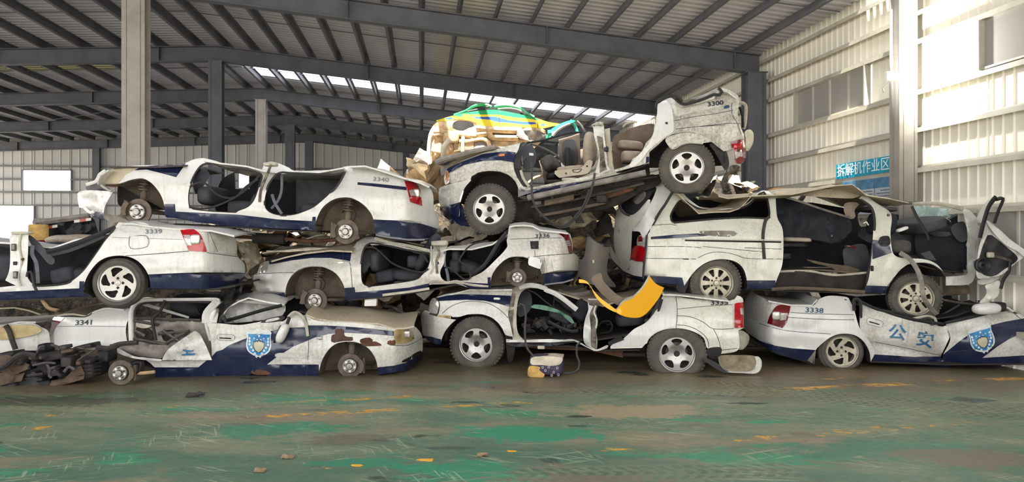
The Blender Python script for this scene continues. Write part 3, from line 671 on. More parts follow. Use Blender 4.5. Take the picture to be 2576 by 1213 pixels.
def hub(car, px, py, R, d=.05, cal=180, parent=None, strut=True, studs=5, dirt='well_tan'):
    """bare brake disc with hub, studs, caliper and strut; cal = angle of the caliper"""
    ax = -car.n; x = car.e; y = UP; o = car.at(px, py, d); b = MB()
    lathe(b, [(R*.5, -.035), (R, -.03), (R, -.012), (R*.985, -.008), (R*.62, -.008), (R*.6, .004), (R*.57, .022), (0, .024)], 'rotor', o, ax, x, y, 40)
    t = b.build('brake_disc', parent or car.root, True, math.radians(35)); b = MB()
    lathe(b, [(R*.60, .018), (R*.55, .030), (R*.30, .032), (R*.26, .04), (R*.22, .058), (0, .060)], 'hub', o, ax, x, y, 26)
    for k in range(studs):
        a = 2*PI*k/studs+.4; lathe(b, [(0, .062), (.008, .062), (.009, .03)], 'rotor', o+(x*math.cos(a)+y*math.sin(a))*R*.42, ax, x, y, 8)
        lathe(b, [(0, .0345), (R*.09, .034), (R*.10, .03)], 'foam', o+(x*math.cos(a+.62)+y*math.sin(a+.62))*R*.42, ax, x, y, 8)
    b.build('hub', t, True, math.radians(35))
    b = MB(); a0 = math.radians(cal)
    for k in range(7):
        a = a0+(k-3)*.16; u = x*math.cos(a)+y*math.sin(a); w_ = -x*math.sin(a)+y*math.cos(a)
        b.box(o+u*R*.80-w_*R*.09-ax*.07, w_*R*.18, u*R*(.30 if k in (0, 6) else .36), ax*.12, dirt)
    b.box(o+(x*math.cos(a0)+y*math.sin(a0))*R*1.05-(-x*math.sin(a0)+y*math.cos(a0))*R*.6-ax*.04, (-x*math.sin(a0)+y*math.cos(a0))*R*1.2, (x*math.cos(a0)+y*math.sin(a0))*R*.16, ax*.05, dirt)
    b.build('caliper', t)
    if strut:
        b = MB(); up = o+y*R*2.9-ax*.22; b.tube([o-ax*.10, o+y*R*.9-ax*.14, o+y*R*1.5-ax*.17], [.05, .04, .045], dirt, 8); b.tube([o+y*R*1.3-ax*.16, up], [.032, .03], dirt, 8)
        pts = [o+y*R*(1.7+1.1*i/40)-ax*(.16+.06*i/40)+(x*math.cos(i*.8)+ax*math.sin(i*.8))*.06 for i in range(41)]; b.tube(pts, .010, dirt, 5)
        b.tube([o-ax*.1, o-ax*.35+x*.25-y*.02, o-ax*.6+x*.32], .022, dirt, 6); b.tube([o-ax*.1-y*.05, o-ax*.4-x*.2-y*.06, o-ax*.7-x*.25-y*.04], .026, dirt, 6); b.tube([o-ax*.12+y*.03, o-ax*.5+y*.02, o-ax*.9], .024, dirt, 6)
        b.tube(sm([tuple(o+y*R*.5-ax*.05+x*.05), tuple(o+y*R*1.4+x*.12-ax*.05), tuple(o+y*R*2-ax*.1+x*.03), tuple(o+y*R*1.6-ax*.3-x*.1)], False, .03), .008, 'black', 5)
        b.build('suspension', t, True, math.radians(50))
    return t
def crest(car, cx, cy, w, h, rot=0., faded=0.):
    """shield badge with star field, wreath and inner shield"""
    ra = math.radians(rot)
    def T(pts): return [(cx+x*w/2*math.cos(ra)-y*h/2*math.sin(ra), cy+x*w/2*math.sin(ra)+y*h/2*math.cos(ra)) for x, y in pts]
    half = [(0, -1.02), (.30, -.88), (.55, -.90), (.80, -.86), (1.0, -.72), (.93, -.45), (.98, -.1), (1.0, .25), (.86, .62), (.5, .86), (0, 1.0)]
    full = half+[(-x, y) for x, y in reversed(half[1:-1])]
    bd = car.panel('crest', sm(T(full), True, 5), mats=('crest_white',), thick=.003, off=-.004, step=9)
    inn = [(x*.90, y*.90 if y > -.5 else -.58) for x, y in half[2:]]; inn = [(0, -.60)]+inn; inn = inn+[(-x, y) for x, y in reversed(inn[1:-1])]
    car.panel('blue_field', T(inn), mats=('crest_blue',), thick=.003, off=-.007, step=9, parent=bd)
    city = [(-.52, .05), (-.38, -.06), (-.3, .02), (-.2, -.12), (-.08, -.02), (0, -.14), (.1, -.02), (.2, -.12), (.32, .02), (.4, -.06), (.52, .05), (.5, .3), (.3, .55), (0, .72), (-.3, .55), (-.5, .3)]
    car.panel('inner_shield', T(city), mats=('crest_gold',), thick=.003, off=-.010, step=9, parent=bd)
    for s_ in (-1, 1):
        for k in range(7):
            a = math.radians(100+22*k) if s_ < 0 else math.radians(80-22*k); x, y = .74*math.cos(a), .1-.74*math.sin(a)+.04; x = s_*(.70+.05*math.sin(k)) if k < 4 else x; y = -.28+.21*k
            x = s_*(.74-.0*k) if k < 3 else s_*(.74-.15*(k-2)); lf = [(x-.11, y), (x, y-.11), (x+.11, y), (x, y+.11)]
            car.panel('wreath_leaf', T(lf), mats=('crest_white',), thick=.002, off=-.010, step=30, parent=bd)
    for x, y, r in ((0, -.46, .13), (-.38, -.28, .09), (-.14, -.2, .08), (.16, -.2, .08), (.38, -.28, .09)):
        st = [(x+r*(1 if i % 2 == 0 else .4)*math.sin(PI*i/5), y-r*(1 if i % 2 == 0 else .4)*math.cos(PI*i/5)) for i in range(10)]
        car.panel('star', T(st), mats=('crest_white',), thick=.002, off=-.010, step=40, parent=bd)
    ow = [(x*1.0, y) for x, y in ((0, -.14), (.42, -.02), (.46, .25), (.28, .55), (0, .72), (-.28, .55), (-.46, .25), (-.42, -.02))]
    b = MB(); b.tube([car.at(px, py, car.dep(px, py)-.011) for px, py in T(ow+ow[:1])], .005, 'ink_dark', 4); b.build('inner_outline', bd)
    return bd
def seat(car, px, py, s_, d0, d1, mat='seat_grey', face=1, recline=14., head=True, base='cabin_grey', parent=None):
    """front seat: px, py = cushion centre, s_ = pixels per metre, face = 1 looks right on the picture"""
    f = -face; b = car.pad('seat', px, py, .52*s_, .17*s_, d0, d1, mat, rot=-6*face, ex=3.4)
    car.pad('backrest', px+f*.27*s_, py-.36*s_, .17*s_, .66*s_, d0+.02, d1-.02, mat, rot=-recline*face, ex=3, parent=b)
    if head: car.pad('headrest', px+f*(.27+.16)*s_, py-.76*s_, .10*s_, .20*s_, d0+.12, d1-.12, mat, rot=-recline*face, parent=b)
    car.pad('seat_base', px, py+.12*s_, .46*s_, .10*s_, d0+.03, d1-.03, base, ex=6, parent=b)
    return b
def steering(car, px, py, d, s_, face=1, parent=None):
    b = MB(); o = car.tr(px, py, d); ax = (car.e*-face*.85+UP*.5).normalized(); x = car.n; y = ax.cross(x).normalized(); r = .185
    b.tube([o+(x*math.cos(a*PI/12)+y*math.sin(a*PI/12))*r for a in range(25)], .014, 'black', 6, False)
    for a in (0, 2.1, 4.2): b.tube([o-ax*.02, o+(x*math.cos(a)+y*math.sin(a))*r], .014, 'black', 5)
    b.tube([o+ax*.02, o-ax*.4], .03, 'black', 6); return b.build('steering_wheel', parent or car.root, True, math.radians(50))
ZP, ZQ, ZR, ZS, ZT, ZU, ZV, ZW = zm(1080, 540, 6.065), zm(1280, 300, 5.5125), zm(1280, 700, 6.065), zm(1050, 250, 6.065), zm(560, 580, 6.065), zm(900, 380, 5.054), zm(1380, 500, 5.5125), zm(0, 520, 6.065)
def seam(car, pts, r=.0035, mat='ink_dark', parent=None, off=-.002):
    q = sm(pts, False, 8); b = MB(); b.tube([car.at(x, y, car.dep(x, y)+off) for x, y in q], r, mat, 4); return b.build('panel_gap', parent or car.root)
def handle(car, cx, cy, w, h, rot, mat='white', parent=None):
    """recessed door handle"""
    ra = math.radians(rot); T = lambda x, y: (cx+x*math.cos(ra)-y*math.sin(ra), cy+x*math.sin(ra)+y*math.cos(ra))
    ring = sm([T(-w/2, -h*.3), T(-w*.4, -h/2), T(w*.4, -h/2), T(w/2, -h*.3), T(w/2, h*.3), T(w*.4, h/2), T(-w*.4, h/2), T(-w/2, h*.3)], True, 3)
    o = car.panel('door_handle', ring, mats=(mat,), thick=.012, off=-.012, step=20, parent=parent)
    b = MB(); b.tube([car.at(x, y, car.dep(x, y)-.002) for x, y in ring+ring[:1]], .004, 'ink_dark', 4); b.tube([car.at(*T(x*w, h*.12), car.dep(cx, cy)-.013) for x in (-.36, 0, .3)], .008, 'trim_black', 5); b.build('handle_recess', o); return o
def dirt(car, name, pts, mat, off=-.0025, parent=None, step=10.):
    return car.panel(name, sm(pts, True, 5), mats=(mat,), thick=.0015, off=off, step=step, parent=parent)
plain('green_strip', (104, 146, 122), .6, 0, .3, 10)
# ================================================================ top left sedan, number 3340
def gap(line, d): return [(x, y+d) for x, y in line]
C = Car('sedan', 'wrecked white and navy police sedan numbered 3340, on top of the left stack', 640, 560, 9.5, 1.5)
C.shape((250, 445, 1090, 500), (250, 545, 1090, 600), ends=((1012, 1104, .95), (330, 230, .35)), flares=((865, 575, 74), (350, 522, 70))); C.rough(0.012)
top = ZA(795, 250, 800, 185, 830, 150, 930, 122, 1060, 110, 1200, 107, 1330, 104, 1410, 92, 1470, 66, 1545, 54, 1640, 74, 1730, 104)+ZB(60, 118, 180, 140, 192, 110, 235, 82, 300, 92, 390, 130, 425, 150, 580, 150, 745, 141, 790, 126, 835, 114, 950, 118, 1050, 138, 1180, 188, 1280, 222, 1380, 240, 1450, 268, 1484, 330, 1490, 430, 1505, 470, 1526, 520, 1522, 590, 1490, 648, 1420, 668, 1300, 668, 1160, 652, 1042, 632)
archR = ZB(1042, 632, 1036, 560, 1018, 490, 975, 430, 920, 385, 860, 358, 800, 354, 740, 364, 680, 396, 632, 445, 600, 510, 586, 560, 584, 606)
archF = ZA(1336, 512, 1262, 500, 1256, 430, 1238, 360, 1206, 302, 1160, 248, 1110, 216, 1070, 208, 1000, 220, 940, 240, 890, 250, 795, 250)
sillb = ZB(584, 606, 300, 592, 0, 578)+ZA(1500, 545)
out = sm(top[:-1], False, 6)+sm(archR, False, 6)+sillb+sm(archF, False, 6)[:-1]
doorF = sm(ZA(1442, 425, 1436, 330, 1458, 240, 1500, 155, 1548, 104, 1620, 98, 1720, 128)+ZB(60, 150, 172, 176, 166, 240, 128, 360, 78, 425, 0, 458)+ZA(1800, 472, 1600, 462, 1470, 446), True, 6)
doorR = sm(ZB(198, 410, 204, 340, 232, 255, 280, 190, 325, 164, 400, 168, 550, 174, 720, 182, 812, 162, 812, 162, 764, 250, 692, 330, 612, 402, 556, 440, 440, 484, 340, 494, 260, 480, 214, 450), True, 6)
nav1 = ZA(1255, 404, 1335, 404, 1340, 462, 1820, 486)+ZB(300, 522, 560, 535, 565, 502, 590, 502, 590, 640, 0, 640)+ZA(1250, 560)
nav2 = ZB(1020, 522, 1200, 530, 1400, 556, 1530, 596, 1540, 720, 1020, 720)
nav3 = ZB(908, 238, 1042, 248, 1280, 274, 1284, 300, 1042, 272, 908, 258)
nav4 = ZA(985, 132, 1200, 108, 1340, 104, 1420, 92, 1345, 200, 1240, 172, 1120, 142, 985, 150)
burn = ZA(790, 256, 800, 150, 930, 118, 1080, 120, 960, 180, 900, 250)
body = C.panel('body_side', out, (doorF, doorR), [(nav1, 1), (nav2, 1), (nav3, 1), (nav4, 1), (burn, 2)], ('white', 'navy', 'dusty'), thick=.035, back='jamb')
C.panel('front_bumper', sm(ZA(590, 330, 600, 312, 652, 300, 760, 302, 862, 312, 862, 312, 826, 372, 796, 440, 786, 528, 786, 528, 700, 494, 640, 436, 606, 432, 594, 380), True, 6), (), [(ZA(640, 425, 720, 462, 800, 470, 800, 560, 600, 500), 1)], ('white_dirty', 'navy'), off=-.05, wob=.08)
C.panel('fuel_flap', sm(ZB(930, 250, 1035, 256, 1040, 300, 1030, 314, 950, 306, 926, 296), True, 5), (), [(nav3, 1)], ('white', 'navy'), thick=.006, off=-.006)
C.text('3340', *ZB(1086, 218)[0], 10, 'ink', 4, 'number', sx=1.5)
tl = C.panel('tail_lamp', sm(ZB(1266, 228, 1330, 236, 1366, 256, 1392, 320, 1402, 418, 1402, 418, 1312, 388, 1312, 388, 1290, 300, 1266, 228), True, 5), (), (), ('lamp_red',), thick=.02, off=-.018, step=8)
C.panel('lamp_band', ZB(1300, 300, 1340, 290, 1392, 320, 1396, 352, 1312, 340), mats=('lamp_clear',), thick=.006, off=-.024, parent=tl); C.pad('lamp_lens', *ZB(1358, 322)[0], 15, 22, C.dep(1048, 486)-.05, C.dep(1048, 486)+.0, 'lamp_clear', parent=tl, lock=True)
C.loft('trunk_lid', ZB(835, 116, 960, 118, 1080, 142, 1260, 215, 1380, 240, 1450, 268), .04, 1.6, 'white_silver', crown=.05, wob=.04)
# cabin
ca = ZA(1340, 200, 1480, 80, 1640, 80)+ZB(180, 140, 300, 100, 430, 160, 830, 120, 700, 360, 560, 480)+ZA(1400, 480)
win = [[(486, 410), (530, 408), (532, 456), (488, 456)]]
C.wall('far_side', sm(ca, True, 12), 1.5, 'cabin', win)
C.loft('floor_pan', ZA(1340, 500)+ZB(0, 520, 300, 540, 590, 560), .04, 1.56, 'under', n=4); C.loft('under_tray', ZA(1250, 545)+ZB(0, 580, 300, 594, 590, 608), .05, 1.56, 'under', n=4, wob=.03)
C.loft('roof_skin', ZA(1560, 70, 1700, 100)+ZB(60, 130, 190, 150, 330, 160, 600, 152, 800, 126), .02, 1.58, 'white_silver', wob=.09)
C.wall('rear_bulkhead', ZB(300, 170, 720, 180, 800, 180, 700, 330, 560, 440, 440, 484, 300, 480), .9, 'cabin_grey', wob=.1)
C.pad('rear_seat', *ZB(520, 440)[0], 60, 34, .15, 1.4, 'seat_grey'); C.pad('front_seat', *ZB(-40, 430)[0], 70, 40, .2, .7, 'seat_grey'); C.pad('front_backrest', *ZB(70, 400)[0], 24, 62, .2, .7, 'seat_grey', rot=20)
C.pad('dashboard', *ZA(1510, 330)[0], 44, 50, .15, 1.0, 'cabin_grey', ex=4); C.panel('mirror_panel', sm(ZA(1470, 240, 1500, 165, 1556, 130, 1600, 180, 1570, 240, 1500, 330), True, 6), mats=('cabin_grey',), off=.5)
C.tube('door_seal', doorF+doorF[:1], .012, 'rubber', .03, curve=False); C.tube('door_seal', doorR+doorR[:1], .014, 'rubber', .02, curve=False)
C.tube('hanging_seal', ZA(1450, 275, 1500, 245, 1570, 250, 1640, 320, 1720, 356, 1800, 350)+ZB(60, 270, 150, 215), .014, 'rubber', .0); C.tube('hanging_seal', ZA(1445, 430, 1560, 440, 1700, 400)+ZB(20, 325, 110, 240, 165, 180), .013, 'rubber', .0)
C.tube('seat_belt', ZB(330, 180, 328, 300, 300, 380, 250, 440), .02, 'belt', .12, flat=.25); C.tube('seat_belt', ZB(255, 330, 280, 400, 330, 480), .022, 'belt', .1, flat=.3)
C.pad('torn_pillar', *ZB(236, 100)[0], 34, 10, -.02, .14, 'jamb'); C.tube('pillar_seam', ZB(250, 100, 210, 200, 170, 300, 160, 390), .016, 'scorch', -.01)
# wheel houses, discs
C.arch('wheel_house', archR, .42, 'well_tan'); C.arch('wheel_house', archF[1:], .42, 'under_dirt')
hub(C, 347, 533, .165, .03, 165, dirt='under_dirt'); hub(C, 870, 583, .158, .03, 175)
b = MB(); b.tube(sm([tuple(C.tr(*p, .5)) for p in ZB(-260, 640, 0, 660, 90, 668, 280, 672, 500, 690, 740, 672)], False, .1), .025, 'rust', 8); b.tube([C.tr(*p, .5) for p in ZB(20, 664, 270, 674)], .07, 'under', 12); b.build('exhaust', C.root, True, math.radians(50))
C.loft('bonnet', ZA(810, 110, 950, 108, 1200, 100, 1380, 92), .1, 1.5, 'scrap_dark', wob=.05); C.loft('wing_edge', ZA(740, 230, 770, 175, 830, 142), .0, 1.4, 'white_dirty', wob=.05)
C.pad('engine_bay', *ZA(860, 320)[0], 90, 70, .45, 1.4, 'under', ex=5)
C.loft('rear_underside', ZB(1042, 634, 1160, 654, 1300, 670, 1420, 668), .05, 1.5, 'navy', wob=.02)
C.panel('nose_panel', sm(ZA(655, 268, 700, 236, 740, 226, 762, 182, 802, 150, 800, 250, 850, 300, 780, 306, 670, 300), True, 5), mats=('trim_black',), off=.12, wob=.06); C.tube('nose_edge', ZA(660, 256, 735, 230, 760, 182, 805, 150), .022, 'white', .0); C.tube('lamp_bracket', ZA(770, 262, 830, 300, 850, 306), .014, 'jamb', -.02); C.panel('slam_panel', sm(ZA(800, 250, 900, 255, 900, 275, 830, 272), True, 5), mats=('rust',), off=.05)
C.tube('bumper_tail', ZA(645, 432, 690, 470, 720, 462), .02, 'foam', -.04)
# ================================================================ left sedan, number 3339
C = Car('sedan', 'white police sedan numbered 3339, its rear half in the picture at the left edge', 295, 713, 8.6, 7)
C.shape((0, 590, 600, 590), (0, 740, 600, 720), ends=((500, 617, .95), ), flares=((300, 712, 84),)); C.rough(0.008)
out = sm(ZA(-1500, 1060, 0, 1040, 40, 988, 72, 900, 78, 760, 74, 655, 95, 626, 160, 614, 214, 626, 214, 626, 214, 760, 206, 930, 222, 985, 250, 1015, 300, 1030, 480, 1015, 560, 985, 640, 915, 700, 835, 760, 750, 800, 690, 850, 630, 880, 580, 905, 545, 905, 545, 1000, 544, 1100, 548, 1160, 574, 1230, 580, 1380, 590, 1560, 600, 1700, 618, 1780, 645, 1808, 720, 1812, 800, 1865, 860, 1870, 930, 1850, 985, 1780, 1025, 1600, 1052, 1440, 1052, 1150, 1048), False, 6)
arR = ZA(1150, 1048, 1136, 960, 1100, 890, 1046, 836, 980, 806, 900, 798, 820, 810, 756, 842, 704, 896, 666, 956, 646, 1010, 640, 1080, 690, 1108)
out = out[:-1]+sm(arR, False, 6)+ZA(300, 1128, 0, 1136, -1500, 1150)
nav = [ZA(-1520, 1090, 0, 1076, 300, 1062, 604, 1048, 606, 994, 642, 994, 720, 1130, 0, 1180, -1520, 1180), ZA(1126, 942, 1400, 930, 1880, 930, 1880, 1100, 1126, 1100)]
rearp = ZA(1582, 590, 1830, 640, 1826, 800, 1600, 770)
body = C.panel('body_side', out, (), [(nav[0], 1), (nav[1], 1), (rearp, 2)], ('white', 'navy', 'white_dirty'), thick=.05, back='jamb')
C.text('3339', *ZA(1172, 615)[0], 10.5, 'ink', -1, 'number', sx=1.5, bold=.01)
C.panel('fuel_flap', sm(ZA(992, 660, 1000, 650, 1112, 650, 1122, 662, 1122, 722, 1108, 732, 1000, 740, 990, 728), True, 4), mats=('white',), thick=.006, off=-.006); seam(C, ZA(988, 655, 1118, 648, 1124, 728, 995, 742, 988, 655), .003)
tl = C.panel('tail_lamp', sm(ZA(1372, 595, 1372, 595, 1480, 597, 1480, 597, 1530, 640, 1568, 730, 1578, 770, 1578, 770, 1440, 762, 1440, 762), True, 5), mats=('lamp_red',), thick=.02, off=-.018, step=8)
C.panel('lamp_band', ZA(1396, 640, 1450, 640, 1462, 720, 1424, 722), mats=('lamp_clear',), thick=.006, off=-.024, parent=tl); d = C.dep(*ZA(1490, 675)[0]); C.pad('lamp_lens', *ZA(1490, 675)[0], 24, 25, d-.05, d, 'lamp_clear', parent=tl, lock=True)
seam(C, ZA(960, 800, 1200, 784, 1440, 764)); seam(C, ZA(1580, 775, 1700, 792, 1812, 806)); seam(C, ZA(1590, 600, 1640, 720, 1660, 770)); seam(C, ZA(860, 660, 1150, 668, 1390, 676), .002, 'ink')
C.loft('trunk_lid', ZA(905, 546, 1000, 545, 1160, 575, 1400, 592, 1600, 604, 1780, 646), .05, 1.6, 'white_silver', crown=.04, wob=.02)
wheel(C, 295, 712.5, .288, .19, .205, 'swirl5', d=.02, rot=90)
C.arch('wheel_house', arR, .42, 'under')
# cabin
C.wall('far_side', ZA(-1500, 760, 0, 700, 300, 720, 860, 600, 760, 780, 560, 1000, 0, 1040, -1500, 1060), 1.45, 'cabin'); C.loft('floor_pan', ZA(-1500, 1062, 0, 1042, 300, 1032, 640, 1020), .05, 1.5, 'under', n=4); C.loft('under_tray', ZA(-1500, 1150, 0, 1140, 690, 1110), .05, 1.5, 'under', n=4)
C.loft('roof_skin', ZA(-900, 640, 0, 730, 330, 735, 500, 690, 700, 640, 870, 590), .25, 1.5, 'white', wob=.06); C.tube('roof_edge', ZA(360, 770, 500, 735, 700, 660, 880, 585), .03, 'trim_black', .12); C.tube('roof_edge', ZA(380, 785, 560, 740, 800, 640), .04, 'cabin_grey', .16)
C.wall('rear_bulkhead', ZA(330, 780, 860, 610, 790, 720, 640, 900, 560, 980, 300, 1010), .8, 'cabin', wob=.05)
C.pad('rear_seat', *ZA(410, 960)[0], 62, 44, .15, .7, 'seat_grey', rot=-12); C.pad('rear_seat', *ZA(540, 950)[0], 50, 34, .2, 1.3, 'seat_grey', rot=8)
C.panel('pillar_trim', sm(ZA(222, 640, 290, 690, 360, 770, 418, 832, 400, 868, 370, 862, 300, 780, 230, 700), True, 6), mats=('cabin_grey',), off=.12)
C.tube('seat_belt', ZA(250, 720, 245, 790, 275, 850, 285, 930, 290, 1010), .022, 'belt', .1, flat=.3); C.tube('hanging_seal', ZA(206, 960, 212, 930, 232, 920, 248, 960, 262, 1030, 280, 1068), .016, 'rubber', -.03)
for x, y in ((110, 735), (125, 945)):
    h = C.pad('door_hinge', *ZA(x, y)[0], 10, 18, -.04, .04, 'steel', ex=6)
C.pad('door_striker', *ZA(118, 857)[0], 8, 9, -.02, .02, 'black', ex=8); C.tube('pillar_crease', ZA(160, 625, 150, 720, 165, 860, 140, 960, 160, 1030), .012, 'jamb', -.005); C.pad('torn_pillar', *ZA(150, 625)[0], 44, 8, -.02, .12, 'jamb')
C.pad('front_seat', *ZA(-60, 900)[0], 60, 70, .2, .7, 'seat_grey'); C.tube('pillar_grommet', ZA(165, 826, 180, 830), .02, 'rust', -.0)
C.tube('door_seal', ZA(250, 1020, 300, 1030, 480, 1016, 560, 985, 640, 912, 700, 832, 800, 690, 880, 580), .012, 'rubber', .03)
C.loft('rear_underside', ZA(1150, 1050, 1440, 1054, 1600, 1054, 1780, 1028), .1, 1.5, 'under')
# ================================================================ bottom left sedan, number 3341
C = Car('sedan', 'crushed white police sedan numbered 3341 with shield crest and dusty bonnet, bottom left', 640, 940, 9.3, 3)
C.shape((130, 800, 1060, 800), (130, 935, 1060, 935), ends=((985, 1066, .8), (190, 118, .6)), flares=((880, 920, 78),)); C.rough(0.015)
q1 = sm(ZC(440, 590, 436, 540, 440, 480, 455, 430, 475, 370, 490, 350, 490, 350, 620, 346, 760, 345, 800, 322, 850, 292, 915, 270, 960, 265, 1010, 284, 1100, 284, 1165, 272, 1180, 330, 1180, 330, 1140, 400, 1128, 480, 1140, 560, 1160, 580, 1000, 610, 800, 640, 600, 620), True, 6)
C.panel('rear_quarter', q1, (), (), ('white',), thick=.04, back='jamb')
C.panel('tail_lamp', sm(ZC(482, 350, 582, 352, 582, 352, 530, 405, 500, 440, 470, 500, 446, 524, 440, 490, 455, 430), True, 5), mats=('lamp_dark_red',), thick=.015, off=-.012, step=8)
C.text('3341', *ZC(752, 400)[0], 12.5, 'ink_dark', -2, 'number', sx=1.35, bold=.015, shear=.1)
seam(C, ZC(500, 434, 800, 430, 1125, 436), .003, 'ink'); seam(C, ZC(500, 345, 640, 344, 770, 346, 830, 310, 905, 262), .006, 'rubber', off=-.005)
C.loft('trunk_lid', ZC(490, 338, 560, 322, 640, 320, 760, 340), .05, 1.5, 'dusty', crown=.05); C.loft('rear_shelf', ZC(770, 340, 840, 296, 915, 266, 960, 262, 1100, 280), .06, 1.5, 'white_silver', crown=.04, wob=.04)
# front half: front door, wing and bumper
fs = sm(ZC(1870, 412, 1900, 404, 1945, 404)+ZD(0, 408, 150, 420, 300, 398, 420, 372, 540, 388, 600, 332, 652, 304, 705, 330, 742, 332, 742, 332, 842, 378, 1000, 392, 1200, 402, 1400, 424, 1540, 456, 1600, 446, 1690, 436, 1722, 432, 1762, 470, 1790, 520, 1797, 600, 1786, 690, 1742, 762, 1650, 822, 1500, 852, 1396, 870), False, 6)
arF = ZD(1396, 870, 1390, 800, 1378, 740, 1350, 682, 1310, 632, 1252, 592, 1180, 572, 1100, 570, 1030, 584, 970, 622, 922, 682, 888, 750, 868, 826, 858, 882)
fs = fs[:-1]+sm(arF, False, 6)+sm(ZD(858, 882, 700, 880, 520, 876, 420, 886, 380, 850, 330, 836, 280, 842, 240, 868, 0, 882)+ZC(1700, 888, 1390, 896), False, 6)[1:]+ZC(1386, 800, 1350, 764, 1312, 738, 1450, 744, 1900, 736, 1896, 600, 1884, 500)
nav = ZC(1380, 800, 1780, 800, 1850, 742, 1905, 700, 1940, 660)+ZD(0, 642, 60, 600, 210, 540, 430, 476, 560, 446, 740, 440, 762, 424, 900, 424, 1100, 434, 1300, 450, 1545, 478, 1545, 518, 1300, 500, 1100, 490, 950, 502, 830, 532, 760, 562, 640, 612, 560, 662, 480, 712, 400, 775, 862, 775, 870, 900, 0, 910)+ZC(1380, 910)
nav2 = ZD(1380, 802, 1540, 785, 1640, 760, 1740, 702, 1810, 640, 1810, 780, 1500, 880, 1380, 880)
body = C.panel('body_side', fs, (), [(nav, 1), (nav2, 1)], ('white_dirty', 'navy'), thick=.05, back='jamb', step=11)
dirt(C, 'primer_patch', ZD(1010, 452, 1080, 458, 1100, 520, 1168, 530, 1170, 560, 1080, 566, 1000, 580, 975, 570, 980, 510, 1010, 500), 'primer', parent=body)
dirt(C, 'rust_patch', ZD(1230, 560, 1260, 540, 1320, 534, 1350, 556, 1400, 580, 1430, 604, 1320, 612, 1260, 606), 'rust', parent=body); dirt(C, 'rust_patch', ZD(1480, 565, 1545, 555, 1550, 598, 1500, 600, 1476, 590), 'rust', parent=body); dirt(C, 'rust_patch', ZD(250, 840, 300, 824, 400, 834, 430, 862, 300, 868), 'rust', parent=body)
hl = C.panel('headlamp', sm(ZD(1536, 476, 1560, 462, 1620, 450, 1690, 464, 1715, 510, 1718, 545, 1660, 578, 1575, 592, 1548, 560), True, 5), mats=('lamp_yellowed',), thick=.03, off=-.03, step=8)
d = C.dep(*ZD(1640, 510)[0]); C.pad('lamp_bulb', *ZD(1655, 500)[0], 16, 18, d-.06, d, 'lamp_clear', parent=hl, lock=True)
for ln in (ZD(742, 335, 762, 430, 772, 600, 762, 770, 752, 880), ZD(1500, 600, 1620, 606, 1700, 590, 1790, 536), ZD(858, 540, 862, 525, 898, 528, 898, 550, 862, 552), ZC(1905, 702)+ZD(0, 704, 380, 690, 500, 664)): seam(C, ln)
C.panel('side_moulding', sm(ZD(500, 672, 700, 672, 745, 674, 752, 700, 740, 716, 500, 712, 470, 694), True, 4), mats=('white_dirty',), thick=.012, off=-.014); C.pad('side_marker', *ZD(870, 538)[0], 13, 6, C.dep(804, 850)-.015, C.dep(804, 850)+.01, 'lamp_clear', lock=True)
handle(C, *ZC(2027, 533)[0], 43, 14, 3, 'white_dirty'); crest(C, 651, 862, 63, 72, 2)
dirt(C, 'lower_grille', ZD(1610, 742, 1690, 700, 1700, 690, 1680, 740, 1612, 758), 'black', parent=body); dirt(C, 'lower_grille', ZD(1700, 690, 1780, 650, 1770, 690, 1700, 720), 'black', parent=body); dirt(C, 'splitter', ZD(1640, 790, 1740, 740, 1790, 680, 1795, 720, 1740, 780, 1640, 815), 'black', parent=body)
mr = C.pad('door_mirror', *ZD(535, 495)[0], 24, 52, -.22, -.04, 'white', rot=24, lock=True, ex=2.6); C.tube('mirror_arm', ZD(575, 420, 590, 380, 600, 350), .02, 'black', -.1, parent=mr); C.pad('mirror_edge', *ZD(500, 500)[0], 6, 48, -.2, -.05, 'black', rot=22, parent=mr, lock=True)
C.loft('bonnet', ZD(742, 330, 842, 374, 1000, 386, 1200, 398, 1400, 420, 1540, 450, 1640, 440, 1715, 430), .03, 1.5, 'dusty', crown=.10, wob=.03, n=12)
C.loft('cowl', ZD(600, 330, 680, 310, 760, 334), .1, 1.5, 'black', wob=.05)
C.tube('pillar_stub', ZD(590, 350, 640, 306, 700, 330, 745, 400, 765, 520), .02, 'jamb', -.02)
# rear door, skin torn open
fr = ZC(1180, 560, 1176, 420, 1178, 320, 1200, 250, 1240, 212, 1310, 200, 1460, 196, 1700, 194, 1960, 196, 1900, 270, 1860, 330, 1850, 410, 1890, 560)
b = MB(); b.tube([C.at(*p, .02) for p in sm(fr, False, 6)], .032, 'white', 8, True, .7); rd = b.build('rear_door_frame', C.root, True, math.radians(50))
C.tube('window_seal', ZC(1215, 340, 1216, 290, 1260, 240, 1340, 220, 1600, 214, 1880, 216), .014, 'rubber', .01); C.tube('window_post', ZC(1480, 200, 1440, 290, 1370, 360, 1380, 460, 1398, 560), .018, 'rubber', -.02)
dn_ = C.panel('inner_door_panel', ZC(1150, 330, 1200, 345, 1420, 380, 1800, 380, 1850, 400, 1890, 560, 1900, 730, 1500, 720, 1300, 620, 1150, 560), [sm(ZC(1220, 450, 1320, 440, 1400, 520, 1340, 570, 1230, 540), True, 6), sm(ZC(1450, 480, 1560, 470, 1540, 560, 1470, 560), True, 6)], mats=('scrap_grey',), off=.06, wob=.05)
b = MB()
for a, e in (((1200, 380), (1420, 420)), ((1420, 500), (1680, 480)), ((1480, 590), (1700, 470)), ((1460, 470), (1640, 590)), ((1180, 540), (1500, 600)), ((1230, 360), (1800, 378)), ((1520, 380), (1600, 370)), ((1210, 470), (1300, 520))): b.tube([C.at(*p, .03) for p in ZC(*a, *e)], .02, 'steel', 6)
b.build('window_regulator', dn_)
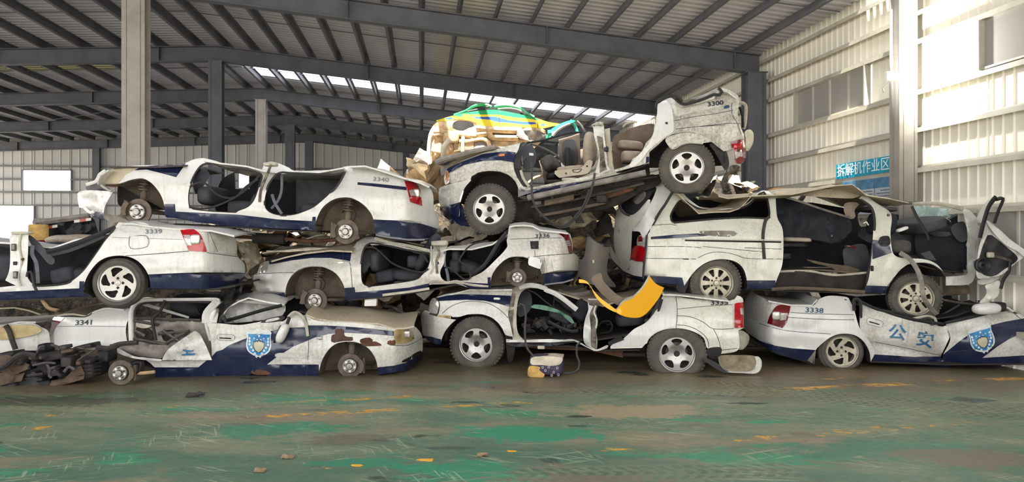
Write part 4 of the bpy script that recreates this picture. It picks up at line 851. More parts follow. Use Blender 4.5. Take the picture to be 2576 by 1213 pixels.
C.panel('rust_inner', sm(ZC(1220, 390, 1350, 380, 1360, 430, 1290, 450, 1220, 430), True, 6), mats=('jamb',), off=.03)
flap = C.panel('torn_door_skin', sm(ZC(1452, 738, 1452, 738, 1500, 650, 1600, 570, 1720, 490, 1745, 474, 1790, 500, 1850, 610, 1902, 735, 1902, 735, 1700, 738), True, 6), mats=('white_dirty',), off=-.10, wob=.05)
dirt(C, 'torn_letter', ZC(1640, 640, 1720, 650, 1740, 640, 1735, 655, 1690, 664, 1690, 676, 1755, 674, 1750, 688, 1630, 696, 1628, 684, 1668, 676, 1668, 660, 1640, 652), 'ink_police', off=-.135, parent=flap)
C.panel('door_trim_flap', sm(ZC(1032, 640, 1062, 630, 1200, 700, 1300, 712, 1450, 730, 1450, 742, 1330, 738, 1200, 720, 1100, 690, 1032, 655), True, 5), mats=('white',), off=-.12, wob=.05)
C.panel('inner_trim', sm(ZC(1065, 625, 1200, 600, 1480, 600, 1530, 620, 1480, 690, 1440, 722, 1300, 705, 1180, 690), True, 6), mats=('scrap_grey',), off=-.04, wob=.05)
C.pad('door_post', *ZC(1890, 360)[0], 16, 50, .0, .14, 'white', rot=16, ex=6); C.tube('post_top', ZC(1960, 200, 1860, 310, 1850, 400), .05, 'white', .02)
C.panel('striker_plate', ZC(1870, 400, 1930, 295, 1960, 320, 1945, 400), mats=('white',), off=-.01); C.tube('window_channel', ZC(1975, 395, 1985, 350, 2010, 345, 2025, 395), .02, 'rubber', .0)
# crushed cabin with the roof folded in
C.loft('roof_skin', ZC(1950, 300, 2000, 240, 2100, 180, 2200, 176)+ZD(380, 190, 530, 220), .15, 1.55, 'white', wob=.10, n=10); C.panel('fallen_roof', sm(ZD(0, 300, 40, 190, 120, 178, 300, 196, 540, 216, 540, 330, 330, 380, 0, 400), True, 8), mats=('white',), off=.35, wob=.14)
C.tube('roof_bow', ZD(0, 390, 150, 350, 350, 290, 530, 245), .025, 'black', .1); C.tube('roof_fold', ZD(60, 200, 300, 215, 520, 235), .02, 'white_silver', .25)
C.wall('far_side', ZC(1100, 300, 1300, 220, 1900, 220)+ZD(500, 220, 620, 340, 600, 800)+ZC(1150, 760), 1.45, 'cabin_grey'); C.loft('floor_pan', ZC(1150, 760, 1400, 830)+ZD(0, 830, 700, 830), .06, 1.5, 'under', n=4)
C.pad('rear_seat', *ZC(1500, 300)[0], 90, 46, .5, 1.3, 'seat_grey', rot=20); C.panel('folded_panel', ZC(1260, 240, 1330, 230, 1700, 345, 1690, 362), mats=('white',), off=.3); C.panel('folded_panel', ZC(1560, 300, 1620, 222, 1790, 230, 1770, 330), mats=('scrap_grey',), off=.5, wob=.06)
C.tube('steering_rim', ZC(1790, 330, 1760, 280, 1790, 240, 1830, 260), .014, 'black', .3); C.panel('door_window_frame', sm(ZD(340, 398, 380, 370, 460, 350, 540, 336, 560, 350, 520, 384, 400, 398), True, 5), mats=('rubber',), off=-.02); C.panel('mirror_sail', sm(ZD(380, 392, 400, 372, 500, 352, 515, 366, 440, 388), True, 5), mats=('white_silver',), off=-.03)
C.arch('wheel_house', arF, .42, 'well_tan'); hub(C, *ZD(1142, 786)[0], .152, .03, 0)
C.loft('under_tray', ZC(1390, 900)+ZD(0, 884, 850, 884), .06, 1.5, 'under', n=3)
# ================================================================ middle sedan, number 3336
C = Car('sedan', 'white police sedan numbered 3336 without doors or wheels, middle of the stack', 1000, 720, 9.8, -1)
C.shape((640, 690, 1450, 610), (640, 765, 1450, 705), ends=((1400, 1460, .6), (700, 636, .6)), flares=((792, 750, 78), (1300, 700, 64))); C.rough(0.012)
out = sm(ZT(640, 1075, 560, 1030, 520, 955, 508, 900, 500, 856, 474, 832, 470, 700, 488, 666, 530, 650, 530, 650, 562, 560, 604, 490, 722, 464)+ZB(235, 838, 350, 800, 500, 770, 700, 753, 830, 748, 880, 728, 905, 694, 960, 662, 1020, 654, 1110, 678, 1165, 700, 1280, 716, 1470, 758, 1478, 700)+ZP(20, 420, 60, 404, 274, 398, 280, 470, 280, 470, 250, 520, 240, 640, 225, 740, 190, 810, 166, 870, 176, 950, 232, 1010, 330, 1020, 560, 1000, 650, 955, 800, 882, 900, 802, 1000, 702, 1100, 604, 1160, 534, 1192, 480, 1180, 400, 1200, 300, 1214, 196, 1214, 196, 1300, 176, 1450, 164, 1580, 180, 1700, 230, 2000, 252, 2110, 270, 2150, 300, 2180, 420, 2190, 500, 2186, 588, 2222, 602, 2280, 660, 2276, 760, 2266, 860, 2258, 910, 2200, 976, 2060, 1022, 1760, 1060), False, 5)
arR = ZP(1760, 1060, 1712, 900, 1680, 800, 1620, 730, 1540, 682, 1440, 646, 1330, 640, 1230, 652, 1150, 692, 1080, 752, 1010, 832, 962, 912, 940, 1000, 926, 1120)
arF = ZB(816, 1134, 808, 1044, 780, 982, 740, 932, 690, 902, 640, 884, 560, 880, 500, 890, 440, 920, 392, 970, 366, 1030, 356, 1090, 356, 1152)
out = out[:-1]+sm(arR, False, 5)+sm(ZP(926, 1120, 750, 1132, 600, 1118, 500, 1082, 400, 1052, 300, 1062, 100, 1066, 0, 1074)+ZB(1400, 1064, 1300, 1082, 1100, 1110, 900, 1132, 816, 1134), False, 6)[1:-1]+sm(arF, False, 5)
doorF = sm(ZB(942, 1000, 934, 900, 940, 820, 960, 742, 1000, 706, 1060, 708, 1130, 722, 1270, 752, 1456, 782, 1456, 782, 1462, 830, 1446, 890, 1400, 950, 1350, 986, 1200, 1012, 1050, 1032, 980, 1032), True, 5)
nav = [ZB(225, 842, 350, 796, 500, 764, 700, 746, 866, 742, 852, 842, 790, 830, 700, 816, 560, 816, 400, 836, 238, 866), ZT(500, 952, 946, 944, 980, 1120, 500, 1120), ZB(800, 1046, 886, 1040, 892, 1078, 1100, 1062, 1300, 1042, 1456, 1010, 1456, 1160, 800, 1160), ZP(888, 960, 936, 954, 940, 1140, 600, 1130, 480, 1022, 700, 1044, 890, 1054), ZP(1690, 908, 2290, 854, 2290, 1000, 1690, 1100)]
body = C.panel('body_side', out, (doorF,), [(p, 1) for p in nav], ('white_dirty', 'navy'), thick=.04, back='jamb', step=10)
C.panel('headlamp', sm(ZT(556, 640, 580, 560, 612, 496, 716, 470, 716, 470, 690, 540, 656, 636, 656, 636), True, 4), mats=('lamp_clear',), thick=.01, off=-.012, step=8)
tl = C.panel('tail_lamp', sm(ZP(1980, 286, 2108, 286, 2140, 340, 2172, 430, 2186, 590, 2186, 590, 2136, 590, 2104, 460, 2052, 350), True, 4), mats=('lamp_dark_red',), thick=.012, off=-.012, step=8)
for k in range(3): C.panel('lamp_stripe', ZP(2084+8*k, 400+30*k, 2140+10*k, 396+30*k, 2144+10*k, 412+30*k, 2088+8*k, 416+30*k), mats=('lamp_clear',), thick=.004, off=-.016, parent=tl)
C.text('3336', *ZP(1725, 326)[0], 9.5, 'ink_dark', -2, 'number', sx=1.45, bold=.012)
ff = C.panel('fuel_recess', sm(ZP(1492, 400, 1510, 388, 1680, 386, 1694, 400, 1692, 530, 1676, 544, 1520, 540, 1506, 526), True, 4), mats=('white_silver',), thick=.01, off=-.008); C.panel('filler_well', ZP(1536, 406, 1668, 402, 1668, 526, 1550, 524), mats=('under',), thick=.005, off=-.012, parent=ff); C.pad('filler_cap', *ZP(1596, 490)[0], 12, 10, C.dep(1343, 620)-.04, C.dep(1343, 620), 'black', parent=ff, lock=True)
for ln in (ZP(1230, 376, 1600, 362, 2020, 356), ZP(1500, 656, 1700, 632, 2000, 606, 2180, 596), ZP(1690, 270, 1680, 380, 1610, 520, 1616, 632), ZT(480, 668, 700, 652, 1090, 640), ZB(800, 752, 800, 840, 846, 846, 862, 960, 870, 1060, 888, 1130)): seam(C, ln)
lp = C.panel('hanging_liner', sm(ZP(1540, 640, 1715, 690, 1722, 720, 1690, 828, 1660, 824, 1520, 770, 1508, 740), True, 5), mats=('foam',), off=-.06, wob=.03)
C.pad('side_marker', *ZB(778, 852)[0], 16, 7, C.dep(856, 661)-.012, C.dep(856, 661)+.01, 'lamp_clear', lock=True)
C.loft('trunk_lid', ZP(1214, 200, 1300, 178, 1450, 166, 1580, 182, 1700, 232, 2000, 254, 2110, 272), .05, 1.55, 'white_silver', crown=.05, wob=.03); C.loft('bonnet', ZB(240, 836, 350, 798, 500, 766, 700, 750, 860, 740), .06, 1.5, 'dusty', crown=.06, wob=.05)
C.loft('bent_hood_edge', ZB(150, 745, 330, 750, 560, 740, 780, 735), .3, 1.2, 'scrap_white', wob=.05)
# cabin
C.wall('far_side', ZB(880, 740, 1100, 690, 1460, 760, 1600, 760)+ZP(1180, 420, 1000, 720, 640, 980, 0, 1040)+ZB(950, 1060), 1.5, 'cabin'); C.loft('floor_pan', ZB(900, 1060, 1300, 1030)+ZP(0, 1030, 640, 1000, 930, 1000), .05, 1.5, 'under', n=4); C.loft('under_tray', ZB(820, 1136, 1100, 1112, 1456, 1060)+ZP(400, 1060, 926, 1124), .05, 1.5, 'under', n=4)
C.loft('roof_skin', ZB(1000, 690, 1160, 705, 1470, 760)+ZP(280, 500, 640, 480, 960, 460, 1180, 330), .06, 1.55, 'white_silver', wob=.06)
st = seat(C, *ZB(1270, 965)[0], 170, .2, .72, face=-1, recline=30, head=False); C.pad('front_headrest', *ZB(1302, 850)[0], 30, 34, .25, .6, 'seat_grey'); C.pad('front_cushion', *ZB(1080, 970)[0], 60, 36, .3, 1.2, 'seat_grey', rot=-10)
C.pad('dashboard', *ZB(1000, 850)[0], 30, 60, .25, 1.4, 'cabin_grey', ex=4); C.panel('mirror_panel', sm(ZB(950, 790, 990, 752, 1040, 770, 1050, 810, 1000, 880, 950, 930), True, 5), mats=('cabin_grey',), off=.25)
C.pad('rear_seat', *ZP(600, 840)[0], 66, 34, .2, 1.35, 'seat_grey', rot=18); C.pad('rear_backrest', *ZP(360, 800)[0], 30, 36, .15, .7, 'seat_grey'); C.pad('rear_headrest', *ZP(370, 640)[0], 20, 30, .2, .5, 'seat_grey')
C.wall('rear_bulkhead', ZP(480, 560, 1100, 420, 1000, 640, 800, 820, 500, 720), .9, 'cabin')
C.tube('door_seal', doorF+doorF[:1], .012, 'rubber', .03, curve=False); C.tube('hanging_seal', ZB(970, 735, 1040, 740, 1110, 800, 1180, 860, 1290, 905, 1400, 925, 1450, 900), .012, 'rubber', .0); C.tube('hanging_seal', ZB(1330, 770, 1400, 790, 1446, 850), .012, 'rubber', .0)
C.tube('hanging_seal', ZP(900, 400, 700, 440, 580, 510, 500, 620, 460, 700, 540, 780, 620, 880, 620, 970, 540, 990, 440, 920, 340, 830, 240, 800), .012, 'rubber', -.02); C.tube('hanging_seal', ZP(1180, 270, 1060, 420, 930, 640, 820, 790, 640, 920), .028, 'trim_black', .06)
C.tube('seat_belt', ZP(240, 560, 235, 700, 240, 800), .02, 'belt', .05, flat=.3); C.tube('seat_belt', ZP(255, 820, 280, 920, 290, 1015), .024, 'belt', -.02, flat=.3); C.pad('torn_pillar', *ZP(150, 440)[0], 42, 13, -.03, .16, 'jamb', ex=5); C.tube('pillar_crease', ZP(120, 480, 150, 600, 110, 700, 120, 900), .016, 'scorch', -.012)
C.tube('pillar_crease', ZP(30, 480, 30, 700, 60, 800, 20, 900), .012, 'jamb', -.012); C.pad('pillar_slot', *ZP(130, 740)[0], 5, 7, -.01, .02, 'black'); C.tube('roof_rail', ZB(1040, 665, 1160, 700, 1290, 722, 1460, 762), .022, 'jamb', -.01)
b = MB(); b.tube([C.tr(*p, .0) for p in sm(ZB(1456, 1050, 1300, 1075, 1100, 1100), False, 10)], .02, 'jamb', 5); b.build('crumpled_sill', C.root)
C.tube('crumpled_sill', ZP(0, 1040, 100, 1020, 260, 1040, 420, 1016, 520, 1050, 700, 1080, 900, 1100), .018, 'jamb', -.02)
C.tube('sill_edge', ZP(480, 1040, 600, 1090, 750, 1110, 920, 1110), .014, 'navy', -.02)
C.arch('wheel_house', arR, .42, 'under_dirt'); C.arch('wheel_house', arF, .42, 'well_tan'); hub(C, *ZB(585, 1140)[0], .155, .03, 165); hub(C, *ZP(1342, 958)[0], .118, .03, 175)
C.loft('rear_underside', ZP(1760, 1062, 2060, 1024, 2200, 980), .05, 1.5, 'navy')
rnd = random.Random(4)
for k in range(9):
    x = rnd.uniform(1620, 1880); y = rnd.uniform(640, 700); C.tube('loose_wire', ZP(x, y, x+rnd.uniform(-50, 40), y+120, x+rnd.uniform(-60, 60), y+240, x+rnd.uniform(-60, 40), y+400), .0025, 'scrap_dark', -.06-.02*k/9, n=4)
# ================================================================ bottom right sedan, number 3338
C = Car('sedan', 'crushed white police sedan numbered 3338 with blue lettering, bottom right', 2120, 900, 9.95, -7)
C.shape((1880, 775, 2576, 810), (1880, 885, 2576, 910), ends=((1950, 1868, .95),), flares=((2120, 888, 72),)); C.rough(0.012)
out = sm(ZN(76, 440, 74, 330, 84, 200, 128, 116, 200, 150, 330, 214, 500, 244, 690, 244, 735, 195, 830, 158, 990, 168, 1020, 200, 1062, 290, 1092, 400, 1114, 452, 1180, 540, 1232, 620, 1244, 672, 1206, 748), False, 6)
arR = ZN(1206, 748, 1196, 660, 1150, 572, 1080, 516, 1000, 496, 920, 500, 850, 526, 790, 570, 742, 612, 716, 650, 700, 762)
out = out[:-1]+sm(arR, False, 6)+sm(ZN(700, 762, 600, 730, 400, 680, 240, 602, 130, 520, 76, 440), False, 6)[1:-1]
navR = ZN(70, 455, 110, 492, 220, 560, 350, 602, 500, 626, 725, 642, 700, 800, 60, 700)
rear = ZN(60, 330, 60, 100, 130, 100, 330, 214, 290, 300, 280, 395, 220, 400, 100, 350)  # rear face: dirty white, with its shadow put into the colour
body = C.panel('body_side', out, (), [(navR, 1), (rear, 2)], ('white', 'navy', 'white_dirty'), thick=.04, back='jamb')
C.loft('trunk_lid', ZN(300, 200, 330, 208, 500, 238, 690, 240, 735, 190), .04, 1.55, 'white_silver', crown=.03)
tl = C.panel('tail_lamp', sm(ZN(375, 245, 495, 242, 495, 242, 480, 310, 456, 396, 420, 446, 420, 446, 284, 402, 284, 402, 310, 330), True, 5), mats=('lamp_dark_red',), thick=.02, off=-.018, step=8)
d = C.dep(*ZN(362, 334)[0]); C.pad('lamp_lens', *ZN(362, 334)[0], 20, 21, d-.05, d, 'lamp_clear', parent=tl, lock=True); C.panel('lamp_band', ZN(405, 318, 465, 310, 452, 372, 396, 378), mats=('lamp_clear',), thick=.006, off=-.024, parent=tl)
C.text('3338', *ZN(705, 289)[0], 12.5, 'ink_blue', 3, 'number', sx=1.35, bold=.015)
for ln in (ZN(490, 305, 700, 318, 1055, 326), ZN(215, 405, 330, 440, 500, 474, 850, 498), ZN(690, 246, 735, 200), ZN(1060, 372, 800, 368, 470, 350)): seam(C, ln)
wheel(C, 2118, 885, .292, .19, .200, 'swirl5', d=.02, rot=105, flat=.215, mat='alloy_dusty'); C.arch('wheel_house', arR, .42, 'under')
C.panel('mud_flap', ZN(640, 735, 720, 635, 712, 700, 702, 768), mats=('scrap_grey',), off=-.01)
# rear door, bent inwards, and front door
def dd(x, y):    # the fold between the doors
    return C.dep(x, y)+.16*math.exp(-((x-2372)/38)**2)+.07*math.exp(-((y-(868+(x-2190)*.16))/14)**2)*(1 if x < 2372 else 0)
rdo = sm(ZN(1122, 236, 1122, 236, 1150, 234, 1350, 315, 1550, 376, 1700, 404, 1850, 432, 1876, 424, 1900, 486, 1910, 530, 1884, 590, 1836, 690, 1836, 690, 1815, 790, 1600, 752, 1208, 748, 1208, 748, 1244, 672, 1234, 620, 1180, 540, 1116, 452, 1112, 340), True, 6)
rd = C.panel('rear_door', rdo, (), [(ZN(1200, 672, 1240, 680, 1600, 704, 1850, 698, 1850, 800, 1200, 800), 1)], ('white_dirty', 'navy'), thick=.04, dep=dd, back='jamb', step=10)
C.text('公', 2257, 839, 30, 'ink_police', 6, 'lettering', rd, off=-.006, bold=.02, dep=dd, sx=1.1); C.text('安', 2327, 857, 30, 'ink_police', 12, 'lettering', rd, off=-.006, bold=.02, dep=dd, sx=1.1)
handle(C, *ZN(1245, 396)[0], 40, 15, 16, 'white', parent=rd)
fdo = sm(ZN(1880, 412, 1990, 385, 2150, 350, 2320, 310, 2460, 284, 2560, 330, 2700, 400, 2740, 420, 2740, 420, 2740, 770, 2740, 770, 2100, 772, 1900, 786, 1800, 800, 1800, 800, 1850, 690, 1912, 570, 1912, 500), True, 6)
nf = ZN(1830, 700, 1900, 645, 2000, 562, 2090, 500, 2270, 422, 2400, 390, 2576, 358, 2900, 330, 2900, 470, 2576, 490, 2450, 540, 2350, 602, 2205, 712, 2576, 690, 2900, 690, 2900, 800, 1790, 810)
fd = C.panel('front_door', fdo, (), [(nf, 1)], ('white_dirty', 'navy'), thick=.04, dep=dd, back='jamb', step=10)
for ln in (ZN(2460, 290, 2530, 350, 2600, 400), ZN(1900, 660, 2100, 640, 2350, 602), ZN(1245, 570, 1500, 620, 1830, 690)): seam(C, ln, off=-.004)
crest(C, 2470, 852, 62, 70, -16)
mr = C.pad('door_mirror', *ZN(2240, 272)[0], 64, 28, -.2, .0, 'white', rot=-4, lock=True, ex=2.6); C.pad('mirror_foot', *ZN(2340, 255)[0], 34, 24, -.04, .1, 'black', parent=mr, lock=True)
C.tube('window_frame', ZN(1060, 290, 1060, 190, 1110, 200, 1120, 300, 1110, 440), .022, 'rubber', .02); C.tube('window_frame', ZN(1065, 185, 1300, 290, 1600, 370, 1860, 410), .022, 'trim_black', .06); C.tube('window_frame', ZN(1870, 400, 2100, 350, 2300, 300), .02, 'trim_black', .03); C.tube('window_frame', ZN(1810, 185, 2000, 220, 2190, 240), .016, 'steel', .3); C.tube('roof_bow', ZN(1800, 350, 1900, 300, 2000, 240), .02, 'trim_black', .3)
C.tube('torn_rail', ZN(1560, 370, 1700, 340, 1780, 360, 1790, 420), .02, 'jamb', .1); C.tube('torn_rail', ZN(1600, 390, 1730, 360, 1760, 420), .02, 'rubber', .06)
C.loft('roof_skin', ZN(1000, 170, 1200, 260, 1500, 340, 1800, 380, 2000, 330, 2300, 260), .15, 1.5, 'black', wob=.08); C.wall('far_side', ZN(1000, 170, 1400, 240, 2000, 200, 2740, 260, 2740, 700, 1250, 680), 1.4, 'cabin'); C.loft('floor_pan', ZN(1210, 745, 1900, 770, 2740, 765), .05, 1.5, 'under', n=4)
C.loft('bonnet', ZN(2460, 282, 2560, 320, 2740, 400), .1, 1.5, 'black', crown=.05); C.loft('cowl', ZN(2360, 255, 2440, 245, 2490, 280), .0, .5, 'white', wob=.04); C.pad('dashboard', *ZN(2200, 420)[0], 90, 50, .3, 1.4, 'cabin_grey')
C.loft('rear_underside', ZN(700, 764, 600, 732, 400, 682, 330, 650), .1, 1.5, 'under')
# ================================================================ bottom centre off-roader
C = Car('off_roader', 'white off-roader with burnt door openings standing on the floor, bottom centre', 1445, 870, 9.86, -9.5, width=1.75)
C.shape((1060, 745, 1890, 800), (1060, 875, 1890, 890), ends=((1100, 1055, .5), (1862, 1900, .5)), flares=((1198, 866, 80), (1702, 890, 86))); C.rough(0.012)
stripe = ZI(200, 322, 300, 300, 420, 286, 600, 290, 876, 300, 868, 404, 760, 370, 640, 346, 480, 336, 225, 348)
wing = sm(ZI(204, 314, 300, 284, 500, 256, 700, 246, 895, 238, 895, 238, 872, 330, 858, 420, 850, 480, 870, 560, 892, 668), False, 6)[:-1]+sm(ZI(892, 668, 826, 652, 800, 600, 760, 544, 700, 496, 620, 468, 560, 464, 480, 470, 420, 488, 350, 492, 340, 480, 212, 468, 232, 390, 226, 340), False, 6)
C.panel('front_wing', wing, (), [(stripe, 1)], ('white_dirty', 'navy'), thick=.03, back='under')
C.panel('front_bumper', sm(ZI(74, 570, 66, 490, 80, 450, 104, 430, 150, 446, 162, 468, 215, 488, 382, 516, 382, 516, 330, 562, 284, 622, 254, 690, 246, 738, 246, 738, 170, 722, 90, 662), True, 6), (), [(ZI(60, 655, 160, 668, 250, 692, 246, 760, 60, 740), 1)], ('white_dirty', 'navy'), thick=.03, off=-.03)
C.panel('headlamp', sm(ZI(150, 352, 174, 320, 204, 320, 228, 376, 214, 462, 214, 462, 146, 456, 138, 410), True, 5), mats=('lamp_clear',), thick=.03, off=-.02, step=8); C.tube('lamp_rim', ZI(204, 318, 230, 376, 214, 466, 146, 460), .012, 'rubber', .0)
C.panel('wing_lip', ZI(212, 470, 340, 482, 336, 506, 214, 490), mats=('scrap_tan',), off=.0)
C.pad('side_marker', *ZI(750, 327)[0], 18, 7, C.dep(1250, 751)-.02, C.dep(1250, 751)+.01, 'lamp_clear', lock=True); seam(C, ZI(260, 460, 330, 400, 440, 358, 560, 350, 680, 372, 780, 430, 850, 500)); seam(C, ZI(160, 640, 190, 560, 230, 500))
C.panel('hinge_post', sm(ZI(895, 240, 960, 205, 1040, 198, 1060, 226, 990, 250, 948, 310, 928, 420, 926, 560, 942, 640, 985, 692, 985, 692, 905, 702, 884, 660, 852, 480, 860, 420, 874, 330), True, 6), mats=('jamb', 'scorch'), regions=[(ZI(850, 440, 900, 420, 890, 560, 900, 650, 870, 640), 1), (ZI(880, 280, 920, 280, 900, 400, 866, 400), 1)], off=.03, wob=.03)
C.tube('roof_pillar', ZI(950, 225, 1040, 205, 1130, 216, 1190, 236)+ZR(560, 175, 700, 230, 840, 320, 940, 400, 1040, 480), .035, 'white', .03); C.tube('pillar_trim', ZR(700, 280, 800, 340, 900, 430, 1010, 480), .04, 'trim_black', .12)
C.panel('sill', sm(ZR(-40, 930, 100, 944, 400, 936, 640, 930, 800, 940, 960, 930, 1080, 970, 1180, 1035, 1330, 1090, 1500, 1020, 1520, 1030, 1500, 1070, 1340, 1112, 1200, 1078, 1080, 1004, 950, 988, 600, 1040, 100, 1042, -40, 1000), True, 6), (), [(ZR(-60, 980, 640, 980, 1000, 960, 1100, 1012, 1340, 1130, 600, 1100, -60, 1100), 1)], ('white', 'trim_black'), off=.0, wob=.04)
C.panel('centre_pillar', sm(ZR(1212, 312, 1212, 312, 1366, 318, 1366, 318, 1368, 420, 1330, 500, 1352, 650, 1334, 800, 1350, 950, 1334, 1096, 1250, 1064, 1150, 984, 1138, 800, 1166, 620, 1214, 480, 1204, 380), True, 6), (), [(ZR(1200, 330, 1380, 330, 1370, 430, 1330, 500, 1330, 700, 1340, 1090, 1260, 1050, 1250, 760, 1230, 560, 1290, 430, 1230, 410), 1)], ('white', 'scorch'), off=.0, wob=.06, thick=.08)
C.tube('pillar_edge', ZR(1330, 420, 1300, 520, 1345, 640, 1330, 760), .012, 'white', -.03)
q = sm(ZJ(290, 822, 392, 762, 470, 692, 560, 642, 622, 572, 662, 500, 692, 436, 740, 422, 792, 440, 900, 460, 1200, 474, 1258, 436, 1300, 458, 1306, 490, 1306, 682, 1290, 692, 1268, 702, 1266, 848, 1134, 882), False, 6)[:-1]+sm(ZJ(1134, 882, 1132, 832, 1034, 842, 1002, 762, 940, 718, 860, 692, 780, 686, 700, 696, 630, 726, 586, 766, 552, 812), False, 6)+ZJ(530, 836, 290, 842)
C.panel('rear_quarter', q, (), (), ('white_van', 'white'), thick=.04, back='jamb')
C.panel('pillar_skin', sm(ZJ(300, 820, 400, 764, 474, 694, 564, 642, 626, 572, 664, 500, 692, 438, 740, 424, 776, 440, 790, 560, 784, 660, 700, 690, 628, 722, 584, 762, 540, 815), True, 6), mats=('white',), thick=.02, off=-.012)
for ln in (ZJ(800, 540, 1000, 520, 1220, 505), ZJ(796, 590, 900, 598, 1000, 640, 1075, 690, 1230, 688), ZJ(1075, 690, 1110, 760, 1130, 830), ZJ(796, 660, 880, 668, 970, 710, 1030, 770, 1040, 830), ZJ(790, 440, 800, 560, 790, 690), ZJ(1130, 855, 1260, 838)): seam(C, ln)
C.text('3335', *ZJ(1122, 492)[0], 11, 'ink_dark', -2, 'number', sx=1.5, bold=.02)
tl = C.panel('tail_lamp', sm(ZJ(1238, 500, 1250, 492, 1306, 488, 1306, 488, 1306, 680, 1306, 680, 1238, 684, 1238, 684), True, 4), mats=('lamp_red',), thick=.05, off=-.045, step=8); C.panel('reversing_lens', ZJ(1280, 532, 1304, 530, 1304, 582, 1284, 580), mats=('lamp_clear',), thick=.01, off=-.052, parent=tl)
C.panel('rear_crossmember', sm(ZJ(1270, 705, 1344, 738, 1342, 800, 1300, 848, 1272, 850), True, 5), mats=('jamb',), off=.2); C.panel('mud_flap', sm(ZJ(1030, 842, 1132, 832, 1128, 896, 1080, 922, 1034, 896), True, 5), mats=('rubber',), off=-.005); C.panel('mud_flap', sm(ZI(824, 652, 888, 670, 912, 760, 890, 880, 852, 895, 838, 800), True, 5), mats=('rubber',), off=.08)
wheel(C, *ZI(562, 737)[0], .37, .235, .222, 'suv5', d=-.01, rot=54, flat=.305); wheel(C, *ZJ(797, 883)[0], .38, .235, .222, 'suv5', d=-.01, rot=18, flat=.235)
C.arch('wheel_house', ZI(850, 700, 826, 652, 760, 544, 700, 496, 620, 468, 480, 470, 380, 500, 300, 600, 280, 700), .5, 'under'); C.arch('wheel_house', ZJ(1050, 880, 1034, 842, 1002, 762, 940, 718, 860, 692, 780, 686, 700, 696, 630, 726, 552, 812, 540, 860), .5, 'under')
C.loft('bonnet', ZI(200, 312, 300, 282, 500, 254, 700, 243, 880, 236), .05, 1.6, 'white_dirty', crown=.05, wob=.04); C.loft('roof_skin', ZR(140, 130, 500, 140, 700, 210, 1000, 300, 1400, 400, 1900, 300, 2380, 260), .3, 1.7, 'dusty', wob=.07)
C.loft('load_floor', ZJ(690, 436, 800, 440, 1200, 474), .06, 1.7, 'white_dirty', wob=.03); C.wall('far_side', ZR(60, 150, 600, 200, 1000, 420, 2200, 320, 2000, 700, 1700, 900, 60, 920), 1.55, 'cabin'); C.loft('floor_pan', ZR(0, 930, 600, 930, 1300, 940, 1800, 880, 2100, 900), .06, 1.7, 'under', n=4, wob=.03)
C.loft('chassis', ZR(0, 1045, 900, 1045, 1340, 1112, 2000, 1100), .1, 1.6, 'under', n=4); C.panel('chassis_rail', ZR(300, 1040, 900, 1022, 1340, 1070, 1745, 1100, 1740, 1213, 1480, 1160, 1250, 1110, 700, 1090, 300, 1062), mats=('rust',), off=.25)
C.tube('tail_pipe', ZR(1740, 1165, 2080, 1170), .025, 'under', .3); C.pad('sill_bracket', *ZR(490, 1060)[0], 19, 9, .0, .1, 'jamb', ex=6)
# burnt cabin contents
C.panel('heater_box', sm(ZR(140, 230, 200, 180, 300, 190, 350, 300, 340, 460, 250, 560, 140, 570), True, 6), mats=('cabin_grey',), off=.35, thick=.1); C.pad('front_seat', *ZR(760, 610)[0], 66, 34, .25, .75, 'seat_grey', rot=24); C.pad('seat_backrest', *ZR(1080, 520)[0], 44, 54, .2, .7, 'cabin', rot=30); C.tube('seat_rail', ZR(600, 660, 800, 760, 960, 810, 1060, 800), .025, 'trim_black', .12)
C.panel('green_trim_strip', sm(ZR(335, 430, 380, 402, 560, 420, 740, 480, 860, 550, 950, 600, 1000, 690, 960, 690, 860, 610, 780, 540, 600, 500, 340, 450), True, 5), mats=('green_strip',), off=.08, wob=.04, thick=.03)
rnd = random.Random(5); b = MB()
for i in range(46):
    x, y = rnd.uniform(160, 1100), rnd.uniform(760, 900); s_ = rnd.uniform(.02, .07); p = C.tr(*ZR(x, y)[0], rnd.uniform(.1, .9)); r = Matrix.Rotation(rnd.uniform(0, 6), 3, Vector((rnd.random(), rnd.random(), rnd.random()+.1)))
    b.box(p, r @ Vector((s_*2, 0, 0)), r @ Vector((0, s_, 0)), r @ Vector((0, 0, s_*.5)), rnd.choice(('trim_black', 'under', 'cabin_grey', 'scrap_dark')))
b.build('cabin_debris', C.root)['kind'] = 'stuff'
C.pad('fallen_console', *ZR(450, 720)[0], 34, 22, .2, .6, 'scrap_dark', rot=-25, ex=5); C.pad('rear_seat', *ZR(1850, 690)[0], 80, 34, .25, 1.5, 'seat_grey', rot=-6); C.tube('spare_hoop', ZR(1360, 740, 1420, 670, 1540, 660, 1580, 720, 1540, 820, 1400, 840), .014, 'black', .3); C.panel('seat_flap', ZR(1700, 870, 1760, 940, 1530, 1030, 1510, 980), mats=('trim_black',), off=-.03)
C.tube('seat_belt', ZR(2320, 320, 2240, 480, 2170, 640), .03, 'trim_black', .04, flat=.4); C.pad('belt_reel', *ZR(2130, 655)[0], 22, 12, .0, .1, 'black', ex=5); C.tube('door_seal', ZR(1760, 900, 1900, 820, 2050, 720, 2200, 640, 2290, 480, 2340, 320), .016, 'rubber', .02)
C.tube('wiring', ZR(300, 180, 420, 240, 540, 340, 670, 440), .01, 'rubber', .1); C.tube('wiring', ZR(640, 190, 690, 290, 680, 420), .006, 'rubber', .1)
C.tube('upper_rail', ZR(650, 90, 800, 130, 960, 160, 1150, 110), .03, 'scrap_dark', .4); C.tube('upper_rail', ZR(760, 190, 960, 250, 1240, 220), .03, 'scrap_grey', .4)
plain('grime', (58, 54, 52), .75, 0, .35, 8, .35, dark=(34, 32, 32))
